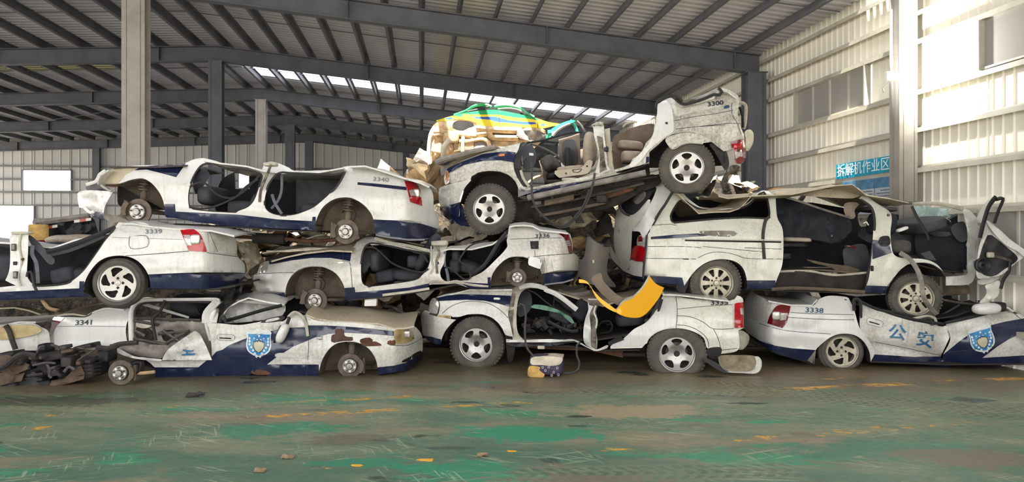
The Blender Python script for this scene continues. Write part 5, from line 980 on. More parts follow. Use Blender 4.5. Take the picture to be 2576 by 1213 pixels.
# ================================================================ upper off-roader, number 3300
C = Car('off_roader', 'white off-roader numbered 3300 tilted on top of the right stack, tan seats', 1480, 470, 10.4, -11, width=1.75)
C.shape((1100, 440, 1890, 280), (1100, 545, 1890, 440), ends=((1140, 1098, .5), (1852, 1900, .45)), flares=((1230, 526, 80), (1727, 416, 84))); C.rough(.018)
wing = sm(ZE(210, 652, 330, 590, 480, 534, 640, 488, 748, 462, 748, 462, 730, 520, 706, 560, 700, 640, 730, 720, 768, 778), False, 6)[:-1]+sm(ZE(768, 778, 742, 804, 712, 742, 662, 694, 600, 670, 520, 664, 440, 676, 392, 706, 388, 732, 310, 738, 234, 752, 222, 700), False, 6)
C.panel('front_wing', wing, (), [(ZE(212, 652, 330, 594, 480, 540, 650, 520, 716, 530, 704, 604, 600, 588, 480, 592, 340, 622, 222, 684), 1)], ('white_grimy', 'navy'), thick=.03, back='under')
C.panel('front_bumper', sm(ZE(160, 792, 220, 766, 310, 742, 392, 732, 392, 732, 342, 790, 314, 850, 306, 900, 302, 1000, 250, 985, 196, 950, 160, 900, 154, 840), True, 6), (), [(ZE(150, 932, 220, 918, 310, 892, 300, 1020, 150, 990), 1)], ('white_dirty', 'navy'), off=-.03)
C.panel('bumper_underside', sm(ZE(165, 935, 300, 900, 340, 1060, 260, 1030, 190, 975), True, 6), mats=('navy',), off=.08); C.panel('indicator', sm(ZE(196, 690, 222, 664, 232, 744, 198, 760), True, 4), mats=('lamp_clear', 'amber'), regions=[(ZE(208, 670, 224, 670, 226, 740, 208, 745), 1)], thick=.02, off=-.02); C.pad('side_marker', *ZE(613, 550)[0], 17, 7, C.dep(1262, 390)-.02, C.dep(1262, 390)+.01, 'amber', lock=True)
C.loft('bonnet', ZE(120, 604, 250, 560, 400, 520, 560, 486), .12, 1.6, 'scrap_grey', crown=.03, wob=.03); C.tube('bonnet_lip', ZE(130, 600, 200, 576, 400, 524, 565, 490), .035, 'scrap_grey', .08); C.panel('radiator_end', sm(ZE(170, 640, 240, 590, 300, 570, 250, 620, 210, 655, 200, 690, 175, 700), True, 5), mats=('scrap_grey',), off=.1)
C.panel('hinge_post', sm(ZE(740, 470, 790, 458, 770, 520, 752, 600, 765, 700, 800, 776, 770, 790, 730, 726, 700, 640, 706, 560), True, 6), mats=('black',), off=.02, wob=.03); C.tube('post_edge', ZE(752, 660, 770, 720, 812, 780), .02, 'jamb', .0)
dk = C.panel('heater_duct', sm(ZQ(170, 470, 190, 380, 260, 340, 330, 370, 380, 470, 380, 560, 330, 680, 220, 700, 190, 600), True, 6), mats=('cabin_grey',), off=.25, thick=.12); C.panel('duct_label', ZQ(282, 466, 342, 472, 342, 506, 282, 502), mats=('foam',), off=.235, thick=.004, parent=dk); C.tube('duct_rim', ZQ(250, 330, 180, 400, 176, 560, 190, 640), .02, 'steel', .15)
quarter = sm(ZG(590, 180, 640, 150, 690, 134, 730, 165, 780, 190, 900, 166, 1000, 132, 1046, 100, 1036, 62, 1100, 74, 1170, 114, 1182, 165, 1172, 240, 1192, 340, 1218, 400, 1222, 432, 1222, 432, 1135, 450, 1145, 500, 1070, 522), False, 6)[:-1]+sm(ZG(1070, 522, 1010, 476, 940, 420, 860, 390, 780, 382, 700, 396, 640, 430, 586, 480, 530, 526), False, 6)+ZG(528, 600, 500, 614, 250, 682, 0, 748)+ZQ(1100, 880, 700, 960, 240, 1040, 130, 1080, 126, 936)+sm(ZQ(190, 930, 320, 945, 700, 868, 1190, 770, 1250, 740, 1400, 716, 1500, 690, 1600, 660, 1680, 620, 1720, 546, 1800, 500, 1870, 400, 1900, 330, 1990, 230, 2020, 80), False, 6)+ZG(586, 250)
C.panel('body_side', quarter, (), [(ZQ(100, 930, 245, 988, 700, 910, 1190, 828, 1500, 758, 1900, 610, 1904, 520, 1960, 520, 1970, 700, 1000, 1000, 100, 1120), 1), (ZG(690, 140, 780, 190, 900, 166, 1000, 135, 1060, 190, 940, 220, 800, 250, 720, 270, 700, 200), 2)], ('white_grimy', 'navy', 'white_dirty'), thick=.04, back='tan_trim')
C.panel('pillar_skin', sm(ZG(592, 186, 650, 152, 690, 200, 706, 300, 704, 376, 640, 420, 590, 460, 520, 520, 470, 590, 400, 640, 380, 630, 440, 560, 500, 500, 540, 440, 574, 340, 590, 250), True, 6), mats=('white',), off=-.012, thick=.02); C.pad('pillar_hole', *ZG(655, 322)[0], 6, 9, C.dep(1676, 311)-.02, C.dep(1676, 311), 'black', lock=True)
for ln in (ZG(712, 300, 860, 270, 1000, 250, 1140, 224), ZG(720, 360, 900, 340, 1100, 320, 1190, 320), ZG(1130, 170, 1130, 250, 1170, 320, 1195, 400), ZG(905, 342, 980, 335, 1080, 330)): seam(C, ln)
C.text('3300', *ZG(1010, 175)[0], 11, 'ink_dark', -7, 'number', sx=1.35, bold=.03); dirt(C, 'blue_mark', ZG(1070, 196, 1110, 184, 1112, 204, 1072, 214), 'ink_blue')
C.panel('arch_flare', sm(ZG(645, 440, 700, 404, 800, 386, 900, 402, 985, 446, 940, 460, 900, 462, 820, 458, 760, 474, 694, 504, 694, 504), True, 5), mats=('white_grimy',), off=-.07, wob=.02); C.tube('flare_edge', ZG(650, 446, 696, 504, 760, 476, 820, 460, 920, 466), .01, 'white', -.075); C.panel('torn_liner', sm(ZG(970, 470, 1040, 450, 1090, 520, 1110, 620, 1080, 660, 1040, 590, 1000, 520), True, 6), mats=('rubber',), off=.04, wob=.05)
tl = C.panel('tail_lamp', sm(ZG(1128, 458, 1226, 428, 1226, 428, 1232, 560, 1200, 612, 1150, 606, 1150, 606, 1144, 530), True, 5), mats=('lamp_dark_red',), thick=.06, off=-.05, step=8); C.panel('reversing_lens', ZG(1150, 520, 1200, 510, 1208, 560, 1158, 576), mats=('lamp_clear',), thick=.01, off=-.056, parent=tl); C.panel('brake_lens', ZG(1140, 466, 1206, 448, 1208, 500, 1148, 512), mats=('lamp_red',), thick=.01, off=-.056, parent=tl)
C.panel('rear_flange', sm(ZG(1222, 380, 1260, 362, 1286, 390, 1284, 460, 1250, 520, 1226, 520, 1230, 440), True, 5), mats=('jamb',), off=.25, wob=.03); C.tube('rear_window_frame', ZG(1170, 170, 1228, 185, 1228, 300, 1215, 360), .025, 'jamb', .4); C.tube('rear_window_frame', ZG(1185, 200, 1205, 260, 1210, 350), .02, 'black', .3)
C.tube('torn_roof_edge', ZG(575, 210, 590, 160, 640, 130, 720, 120, 770, 160), .02, 'rubber', .0); C.tube('torn_roof_edge', ZG(720, 140, 780, 180, 900, 150, 1000, 110, 1040, 115, 1058, 90, 1030, 62), .022, 'rubber', .02); C.panel('torn_headliner', sm(ZG(820, 140, 920, 110, 1000, 70, 1030, 60, 1020, 110, 920, 140), True, 5), mats=('scrap_grey',), off=.3, wob=.06); C.loft('roof_skin', ZG(720, 150, 780, 180, 900, 158, 1000, 122, 1040, 64, 1100, 74, 1168, 112), .08, 1.65, 'white_dirty', crown=.02, wob=.05)
wheel(C, *ZE(522, 942)[0], .368, .235, .222, 'suv5', d=-.02, rot=54, tilt=4); wheel(C, *ZG(802, 640)[0], .372, .235, .222, 'suv5', d=-.02, rot=90, flat=.335)
C.arch('wheel_house', ZE(742, 830, 742, 804, 712, 742, 662, 694, 600, 670, 520, 664, 440, 676, 392, 706, 340, 790, 306, 900), .5, 'under'); C.arch('wheel_house', ZG(1080, 600, 1070, 522, 1010, 476, 940, 420, 860, 390, 780, 382, 700, 396, 640, 430, 586, 480, 530, 526, 528, 620), .5, 'under')
b = MB(); b.tube([C.at(*p, -.12) for p in ZQ(262, 1092, 700, 1000, 1200, 890, 1900, 742)], .042, 'scrap_grey', 10); b.build('side_step', C.root, True, math.radians(40))
for x, y in ((600, 1030), (1480, 840)): b = MB(); b.tube([C.at(*p, d_) for p, d_ in zip(ZQ(x, y, x, y+60, x+10, y+50), (-.1, .0, .3))], .018, 'steel', 6); b.build('step_bracket', C.root)
C.loft('floor_pan', ZQ(130, 1010, 700, 920, 1190, 830, 1500, 760, 1940, 600), .06, 1.7, 'under', n=4); C.loft('underbody', ZQ(100, 1120, 700, 1060, 1200, 960, 1700, 860, 2060, 760), .15, 1.65, 'under', n=6, wob=.06)
b = MB(); rnd = random.Random(9)
for i in range(26):
    x = rnd.uniform(300, 2000); y = 1180-x*.21+rnd.uniform(-30, 60); p = C.tr(*ZQ(x, y)[0], rnd.uniform(.1, 1.2)); L = rnd.uniform(.1, .5); b.box(p, C.e*L-UP*L*-.2, C.n*rnd.uniform(.03, .2), UP*rnd.uniform(-.12, -.03), rnd.choice(('under', 'under_dirt', 'steel', 'under')))
for y0, d_ in ((1090, .35), (1150, .6), (1200, .9)): b.tube([C.tr(*p, d_) for p in ZQ(300, y0+10, 900, y0-90, 1700, y0-240)], .03, 'under_dirt', 6)
b.build('chassis_parts', C.root)['kind'] = 'stuff'
# cabin
C.wall('far_side', ZQ(180, 420, 500, 330, 980, 200, 980, 620, 640, 760, 300, 900), 1.55, 'brown_trim', [sm(ZQ(395, 380, 540, 340, 620, 420, 600, 640, 500, 640, 420, 520), True, 8)])
C.wall('rear_lining', sm(ZQ(1400, 170, 1560, 80, 1700, 0, 2040, -40, 2010, 220, 1880, 420, 1720, 560, 1560, 660, 1420, 640), True, 8), .75, 'brown_trim', wob=.12)
C.panel('far_door_trim', ZQ(690, 280, 980, 190, 1000, 640, 760, 640, 700, 560), mats=('brown_trim',), off=1.2); C.panel('far_door_pocket', sm(ZQ(750, 320, 900, 290, 940, 420, 940, 600, 800, 620, 752, 560), True, 6), mats=('door_trim',), off=1.15); C.pad('far_clips', *ZQ(700, 440)[0], 14, 60, .9, 1.1, 'black', ex=8)
st = C.pad('front_seat', *ZQ(830, 665)[0], 80, 20, .25, .75, 'seat_tan', rot=-4); C.pad('backrest', *ZQ(1085, 370)[0], 36, 94, .22, .72, 'seat_tan', rot=2, ex=2.6, parent=st, bend=-.12); C.panel('seat_side_cover', sm(ZQ(636, 718, 900, 684, 1015, 664, 1060, 610, 1110, 562, 1160, 580, 1150, 650, 1092, 752, 900, 782, 700, 812, 668, 790), True, 5), mats=('tan_trim',), off=.16, parent=st); C.tube('lever_groove', ZQ(880, 705, 1010, 690, 960, 740, 900, 735, 880, 705), .006, 'scrap_dark', .155, parent=st); C.pad('bolt_cover', *ZQ(1085, 652)[0], 4, 4, .14, .18, 'black', parent=st, lock=True); C.pad('bolt_cover', *ZQ(795, 752)[0], 4, 4, .14, .18, 'black', parent=st, lock=True)
C.pad('rear_seat', *ZQ(1690, 470)[0], 60, 34, .35, 1.4, 'seat_tan', rot=4); C.pad('rear_seat', *ZQ(1660, 290)[0], 68, 26, .45, 1.4, 'seat_tan', rot=6); C.pad('rear_seat_base', *ZQ(1640, 620)[0], 34, 16, .35, 1.3, 'cabin_grey'); C.tube('grab_handle', ZQ(1580, 110, 1620, 70, 1700, 40, 1780, 40), .014, 'tan_trim', .55)
C.panel('centre_pillar', sm(ZQ(1160, 72, 1240, 40, 1308, 56, 1330, 250, 1346, 400, 1372, 640, 1410, 704, 1330, 735, 1262, 762, 1200, 742, 1246, 560, 1240, 450, 1190, 260, 1170, 130), True, 6), (), [(ZQ(1220, 230, 1300, 250, 1330, 560, 1360, 700, 1260, 750, 1262, 560, 1250, 400), 1)], ('white_dirty', 'scorch'), off=-.02, thick=.09, wob=.04); C.panel('pillar_trim', ZQ(1325, 140, 1400, 120, 1420, 400, 1440, 660, 1380, 650, 1345, 330), mats=('tan_trim',), off=.06); C.pad('belt_clip', *ZQ(1350, 415)[0], 11, 14, -.02, .06, 'black')
b = MB()
for i in range(14): b.tube([C.at(*ZQ(1160+11*i, 40+rnd.uniform(0, 60))[0], rnd.uniform(-.04, .1)), C.at(*ZQ(1160+11*i+rnd.uniform(-10, 10), 90)[0], .03)], .012, 'jamb', 5)
b.build('torn_pillar_top', C.root)
C.tube('roof_wire', ZQ(240, 330, 480, 290, 800, 200, 1020, 180), .016, 'black', .6); C.tube('dash_bar', ZQ(300, 340, 420, 380, 560, 440, 680, 510), .016, 'steel', .4); C.pad('dashboard', *ZQ(480, 560)[0], 40, 40, .3, 1.3, 'door_trim', rot=-30, ex=4); C.pad('footwell_unit', *ZQ(540, 760)[0], 40, 26, .3, 1.2, 'black', ex=3); C.pad('carpet_heap', *ZQ(620, 850)[0], 70, 14, .2, 1.3, 'under')
C.pad('floor_trim', *ZQ(830, 830)[0], 40, 9, .04, .2, 'jamb')
C.tube('hanging_hose', ZQ(200, 570, 240, 520, 300, 550, 318, 640, 320, 900)+ZE(835, 850, 868, 940, 960, 1030, 1050, 1074, 1130, 1030, 1210, 930, 1265, 800, 1290, 680), .017, 'hose', -.16); C.tube('hanging_hose', ZE(950, 1022, 1040, 1064, 1120, 1020, 1200, 925, 1250, 800), .010, 'hose', -.19)
ZY = zm(1050, 230, 1.822)
C.panel('chassis_side', sm(ZY(440, 470, 520, 500, 800, 440, 1080, 380, 1110, 425, 1010, 470, 900, 530, 740, 562, 560, 602, 470, 620, 430, 560), True, 8), mats=('under',), off=.28, thick=.2, wob=.10); C.panel('crossmember', sm(ZY(820, 470, 980, 430, 990, 452, 830, 500), True, 6), mats=('rust',), off=.22, wob=.03); C.tube('brake_line', ZY(520, 530, 700, 500, 900, 455, 1040, 420), .018, 'steel', .2); C.tube('brake_line', ZY(560, 570, 700, 545, 860, 510), .022, 'under_dirt', .2); C.pad('transfer_case', *ZY(840, 490)[0], 30, 22, .12, .4, 'grime', ex=5)
C.panel('bumper_lower', sm(ZY(108, 520, 190, 505, 220, 560, 240, 620, 170, 600, 120, 570), True, 6), mats=('navy',), off=.05, wob=.05)
# ================================================================ van on the right
C = Car('van', 'white police van with open side door and caved-in roof, upper right', 1850, 690, 10.1, -1, cat='van', width=1.8)
def vdep(x, y):
    d = .05*(1.6*((y-600)/130-.4))**2
    if y < 590: d += .0024*(590-y)
    if x < 1632: d += 1.25*((1632-x)/90)**1.5
    q = math.hypot(x-1802, y-713)/78
    if q < 1.3: d -= .03*max(0, (1.3-q)/.3)
    return d
C.dep = vdep; C.rough(.025); vdep = C.dep
side = sm(ZK(640, 150, 690, 202, 740, 255, 850, 330, 960, 338, 1090, 332, 1170, 314, 1240, 270, 1300, 206, 1345, 188, 1382, 196, 1440, 240, 1440, 240, 1452, 400, 1490, 480, 1502, 560, 1502, 700, 1490, 800, 1452, 900, 1422, 985), False, 6)[:-1]+ZK(1422, 985, 1210, 978)
arR = ZK(1210, 978, 1204, 880, 1170, 802, 1110, 758, 1030, 742, 950, 746, 880, 770, 820, 810, 770, 862, 738, 908, 700, 966)
side = side[:-1]+sm(arR, False, 6)+sm(ZK(700, 966, 640, 946, 500, 934, 380, 926, 384, 770, 390, 700, 406, 560, 430, 520, 440, 440, 480, 380, 504, 330, 560, 252, 640, 150), False, 6)[1:-1]
wn = sm(ZK(620, 448, 604, 430, 598, 395, 622, 338, 662, 280, 694, 262, 740, 292, 800, 326, 880, 348, 980, 354, 1090, 346, 1180, 326, 1252, 282, 1312, 216, 1346, 202, 1366, 232, 1386, 330, 1390, 390, 1368, 412, 1200, 408, 1020, 415, 800, 432), True, 6)
C.panel('body_side', side, (wn,), [(ZK(360, 870, 690, 890, 720, 1000, 360, 1000), 1), (ZK(1190, 912, 1440, 912, 1440, 1010, 1190, 1010), 1), (ZK(438, 562, 640, 544, 820, 534, 900, 552, 700, 570, 438, 582), 1)], ('white_van', 'navy'), thick=.04, back='cabin', step=11)
b = MB(); b.tube([C.at(x, y, vdep(x, y)-.006) for x, y in wn+wn[:1]], .014, 'rubber', 5, False); b.build('window_seal', C.root)
dirt(C, 'grey_decal', ZK(830, 516, 1108, 516, 1110, 556, 1000, 560, 830, 540), 'scrap_grey'); b = MB(); b.tube([C.at(x, y, vdep(x, y)-.012) for x, y in ZK(690, 578, 1000, 582, 1480, 590)], .012, 'white_van', 5); b.build('door_rail', C.root); seam(C, ZK(712, 590, 1000, 596, 1484, 604), .010, 'black', off=-.01)
for ln in (ZK(410, 640, 700, 640, 840, 650), ZK(1190, 650, 1490, 660), ZK(395, 735, 700, 738, 800, 740), ZK(820, 730, 880, 700, 960, 684, 1050, 690, 1130, 710, 1220, 736, 1490, 740), ZK(860, 640, 1000, 652, 1330, 682), ZK(440, 470, 600, 460, 640, 470)): seam(C, ln)
dirt(C, 'scuff', ZK(690, 736, 755, 738, 755, 746, 692, 742), 'under'); b = MB(); b.tube([C.at(x, y, vdep(x, y)-.01) for x, y in sm(ZK(1390, 400, 1360, 430, 1342, 520, 1340, 600, 1350, 740), False, 6)], .022, 'scrap_dark', 6, True, 1.); b.build('tape_strip', C.root)
C.panel('mud_flap', sm(ZK(745, 860, 740, 930, 716, 1000, 705, 1030, 660, 1000, 640, 960, 700, 900), True, 5), mats=('rubber',), off=.02); wheel(C, *ZK(965, 934)[0], .345, .22, .216, 'van8', d=-.01, rot=22, mat='alloy_dusty'); C.arch('wheel_house', arR, .5, 'under')
# tailgate and rear corner
C.panel('tailgate_pillar', sm(ZK(476, 150, 520, 120, 632, 122, 642, 150, 560, 292, 470, 430, 384, 572, 348, 522, 290, 516, 300, 488, 352, 428, 440, 282, 484, 178), True, 6), mats=('white',), off=-.04, wob=.02); C.tube('pillar_gap', ZK(640, 152, 560, 290, 500, 380, 400, 560), .02, 'rubber', .12)
C.panel('tailgate', sm(ZK(156, 400, 172, 340, 195, 320, 225, 356, 280, 388, 340, 350, 420, 260, 430, 300, 350, 430, 300, 488, 288, 516, 278, 700, 268, 745, 256, 822, 200, 792, 152, 700, 140, 560), True, 6), mats=('white_van',), off=-.02, wob=.02)
C.panel('rear_glass_opening', sm(ZK(196, 322, 250, 240, 390, 192, 470, 150, 430, 240, 346, 342, 284, 386, 226, 352), True, 6), mats=('cabin',), off=.04); C.tube('rear_glass_seal', ZK(190, 300, 200, 350, 250, 385, 300, 385, 360, 330, 430, 240, 470, 150), .02, 'rubber', C.dep(*ZK(280, 340)[0])-.02)
C.panel('load_bay_trim', sm(ZK(280, 250, 340, 200, 395, 200, 390, 250, 330, 300), True, 5), mats=('scrap_grey',), off=.0, wob=.03); C.panel('rear_bumper', sm(ZK(104, 620, 150, 700, 200, 792, 262, 826, 272, 752, 368, 756, 372, 900, 300, 880, 220, 850, 150, 780, 110, 700), True, 6), (), [(ZK(90, 700, 150, 770, 220, 838, 300, 872, 380, 886, 380, 930, 90, 900), 1)], ('white', 'navy'), off=-.02)
tl = C.panel('tail_lamp', sm(ZK(312, 634, 386, 650, 382, 752, 300, 752, 275, 716, 290, 660), True, 4), mats=('lamp_red',), thick=.03, off=-.07, step=8); C.panel('lamp_upper', sm(ZK(336, 560, 400, 548, 396, 640, 330, 640), True, 4), mats=('lamp_clear', 'lamp_dark_red'), regions=[(ZK(336, 560, 372, 552, 372, 600, 334, 600), 1)], thick=.02, off=-.03, parent=tl)
C.tube('corner_gap', ZK(406, 548, 396, 660, 384, 770, 376, 900), .016, 'trim_black', .0); C.tube('plate_lamp_bar', ZK(160, 480, 204, 560), .012, 'scrap_grey', C.dep(*ZK(180, 520)[0])-.04); C.pad('gate_latch', *ZK(122, 580)[0], 4, 18, 1.2, 1.4, 'scrap_dark', lock=True)
# front post, wing and sill
post = sm(ZL(488, 240, 535, 218, 620, 275, 720, 340, 738, 400, 728, 500, 736, 610, 750, 662, 790, 690, 880, 698, 960, 702, 1040, 720, 1102, 762, 1148, 836), False, 6)[:-1]
arF = ZL(1148, 836, 1120, 792, 1060, 750, 1000, 732, 930, 732, 860, 746, 800, 790, 752, 850, 716, 906, 694, 966)
post = post+sm(arF, False, 6)+sm(ZL(694, 966, 540, 958, 498, 960, 532, 930, 562, 850, 582, 700, 592, 560, 602, 400, 598, 322, 560, 282, 488, 240), False, 6)[1:-1]
C.panel('front_post', post, (), [(ZL(590, 556, 645, 560, 652, 602, 724, 602, 740, 656, 590, 706), 1), (ZL(500, 903, 720, 912, 700, 990, 490, 990), 1)], ('white_van', 'navy'), thick=.05, back='jamb')
vt = C.panel('air_vent', sm(ZL(648, 538, 716, 530, 722, 596, 650, 600), True, 4), mats=('black',), off=-.012, thick=.01)
for k in range(4): b = MB(); b.tube([C.at(*p, -.01+C.dep(*p)-.008) for p in ZL(655, 548+13*k, 714, 543+13*k)], .005, 'trim_black', 4); b.build('vent_slat', vt)
C.tube('door_seal', ZL(500, 250, 580, 310, 606, 420, 590, 620, 560, 800, 540, 930), .018, 'rubber', .06); C.pad('post_bolt', *ZL(712, 368)[0], 5, 7, -.02, .02, 'steel'); C.pad('door_lock', *ZL(588, 775)[0], 6, 14, -.02, .05, 'black', ex=5)
wheel(C, *ZL(922, 1005)[0], .335, .22, .216, 'van8', d=-.02, rot=10, mat='alloy_dusty', tilt=-13, lean=0); C.arch('wheel_house', arF, .55, 'under'); b = MB(); b.tube([C.at(*p) for p in [(x, y, d_) for (x, y), d_ in zip(sm(ZL(800, 655, 870, 700, 930, 780, 965, 880, 978, 980, 1020, 1060, 1085, 1125), False, 6), [-.05-.25*min(1, i/18) for i in range(200)])]], .034, 'scrap_grey', 6, True, .3); b.build('torn_strip', C.root, True, math.radians(50))
# side door opening: step, floor, drape, folded seat
C.panel('door_step', sm(ZL(-160, 806, 100, 800, 300, 830, 552, 812, 545, 958, 545, 958, 300, 940, 0, 930, -190, 934, -190, 934), True, 6), mats=('under',), off=.12, wob=.02); C.tube('step_edge', ZL(-180, 934, 0, 925, 300, 938, 530, 955), .025, 'under_dirt', .04); C.tube('step_nose', ZL(-150, 800, 100, 795, 300, 826, 552, 806), .016, 'jamb', .12); C.loft('cabin_floor', ZL(-170, 800, 200, 790, 560, 806), .12, 1.7, 'under_dirt', n=5, wob=.04)
C.panel('carpet_flap', sm(ZL(90, 705, 240, 735, 420, 760, 520, 800, 420, 800, 350, 826, 280, 770, 130, 730), True, 6), mats=('under_dirt',), off=.25, wob=.05); C.panel('headliner_drape', sm(ZL(-180, 210, -40, 240, 100, 282, 260, 340, 400, 390, 440, 470, 400, 520, 330, 580, 160, 560, 0, 540, -160, 500), True, 8), mats=('cabin',), off=.45, wob=.1); C.tube('drape_rail', ZL(-160, 212, 0, 252, 200, 320, 430, 392), .016, 'scrap_grey', .42)
C.panel('head_curtain', sm(ZL(380, 280, 470, 270, 490, 285, 455, 330, 460, 380, 430, 398, 380, 360), True, 5), mats=('seat_tan',), off=.35, wob=.03); st = C.pad('folded_seat', *ZL(120, 556)[0], 84, 14, .4, 1.2, 'tan_trim', rot=2, ex=4); C.pad('seat_cover', *ZL(60, 600)[0], 110, 18, .42, 1.2, 'black', parent=st); b = MB(); b.tube([C.tr(*p, .7) for p in ZL(30, 620, 34, 750)], .015, 'black', 6); b.tube([C.tr(*p, .9) for p in ZL(-60, 620, -50, 750)], .015, 'black', 6); b.build('seat_leg', st); C.pad('seat_mount', *ZL(40, 690)[0], 34, 24, .5, .9, 'black')
C.wall('far_side', ZL(-1250, 150, -900, 60, -300, 200, 480, 230, 900, 300, 1280, 340, 1330, 800, -300, 800, -1180, 700), 1.6, 'cabin', [sm(ZL(905, 310, 1180, 330, 1200, 380, 960, 440, 900, 430), True, 8)], step=40); C.panel('partition', sm(ZL(380, 620, 540, 600, 560, 820, 400, 790, 370, 700), True, 6), mats=('cabin_grey',), off=.5); C.pad('red_flare', *ZL(505, 612)[0], 28, 5, .3, .4, 'lamp_dark_red', rot=14); C.pad('seat_post', *ZL(420, 540)[0], 26, 30, .5, .8, 'steel', ex=3); C.tube('hook', ZL(520, 430, 545, 420, 560, 445), .01, 'foam', .2)
# front door opening
C.wall('dash_side', sm(ZL(750, 460, 900, 470, 1200, 480, 1300, 520, 1310, 690, 1000, 640, 760, 560), True, 8), .95, 'cabin_grey', wob=.08); C.pad('dashboard', *ZL(1180, 440)[0], 80, 38, .3, 1.5, 'cabin_grey', rot=-16); C.pad('front_seat', *ZL(862, 612)[0], 64, 36, .15, .75, 'door_trim', ex=4); C.pad('seat_back', *ZL(800, 430)[0], 44, 60, .25, .8, 'cabin', rot=10); C.panel('mat_flap', ZL(960, 660, 1030, 640, 1080, 716, 1000, 705), mats=('cabin_grey',), off=.1); C.loft('cab_floor', ZL(760, 690, 1100, 780, 1310, 806), .08, 1.7, 'under', n=4); C.pad('seat_trim_top', *ZL(810, 310)[0], 58, 12, .3, 1.2, 'door_trim', rot=6)
C.panel('windscreen', sm(ZL(905, 300, 1050, 308, 1200, 330, 1240, 360, 1120, 400, 1000, 430, 920, 440, 930, 370), True, 6), mats=('glass_cracked',), off=.7, wob=.08, thick=.006); b = MB(); rnd = random.Random(2)
for i in range(26):
    a = ZL(rnd.uniform(930, 1200), rnd.uniform(320, 420))[0]; b.tube([C.at(a[0], a[1], .66), C.at(a[0]+rnd.uniform(-14, 14), a[1]+rnd.uniform(-10, 10), .66)], .003, 'foam', 3)
b.build('glass_cracks', C.root)['kind'] = 'stuff'
C.panel('cab_lining', sm(ZL(930, 440, 1100, 430, 1300, 360, 1320, 500, 1318, 800, 1120, 790, 940, 700), True, 8), mats=('cabin',), off=.75, wob=.05); C.panel('glove_box', sm(ZL(1010, 490, 1180, 500, 1160, 530, 1060, 524), True, 5), mats=('cabin_grey',), off=.68); C.panel('far_door_card', sm(ZL(1190, 460, 1290, 420, 1310, 560, 1240, 560), True, 6), mats=('cabin_grey',), off=.66); C.tube('loose_belt', ZL(890, 300, 930, 380, 970, 450, 1010, 520, 1020, 560), .02, 'black', .0, flat=.4); C.pad('belt_buckle', *ZL(860, 475)[0], 28, 8, .1, .2, 'foam', rot=-20)
ap = sm(ZL(1280, 318, 1345, 342, 1402, 420, 1402, 520, 1384, 620, 1374, 820, 1326, 895, 1150, 905, 1150, 905, 1150, 838, 1150, 838, 1300, 824, 1318, 780, 1322, 600, 1314, 480, 1288, 370), True, 6)
C.panel('front_pillar', ap, mats=('white_silver',), off=.0, thick=.08, wob=.03); C.tube('roof_front_edge', ZL(900, 285, 1000, 280, 1150, 290, 1280, 320), .03, 'jamb', .05); C.panel('bumper_beam', ZL(1130, 900, 1330, 905, 1340, 970, 1130, 985), mats=('under_dirt',), off=.2, wob=.05)
C.loft('roof_skin', ZL(-560, 190, -480, 180, -350, 195, 0, 190, 330, 168, 480, 158, 580, 195, 770, 240, 900, 270), .14, 1.75, 'dusty', wob=.12, n=14, thick=.012); C.loft('roof_rear', ZK(640, 150, 740, 250, 850, 326, 960, 334, 1090, 328, 1170, 310, 1240, 266, 1300, 202), .16, 1.75, 'dusty', wob=.11, n=14, thick=.012)
C.panel('roof_side_fold', sm(ZL(-150, 185, 0, 180, 330, 165, 480, 158, 500, 205, 440, 240, 200, 230, 0, 215, -160, 200), True, 8), mats=('dusty',), off=.0, wob=.06); C.panel('post_flap', sm(ZL(600, 235, 720, 260, 880, 262, 960, 268, 960, 280, 860, 290, 700, 275), True, 6), mats=('trim_black',), off=.1)
C.loft('under_tray', ZK(1210, 980, 1420, 990)+ZL(0, 945, 500, 962, 690, 968), .1, 1.7, 'under', n=3); C.loft('rear_under', ZK(380, 930, 640, 948, 700, 968), .1, 1.7, 'under', n=3)
# open front door
dr = C.panel('open_door', sm(ZL(1384, 830, 1398, 640, 1440, 500, 1470, 410, 1560, 486, 1640, 572, 1750, 690, 1750, 690, 1700, 722, 1640, 772, 1560, 832, 1440, 852), True, 6), (), [(sm(ZL(1420, 640, 1470, 520, 1500, 520, 1600, 600, 1700, 700, 1600, 780, 1520, 832, 1440, 824, 1400, 760), True, 6), 1)], ('white_silver', 'black'), off=-.35, thick=.08, wob=.03)
C.panel('door_edge', sm(ZL(1460, 408, 1570, 486, 1650, 560, 1760, 640, 1760, 690, 1690, 640, 1600, 590, 1510, 496), True, 6), mats=('white',), off=-.40, parent=dr); b = MB(); b.tube([C.at(*p, -.35) for p in sm(ZL(1410, 540, 1440, 420, 1480, 300, 1530, 232), False, 6)], .05, 'black', 6, True, .5); b.tube([C.at(*p, -.35) for p in sm(ZL(1520, 430, 1550, 340, 1588, 242, 1530, 250), False, 6)], .04, 'black', 6, True, .5); b.build('window_guide', dr, True, math.radians(50)); C.panel('door_corner', sm(ZL(1382, 410, 1440, 290, 1500, 228, 1528, 224, 1480, 320, 1450, 420), True, 5), mats=('white_silver',), off=-.34, parent=dr); b = MB(); lathe(b, [(.02, .0), (.05, -.01), (.075, .02), (.085, .03), (.1, .02), (.1, -.02)], 'trim_black', C.at(*ZL(1432, 750)[0], -.37), -C.n, C.e, UP, 24); b.build('speaker', dr, True, math.radians(40)); C.tube('regulator', ZL(1470, 680, 1560, 690, 1650, 720), .02, 'steel', -.38, parent=dr); C.pad('latch', *ZL(1490, 672)[0], 16, 14, -.42, -.36, 'jamb', parent=dr, lock=True); C.tube('door_wire', ZL(1640, 720, 1630, 800, 1590, 860, 1570, 930), .02, 'black', -.35, parent=dr)
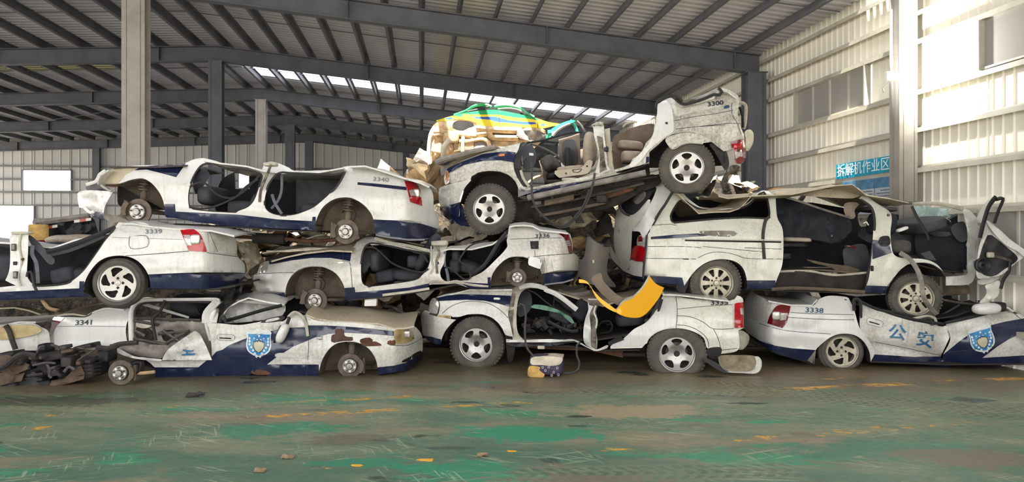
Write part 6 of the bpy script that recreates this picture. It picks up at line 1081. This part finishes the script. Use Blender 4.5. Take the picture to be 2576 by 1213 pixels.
C.panel('splash_guard', sm(ZL(1450, 905, 1490, 890, 1558, 868, 1560, 940, 1545, 985, 1500, 1018, 1450, 1040, 1405, 1036, 1448, 990, 1462, 950), True, 5), mats=('white_van',), off=-.2, wob=.05); C.panel('lower_wing', sm(ZL(1394, 870, 1440, 850, 1560, 836, 1560, 852, 1480, 890, 1410, 898), True, 5), mats=('white_silver',), off=-.2)
plain('tape_red', (196, 84, 72), .4, 0, .2, 9); plain('tape_white', (222, 214, 200), .4, 0, .1, 9); plain('scrap_tan_dark', (146, 134, 112), .85, 0, .35, 8)
plain('taxi_teal', (58, 176, 140), .3, 0, .2, 6); plain('bumper_inner', (122, 108, 94), .8, 0, .2, 6); plain('bumper_dark', (74, 74, 76), .7, 0, .35, 4, dark=(104, 94, 84)); plain('battery_purple', (70, 62, 86), .5, 0, .35, 16, dark=(44, 42, 66)); plain('cardboard', (206, 168, 96), .85, 0, .25, 9)
# ================================================================ overturned taxi on the heap
C = Car('taxi', 'green and yellow taxi lying on its side on the scrap heap, underbody showing', 1250, 400, 12.7, -4, group=None)
C.dep = lambda x, y: 0.
C.panel('underbody', sm(ZS(162, 990, 150, 820, 150, 700, 176, 520, 240, 400, 300, 345, 460, 330, 560, 322, 640, 306, 860, 342, 980, 402, 1240, 412, 1840, 440, 1960, 500, 1900, 640, 1500, 900, 600, 990), True, 7), [sm(ZS(545, 360, 620, 325, 760, 330, 850, 360, 870, 410, 780, 440, 700, 480, 600, 470, 540, 440), True, 6)], mats=('scrap_tan',), thick=.05, wob=.10, step=8)
C.panel('wheel_well', sm(ZS(500, 340, 640, 310, 860, 340, 900, 430, 800, 500, 560, 500), True, 6), mats=('under',), off=.3); C.panel('bumper_edge', sm(ZS(162, 995, 146, 820, 148, 700, 176, 520, 250, 392, 268, 420, 214, 560, 196, 760, 206, 980), True, 6), mats=('scrap_white',), off=-.08)
C.pad('silencer', *ZS(520, 590)[0], 40, 27, -.16, .06, 'scrap_tan', rot=4, ex=5, lock=True); b = MB()
for pts, r in ((ZS(640, 640, 780, 640, 880, 620, 1000, 610, 1080, 650, 1100, 720), .035), (ZS(250, 490, 400, 500, 560, 520, 720, 540, 900, 560), .04), (ZS(250, 550, 330, 530, 420, 560), .03), (ZS(210, 780, 340, 800, 480, 810), .03), (ZS(700, 560, 690, 700, 690, 800), .035)): b = MB(); b.tube([C.at(*p, -.08) for p in sm(pts, False, 6)], r, 'scrap_tan', 8); b.build('exhaust_pipe', C.root, True, math.radians(50))
for pts in (ZS(900, 545, 1100, 520, 1130, 580, 1540, 590), ZS(900, 440, 1200, 470, 1520, 480)): b = MB(); b.tube([C.at(*p, -.05) for p in sm(pts, False, 8)], .05, 'scrap_tan', 4); b.build('chassis_rail', C.root)
for k in range(5): C.tube('floor_rib', ZS(560, 690+26*k, 700, 690+20*k, 860, 660+24*k), .02, 'scrap_tan', -.05)
C.pad('fuel_tank', *ZS(420, 740)[0], 50, 26, -.1, .1, 'scrap_tan', ex=3, lock=True); C.panel('heat_shield', sm(ZS(880, 680, 1000, 650, 1080, 700, 1060, 780, 880, 780), True, 6), mats=('scrap_grey',), off=-.06, wob=.06); C.panel('torn_foil', sm(ZS(1520, 500, 1700, 470, 1900, 500, 1960, 580, 1800, 640, 1560, 590), True, 6), mats=('scrap_grey',), off=-.1, wob=.16); C.panel('dark_gap', sm(ZS(1000, 490, 1500, 510, 1545, 560, 1300, 560, 1000, 530), True, 6), mats=('under',), off=-.012)
lean = lambda x, y: max(-.05, (322-y)*.018)
side = sm(ZS(288, 322, 420, 282, 560, 244, 690, 212, 1000, 166, 1220, 164, 1500, 214, 1780, 276, 2000, 346, 2192, 380, 2060, 410, 1900, 446, 1840, 436, 1600, 424, 1240, 412, 980, 402, 860, 342, 640, 302, 480, 326, 300, 336), True, 7)
gr = ZS(500, 260, 690, 205, 1000, 150, 1230, 150, 1500, 200, 1780, 270, 1900, 330, 1700, 295, 1500, 280, 1240, 235, 1000, 232, 800, 232, 690, 226, 690, 270, 560, 250)
bl = ZS(420, 285, 520, 272, 560, 300, 450, 310, 430, 300); bl2 = ZS(830, 262, 1000, 268, 1180, 262, 1250, 280, 1400, 320, 1600, 340, 1790, 350, 1820, 376, 1640, 388, 1500, 370, 1300, 350, 1200, 345, 1100, 310, 900, 296)
bd = C.panel('body_side', side, (), [(gr, 1), (bl, 2), (bl2, 2), (ZS(1880, 376, 1960, 380, 1950, 400, 1890, 410), 2)], ('taxi_yellow', 'taxi_green', 'taxi_blue'), thick=.04, dep=lean, step=7)
for ln in (ZS(1215, 170, 1250, 280, 1250, 410), ZS(690, 215, 720, 250, 860, 290, 940, 350, 985, 400), ZS(1700, 220, 1830, 340, 1835, 430)): b = MB(); b.tube([C.at(x, y, lean(x, y)-.006) for x, y in sm(ln, False, 6)], .006, 'ink_dark', 4); b.build('panel_gap', bd)
C.tube('roof_rail', ZS(560, 245, 740, 180, 880, 100, 1060, 90, 1130, 120), .03, 'taxi_green', .9); C.tube('roof_rail', ZS(1180, 120, 1260, 100, 1400, 98, 1560, 140, 1660, 220, 1780, 280), .04, 'taxi_green', .9); C.tube('roof_rail', ZS(760, 190, 900, 160, 1100, 110), .02, 'trim_black', .85); C.tube('roof_rail', ZS(1230, 150, 1400, 140, 1560, 170, 1650, 230), .02, 'scrap_grey', .85); C.pad('torn_metal', *ZS(1150, 115)[0], 22, 8, .8, .95, 'steel'); C.panel('roof_skin', sm(ZS(880, 110, 1100, 95, 1400, 100, 1560, 145, 1650, 230, 1400, 210, 1220, 165, 1000, 160, 760, 190), True, 7), mats=('black',), off=1.0)
t = Car('car_wing', 'torn teal green car wing beside the overturned taxi', 1410, 330, 12.2, -4, group=None)
t.panel('wing_panel', sm(ZS(1950, 612, 1960, 560, 2010, 500, 2060, 440, 2160, 380, 2330, 318, 2426, 326, 2330, 372, 2240, 410, 2130, 470, 2070, 540, 2000, 600), True, 5), mats=('taxi_teal',), thick=.05, wob=.08); t.tube('chrome_trim', ZS(2060, 560, 2120, 490, 2200, 430, 2330, 375), .025, 'scrap_grey', -.03); t.panel('torn_tip', ZS(1985, 470, 2040, 460, 2050, 510, 1990, 520), mats=('taxi_teal',), off=-.05); t.tube('pillar', ZS(2330, 320, 2400, 400, 2450, 520), .025, 'taxi_teal', .05); t.tube('pillar', ZS(2430, 330, 2500, 400, 2560, 500), .02, 'steel', .1)
t.pad('grille', *ZS(2180, 790)[0], 14, 40, .0, .2, 'black', ex=8)
# ================================================================ loose bumpers, battery box and floor litter
C = Car('bumper', 'yellow curved bumper piece lying in the off-roader\'s rear door opening', 1560, 760, 9.35, 0, cat='bumper', group=None)
cu = lambda x, y: -.10+.0022*abs(x-1560)-(.12 if x > 1480 else 0)
C.panel('outer_skin', sm(ZJ(270, 500, 332, 546, 386, 482, 450, 456, 520, 392, 562, 332, 586, 282, 586, 282, 632, 342, 700, 376, 700, 376, 662, 452, 602, 532, 542, 590, 482, 606, 400, 596, 330, 562), True, 5), mats=('yellow_paint',), thick=.02, dep=lambda x, y: -.30+.0035*abs(x-1560), step=8); C.panel('upper_strip', sm(ZJ(48, 312, 110, 328, 160, 396, 216, 456, 272, 498, 336, 548, 330, 564, 250, 522, 182, 452, 124, 352, 50, 338), True, 5), mats=('yellow_paint',), thick=.02, dep=lambda x, y: -.30+.0025*abs(x-1560), step=8)
C.panel('inner_face', sm(ZJ(145, 310, 215, 264, 240, 330, 330, 420, 404, 470, 360, 512, 300, 482, 220, 420), True, 5), mats=('bumper_inner',), thick=.02, dep=lambda x, y: -.20+.002*abs(x-1560)); b = MB(); b.tube([C.at(x, y, -.29+.0035*abs(x-1560)) for x, y in sm(ZJ(272, 500, 332, 545, 386, 482, 450, 456, 520, 392, 562, 332, 586, 284), False, 5)], .012, 'jamb', 5); b.build('torn_edge', C.root)
C = Car('bumper', 'dark grey bumper shell standing upright beside the van tailgate', 1500, 660, 9.75, 0, cat='bumper', group=None)
C.panel('shell', sm(ZV(540, 490, 540, 490, 580, 536, 640, 586, 720, 630, 852, 652, 852, 652, 832, 800, 812, 950, 824, 1060, 930, 1200, 930, 1230, 600, 1190, 480, 1130, 412, 1060, 422, 900, 492, 800, 520, 640), True, 6), mats=('bumper_dark',), thick=.03, dep=lambda x, y: -.05+.00016*(x-1500)**2, step=9); C.tube('lip', ZV(536, 492, 600, 556, 720, 634, 852, 656), .018, 'black', .02); C.panel('sticker', ZV(608, 850, 634, 850, 632, 892, 610, 892), mats=('scrap_white',), off=-.06, thick=.004)
# battery box on the floor
C = Car('battery', 'torn purple and white battery box with a hose on the green floor', 1374, 945, 9.3, -6, cat='battery', group=None)
B = lambda *p: zm(1040, 660, 3.567)(*p)
C.pad('case', 1373, 922, 88, 50, .0, .3, 'battery_purple', ex=5, rot=1); C.panel('torn_label', sm(B(1034, 940, 1080, 930, 1140, 945, 1130, 968, 1180, 1010, 1165, 1034, 1100, 1032, 1030, 1020), True, 4), mats=('cardboard',), off=-.012, thick=.006); C.panel('white_top', sm(B(1050, 880, 1075, 850, 1180, 846, 1330, 856, 1318, 912, 1240, 930, 1150, 922, 1060, 918), True, 4), mats=('scrap_white',), off=-.012, thick=.01, wob=.02)
C.loft('lid', B(1065, 858, 1150, 846, 1250, 848, 1340, 860), .0, .28, 'scrap_white', wob=.03, n=4); b = MB()
for x, y in ((1160, 945), (1184, 972), (1215, 940), (1258, 988), (1290, 950), (1240, 1015), (1300, 1010)): b.tube([C.at(x_, y_, -.006) for x_, y_ in arc(*B(x, y)[0], 2.4, 2.8, 0, 360, 10)], .003, 'foam', 3, False)
b.build('ring_pattern', C.root)['kind'] = 'stuff'
C.tube('hose', B(1355, 996, 1420, 994, 1480, 960, 1488, 900, 1466, 830, 1470, 740, 1500, 715), .014, 'hose', .06); C.tube('hose', B(1080, 846, 1040, 800, 1010, 740, 1000, 600, 1008, 480, 990, 390, 960, 372, 940, 400), .014, 'hose', .02)
# bumper corner on the floor
C = Car('bumper', 'pale broken bumper corner lying on the floor behind the off-roader', 1850, 940, 9.5, -6, cat='bumper', group=None)
C.panel('outer_edge', sm(ZJ(1120, 1000, 1190, 1022, 1300, 1028, 1400, 1030, 1440, 990, 1442, 930, 1416, 900, 1388, 900, 1402, 940, 1390, 985, 1350, 1012, 1200, 1010), True, 5), mats=('white_dirty',), off=-.05, thick=.03); C.panel('inner_face', sm(ZJ(1118, 900, 1250, 890, 1390, 898, 1404, 940, 1390, 985, 1350, 1012, 1200, 1010, 1140, 985), True, 5), mats=('scrap_tan_dark',), off=.0, dep=lambda x, y: -.1+(930-y)*.004); C.panel('splash_strip', sm(ZJ(985, 918, 1010, 912, 1100, 950, 1180, 1022, 1160, 1026, 1080, 985), True, 5), mats=('trim_black',), off=-.06); C.tube('clip_edge', ZJ(1116, 905, 1136, 980, 1190, 1020), .012, 'scrap_grey', -.05)
# ================================================================ engine and axle pulled out, bottom left
rnd = random.Random(11)
C = Car('engine_assembly', 'greasy engine and front axle with bare brake disc lying bottom left', 170, 960, 8.75, 3, cat='engine', group=None)
plain('grime_brown', (98, 80, 66), .85, 0, .35, 6, .3, dark=(74, 60, 50)); plain('grime', (58, 54, 52), .75, 0, .35, 8, .35, dark=(34, 32, 32)); plain('grime_grey', (92, 88, 86), .7, .2, .35, 8, .2)
ZX = zm(0, 860, 6.065)
for nm, x, y, w_, h_, d0, d1, m_, r_ in (('engine_block', 720, 380, 560, 250, .08, .6, 'grime', -10), ('cylinder_head', 800, 220, 620, 120, .1, .5, 'grime', -10), ('sump', 620, 600, 300, 260, .1, .5, 'black', -12), ('air_box', 1330, 70, 300, 80, .05, .3, 'black', -12), ('filter_can', 975, 80, 170, 60, .02, .2, 'grime_grey', -8), ('battery_tray', 1370, 380, 390, 320, .06, .5, 'grime', -8), ('alternator', 1080, 290, 170, 160, -.04, .2, 'grime', 0), ('starter', 890, 450, 180, 110, -.05, .2, 'grime', -6), ('throttle_body', 700, 80, 130, 110, .05, .25, 'black', 0), ('oil_filter', 1240, 310, 70, 60, -.06, .1, 'grime_brown', 0), ('steering_rack', 1640, 200, 180, 200, .1, .35, 'black', 0), ('lower_beam', 170, 690, 380, 110, .0, .3, 'grime', -14), ('hub_end', 110, 830, 300, 160, .0, .35, 'black', -6), ('mount', 1070, 130, 190, 50, -.02, .15, 'grime_brown', -10), ('gear_selector', 160, 180, 300, 70, .05, .3, 'black', -8)):
    C.pad(nm, *ZX(x, y)[0], w_/6.065, h_/6.065, d0, d1, m_, rot=r_, ex=7, lock=True)
C.panel('gearbox_case', ZX(-200, 230, 120, 200, 300, 262, 450, 350, 430, 420, 210, 512, 0, 450, -200, 440), mats=('grime_brown',), off=.0, thick=.3, wob=.08, step=9); C.panel('gearbox_foot', ZX(-200, 500, 60, 470, 210, 512, 380, 470, 330, 600, 20, 668, -200, 660), mats=('grime_brown',), off=.02, thick=.3, wob=.06); C.panel('oil_pan', ZX(740, 716, 780, 590, 980, 560, 1160, 390, 1240, 370, 1290, 480, 1280, 570, 1050, 640), mats=('grime_brown',), off=.03, thick=.3, wob=.05); C.panel('under_shield', ZX(-100, 700, 330, 560, 760, 520, 760, 700, 640, 790, 340, 770, 240, 880, -100, 940), mats=('black',), off=.06, thick=.3, wob=.05)
C.tube('coolant_hose', ZX(-60, 440, 60, 380, 200, 260, 330, 190, 450, 190, 560, 215), .032, 'grime', -.1)
for pts, r_, m_ in ((ZX(1190, 90, 1300, 110, 1500, 80), .008, 'grime_grey'), (ZX(1290, 80, 1340, 190, 1420, 220, 1540, 180), .009, 'grime'), (ZX(1180, 290, 1300, 210, 1480, 100), .01, 'grime_grey'), (ZX(780, 50, 870, 70, 900, 130), .014, 'grime_grey'), (ZX(720, 350, 760, 430, 750, 520, 790, 550), .016, 'grime_grey'), (ZX(980, 460, 1060, 380, 1140, 430), .018, 'grime_grey'), (ZX(440, 240, 500, 230, 480, 260, 440, 250), .012, 'grime_brown'), (ZX(500, 360, 700, 320, 850, 330), .014, 'grime_grey'), (ZX(420, 520, 560, 500, 660, 490), .018, 'grime'), (ZX(1680, 60, 1780, 70, 1830, 30), .02, 'grime'), (ZX(1480, 80, 1650, 100, 1800, 40, 2100, 10), .03, 'grime'), (ZX(560, 180, 600, 90, 680, 60), .012, 'grime_grey')): C.tube('pipe', pts, r_, m_, -.05)
for k in range(16):
    x = rnd.uniform(350, 1500); C.pad('casting', *ZX(x, rnd.uniform(200, 560)-.12*(x-700))[0], rnd.uniform(6, 16), rnd.uniform(5, 13), -.06, .15, rnd.choice(('grime', 'grime_grey', 'black', 'grime')), rot=rnd.uniform(-30, 30), ex=6, lock=True, nu=10, nv=6)
for k in range(5): C.tube('tray_rib', ZX(1200, 300+55*k, 1370, 280+55*k, 1550, 260+55*k), .006, 'black', .045)
C.tube('lower_arm', ZC(1200, 850, 1290, 850, 1390, 840), .02, 'scrap_tan', .0); C.tube('brake_hose', ZC(1190, 770, 1260, 760, 1250, 830, 1210, 860), .014, 'black', -.02); hub(C, *ZC(1082, 848)[0], .145, -.03, 0, strut=False, dirt='under_dirt'); C.pad('knuckle', *ZC(1230, 800)[0], 26, 30, .0, .2, 'under', lock=True)
# pale sedan nose at the left edge
C = Car('sedan', 'dusty pale sedan nose with yellowed headlamp at the lower left edge', 60, 860, 9.3, 4, group=None)
C.dep = lambda x, y: .02+.0009*max(0, x-60)**1.4*.3
C.panel('front_end', sm(ZC(-700, 470, -300, 440, 0, 420, 150, 408, 300, 404, 372, 440, 430, 470, 446, 540, 442, 640, 300, 650, 150, 650, 0, 672, -700, 720), True, 8), mats=('white_dirty',), thick=.04, off=.03); C.panel('headlamp', sm(ZC(0, 440, 60, 428, 180, 418, 330, 430, 372, 470, 330, 500, 200, 530, 0, 552, -80, 540, -90, 460), True, 6), mats=('lamp_yellowed',), thick=.05, off=-.03); C.tube('strap', ZC(50, 425, 80, 470, 110, 560, 140, 640), .03, 'scrap_dark', -.03, flat=1.0); C.loft('bonnet', ZC(-700, 470, -300, 440, 0, 418, 150, 406, 300, 402), .05, 1.4, 'white_dirty', wob=.03); C.wall('front_side', ZC(-700, 720, 0, 680, 440, 650, 440, 860, -700, 900), .25, 'under'); C.loft('bumper_strip', ZC(-300, 250, 0, 262, 150, 255, 280, 280, 380, 316), -.05, .1, 'dusty', n=2)
# crumpled sheets between the left stacks
plain('plastic_dark', (84, 82, 82), .45, 0, .4, 5, .2)
C = Car('plastic_sheet', 'crumpled dark plastic sheet wedged under the 3339 sedan\'s bumper', 570, 740, 9.4, 0, cat='plastic sheet', group=None)
C.panel('sheet', sm(ZC(1860, 340, 1900, 220, 1980, 120, 2030, 30, 2150, 10, 2170, 120, 2120, 200, 2050, 260, 1960, 350), True, 6), mats=('plastic_dark',), thick=.02, wob=.35, step=8)
C = Car('body_panel', 'scorched beige body panel hanging between the two left stacks', 625, 650, 10.3, 0, cat='panel', group=None)
C.panel('sheet', sm(ZT(250, 190, 400, 160, 520, 190, 560, 320, 600, 400, 590, 460, 500, 540, 410, 600, 400, 680, 450, 720, 380, 740, 330, 690, 370, 620, 350, 500, 290, 380, 240, 260), True, 6), mats=('dusty',), thick=.02, wob=.3, step=7)
C = Car('body_panel', 'flattened white bonnet edge lying above the 3336 sedan\'s wing', 720, 630, 10.2, 0, cat='panel', group=None)
C.loft('sheet', ZT(600, 280, 800, 250, 1000, 245, 1300, 240, 1900, 245), .0, .8, 'scrap_white', wob=.08)
b = MB(); p = at(928, 757, 9.9); b.box(p+Vector((-.06, 0, -.07)), (.15, .02, .0), (.0, .1, .0), (.01, 0, .14), 'foam'); tag(b.build('foam_block'), 'small white foam block between the dusty bonnet and the 3336 sedan', 'foam block')
# ================================================================ wrecks farther back
C = Car('truck_bed', 'dark wreck with red and white reflective tape behind the left sedan', 165, 590, 11.8, 4, cat='truck', group=None)
C.panel('side', sm(ZW(505, 250, 505, 250, 700, 220, 1000, 185, 1360, 140, 1360, 140, 1440, 200, 1480, 330, 1480, 430, 1200, 480, 620, 500, 520, 430), True, 8), mats=('trim_black',), thick=.05, wob=.15, step=9); C.tube('top_edge', ZW(520, 245, 700, 228, 1010, 188, 1360, 142), .05, 'scrap_grey', -.03); C.panel('crumple', sm(ZW(510, 250, 640, 270, 700, 310, 660, 350, 510, 340), True, 6), mats=('scrap_grey',), off=-.1, wob=.1)
for x0, x1, y0, m_ in ((740, 790, 320, 'tape_red'), (795, 875, 305, 'tape_white'), (1130, 1215, 225, 'tape_white'), (1218, 1305, 212, 'tape_red'), (1308, 1390, 200, 'tape_white')): C.panel('reflective_tape', ZW(x0, y0-20, x1, y0-30, x1, y0+12, x0, y0+22), mats=(m_,), off=-.19, thick=.006)
C.panel('sagging_sheet', sm(ZW(940, 410, 1080, 320, 1300, 270, 1390, 290, 1380, 360, 1200, 440), True, 6), mats=('black',), off=-.15, wob=.1)
b = MB(); o = at(97, 588, 11.5); lathe(b, [(0, .14), (.12, .14), (.135, .12), (.135, -.05), (.14, -.06), (.135, -.17), (0, -.17)], 'cardboard', o, UP, Vector((1, 0, 0)), Vector((0, 1, 0)), 20); t = thing('barrel', 'small yellow drum standing on the scrap at the left', 'drum', o-UP*.17); b.build('body', t, True, math.radians(40)); b = MB(); lathe(b, [(.137, -.1), (.141, -.1), (.141, -.17), (.137, -.17)], 'lamp_dark_red', o, UP, Vector((1, 0, 0)), Vector((0, 1, 0)), 20); b.build('red_band', t)
C = Car('sack', 'beige cloth sack draped over a white panel behind the left sedan', 150, 600, 11.0, 3, cat='sack', group=None)
C.pad('cloth', *ZW(980, 500)[0], 112, 26, .0, .7, 'seat_tan', ex=2.2, rot=-2); C.pad('cloth_fold', *ZW(780, 500)[0], 50, 22, -.05, .5, 'tan_trim', ex=2.2, rot=-8); C.loft('white_panel', ZW(640, 575, 900, 570, 1200, 560, 1500, 520), -.05, .8, 'white', n=4)
C = Car('cloth', 'beige cloth bundle under the 3340 sedan\'s front wheel', 262, 570, 10.2, 3, cat='cloth', group=None); C.pad('bundle', *ZA(850, 540)[0], 44, 44, .1, .8, 'seat_tan', ex=2.3); C.panel('fold', sm(ZA(790, 480, 860, 490, 960, 520, 980, 545, 880, 545, 800, 520), True, 5), mats=('tan_trim',), off=.0, wob=.06)
C = Car('sedan', 'white and navy car front standing far right behind the van door', 2560, 610, 12.0, 0, group=None)
C.dep = lambda x, y: .0015*max(0, 2560-x)
C.panel('front_wing', sm([(2500, 640), (2502, 600), (2512, 580), (2530, 572), (2570, 570), (2640, 572), (2700, 580), (2700, 660), (2560, 660)], True, 6), (), [([(2505, 585), (2530, 572), (2640, 572), (2640, 582), (2540, 582)], 1)], ('white', 'navy'), thick=.05); C.panel('headlamp', sm([(2518, 588), (2548, 584), (2572, 590), (2574, 606), (2540, 608), (2520, 600)], True, 4), mats=('lamp_clear',), off=-.03, thick=.03); C.loft('bonnet', [(2512, 578), (2530, 571), (2640, 571), (2700, 579)], .05, 1.4, 'white'); C.panel('front_bumper', sm([(2494, 630), (2505, 640), (2700, 648), (2700, 760), (2500, 756), (2492, 700)], True, 6), mats=('white_dirty',), off=.0, thick=.04); C.loft('under_tray', [(2500, 758), (2700, 762)], .0, 1.4, 'under', n=2)
# ================================================================ sunlit scrap heap behind the stack
def heap_top(X):
    pts = [(-9, 1.3), (-6, 1.75), (-4.6, 1.95), (-3.2, 2.1), (-2.2, 2.75), (-1.3, 2.95), (-.6, 2.7), (1.2, 2.6), (2.0, 2.3), (2.9, 2.4), (3.5, 2.85), (4.2, 2.8), (4.7, 1.8), (5.3, .3)]
    for (a, h0), (e, h1) in zip(pts, pts[1:]):
        if a <= X <= e: return h0+(h1-h0)*(X-a)/(e-a)
    return .3
def heap_z(X, Y):
    k = max(0., min(1., (Y-11.85)/1.0)); k = k*k*(3-2*k); bk = max(0., min(1., (15.2-Y)/1.0))
    return heap_top(X)*k*bk*(.93+.10*noise.noise(Vector((X*1.3, Y*1.3, 0))))+.12*noise.noise(Vector((X*4, Y*4, 1)))*k*bk
nx, ny = 150, 46; vs_ = []; fs = []
for j in range(ny+1):
    for i in range(nx+1):
        X = -9+14.3*i/nx; Y = 11.85+3.3*j/ny; vs_.append((X, Y, max(.0, heap_z(X, Y)-.12)))
for j in range(ny):
    for i in range(nx): a = j*(nx+1)+i; fs.append((a, a+1, a+nx+2, a+nx+1))
n = NT('heap_mix'); c1 = n.mix(n.ramp(n.noise(7, 7, .8), .42, .58), lin((30, 27, 26)), lin((112, 96, 78))); c1 = n.mix(n.ramp(n.noise(3, 6, .75), .58, .64), c1, lin((170, 154, 128))); n.bump(n.noise(9, 6, .8), 1., .15); M['heap'] = n.set(Base_Color=c1, Roughness=.85)  # heap colour darkened to stand in for shade between the pieces
tag(link('scrap_heap', vs_, fs, ['heap'], smooth=False), 'heap of small mixed car scrap behind the stacked wrecks', 'scrap', kind='stuff')
def crumple(seed, w_, h_, amp):
    vs_, fs = [], []; a, e = 7, 5
    for lay in (0, .008):
        for j in range(e+1):
            for i in range(a+1):
                x, y = (i/a-.5)*w_, (j/e-.5)*h_; p = Vector((x*1.7/w_, y*1.7/w_, seed*3.7)); vs_.append((x, y+.15*h_*noise.noise(p*.8), amp*noise.noise(p)+amp*.6*noise.noise(p*2.3)+lay))
    K = (a+1)*(e+1)
    for j in range(e):
        for i in range(a): q = j*(a+1)+i; fs.append((q, q+1, q+a+2, q+a+1)); fs.append((K+q, K+q+a+1, K+q+a+2, K+q+1))
    return vs_, fs
BASE = []; mats_ = ['scrap_white', 'scrap_tan', 'scrap_white', 'scrap_grey', 'scrap_tan', 'scrap_white', 'scrap_dark', 'scrap_tan']
for k in range(8):
    v_, f_ = crumple(k, .55+.1*(k % 3), .35+.08*(k % 4), .10+.03*(k % 3)); me = bpy.data.meshes.new('scrap_sheet'); me.from_pydata(v_, [], f_); me.materials.append(M[mats_[k]]); BASE.append((me, 'scrap_sheet', mats_[k]))
for k in range(6):
    r2 = random.Random(40+k); pts = [(0, 0, 0)]
    for q_ in range(5): pts.append(tuple(c_+r2.uniform(-.06, .06)+(.16 if i == 0 else 0) for i, c_ in enumerate(pts[-1])))
    mb = MB(); mb.tube(sm(pts, False, .04), .018+.008*(k % 3), ['scrap_white', 'scrap_tan', 'scrap_grey', 'black', 'scrap_tan', 'scrap_white'][k], 6); me = bpy.data.meshes.new('scrap_bar'); me.from_pydata(mb.v, [], mb.f); me.materials.append(M[mb.mats[0]]); me.polygons.foreach_set('use_smooth', [True]*len(me.polygons)); BASE.append((me, 'scrap_bar', mb.mats[0]))
col_ = {'scrap_white': 'pale', 'scrap_tan': 'tan', 'scrap_grey': 'grey', 'scrap_dark': 'dark', 'black': 'black'}
rnd = random.Random(21); zones = [(-9, -4.3, 22, 0, 'behind the left sedan'), (-4.4, -2.9, 34, 24, 'behind the 3336 sedan\'s bonnet'), (-2.9, -1.9, 22, 22, 'behind the 3340 sedan\'s tail'), (-1.9, -.7, 36, 16, 'left of the tilted off-roader'), (-.7, .6, 14, 16, 'below the overturned taxi'), (.5, 2.1, 24, 34, 'between the 3336 sedan and the van'), (2.6, 4.6, 34, 0, 'above the van roof')]
nlab = {}
for x0, x1, cnt, front, where in zones:
    for i in range(cnt+front):
        X = rnd.uniform(x0, x1); me, nm, mt = rnd.choice(BASE); s_ = rnd.uniform(.5, 1.3)
        if i < cnt: Y = 11.95+rnd.random()**1.3*2.0; z = heap_z(X, Y)+rnd.uniform(-.05, .14)
        else: Y = rnd.uniform(11.72, 12.05); z = rnd.uniform(.5, heap_top(X)*.95)
        o = bpy.data.objects.new(nm, me); COL.objects.link(o); o.location = (X, Y, max(.06, z)); o.rotation_euler = (rnd.uniform(-.4, 1.4), rnd.uniform(-.7, .7), rnd.uniform(0, 6.28)); o.scale = (s_, s_, s_)
        tag(o, ('%s crumpled %s sheet in scrap heap %s' if nm == 'scrap_sheet' else '%s bent %s bar in scrap heap %s') % (('large' if s_ > .9 else 'small')+(' high-lying' if z > 1.7 else ' low-lying'), col_[mt], where), 'scrap', 'scrap pieces in the heap')
# ================================================================ litter on the floor
plain('dry_leaf', (150, 128, 100), .9, 0, .3, 30); plain('paint_chip', (238, 178, 46), .6, 0, .15, 30)
for i, (px, py, s_, m_, lb) in enumerate(((492, 998, .11, 'scrap_dark', 'dark crumpled scrap lump on the floor before the 3341 sedan'), (724, 1154, .055, 'dry_leaf', 'curled brown leaf on the floor at the bottom left'), (655, 1187, .05, 'dry_leaf', 'dark curled leaf on the floor near the bottom edge'), (1214, 1148, .05, 'dry_leaf', 'flattened brown leaf on the floor at bottom centre'))):
    X, Y = fl(px, py); v_, f_ = crumple(60+i, s_*1.7, s_, s_*.5); v_ = [Vector((X+a_, Y+b_, .028+.6*abs(c_)+.25*b_)) for a_, b_, c_ in v_]; mz = min(v.z for v in v_); v_ = [Vector((v.x, v.y, v.z-mz+.003)) for v in v_]; tag(link('scrap_lump' if i == 0 else 'dry_leaf', v_, f_, [m_], smooth=False), lb, 'scrap' if i == 0 else 'leaf')
CH_ = ['left of the two yellow paint flakes at bottom centre', 'yellow paint flake', 'small']
for i, (px, py, s_) in enumerate(((1072, 1158, .055), (896, 1172, .04), (1285, 1136, .035))):
    X, Y = fl(px, py); pts = [(X+s_*(1+.4*math.sin(k*2.1+i))*math.cos(k*PI/4), Y+s_*.7*(1+.4*math.cos(k*1.7))*math.sin(k*PI/4)) for k in range(8)]; mb = MB(); mb.add([(x, y, .001) for x, y in pts]+[(x, y, .005) for x, y in pts], [tuple(range(8, 16))]+[(k, (k+1) % 8, 8+(k+1) % 8, 8+k) for k in range(8)], 'paint_chip'); tag(mb.build('paint_flake'), ['largest loose yellow paint flake on the floor, bottom centre', 'small yellow paint flake left of the largest flake', 'small yellow paint flake right of the largest flake'][i], 'paint flake', 'paint flakes on the floor')
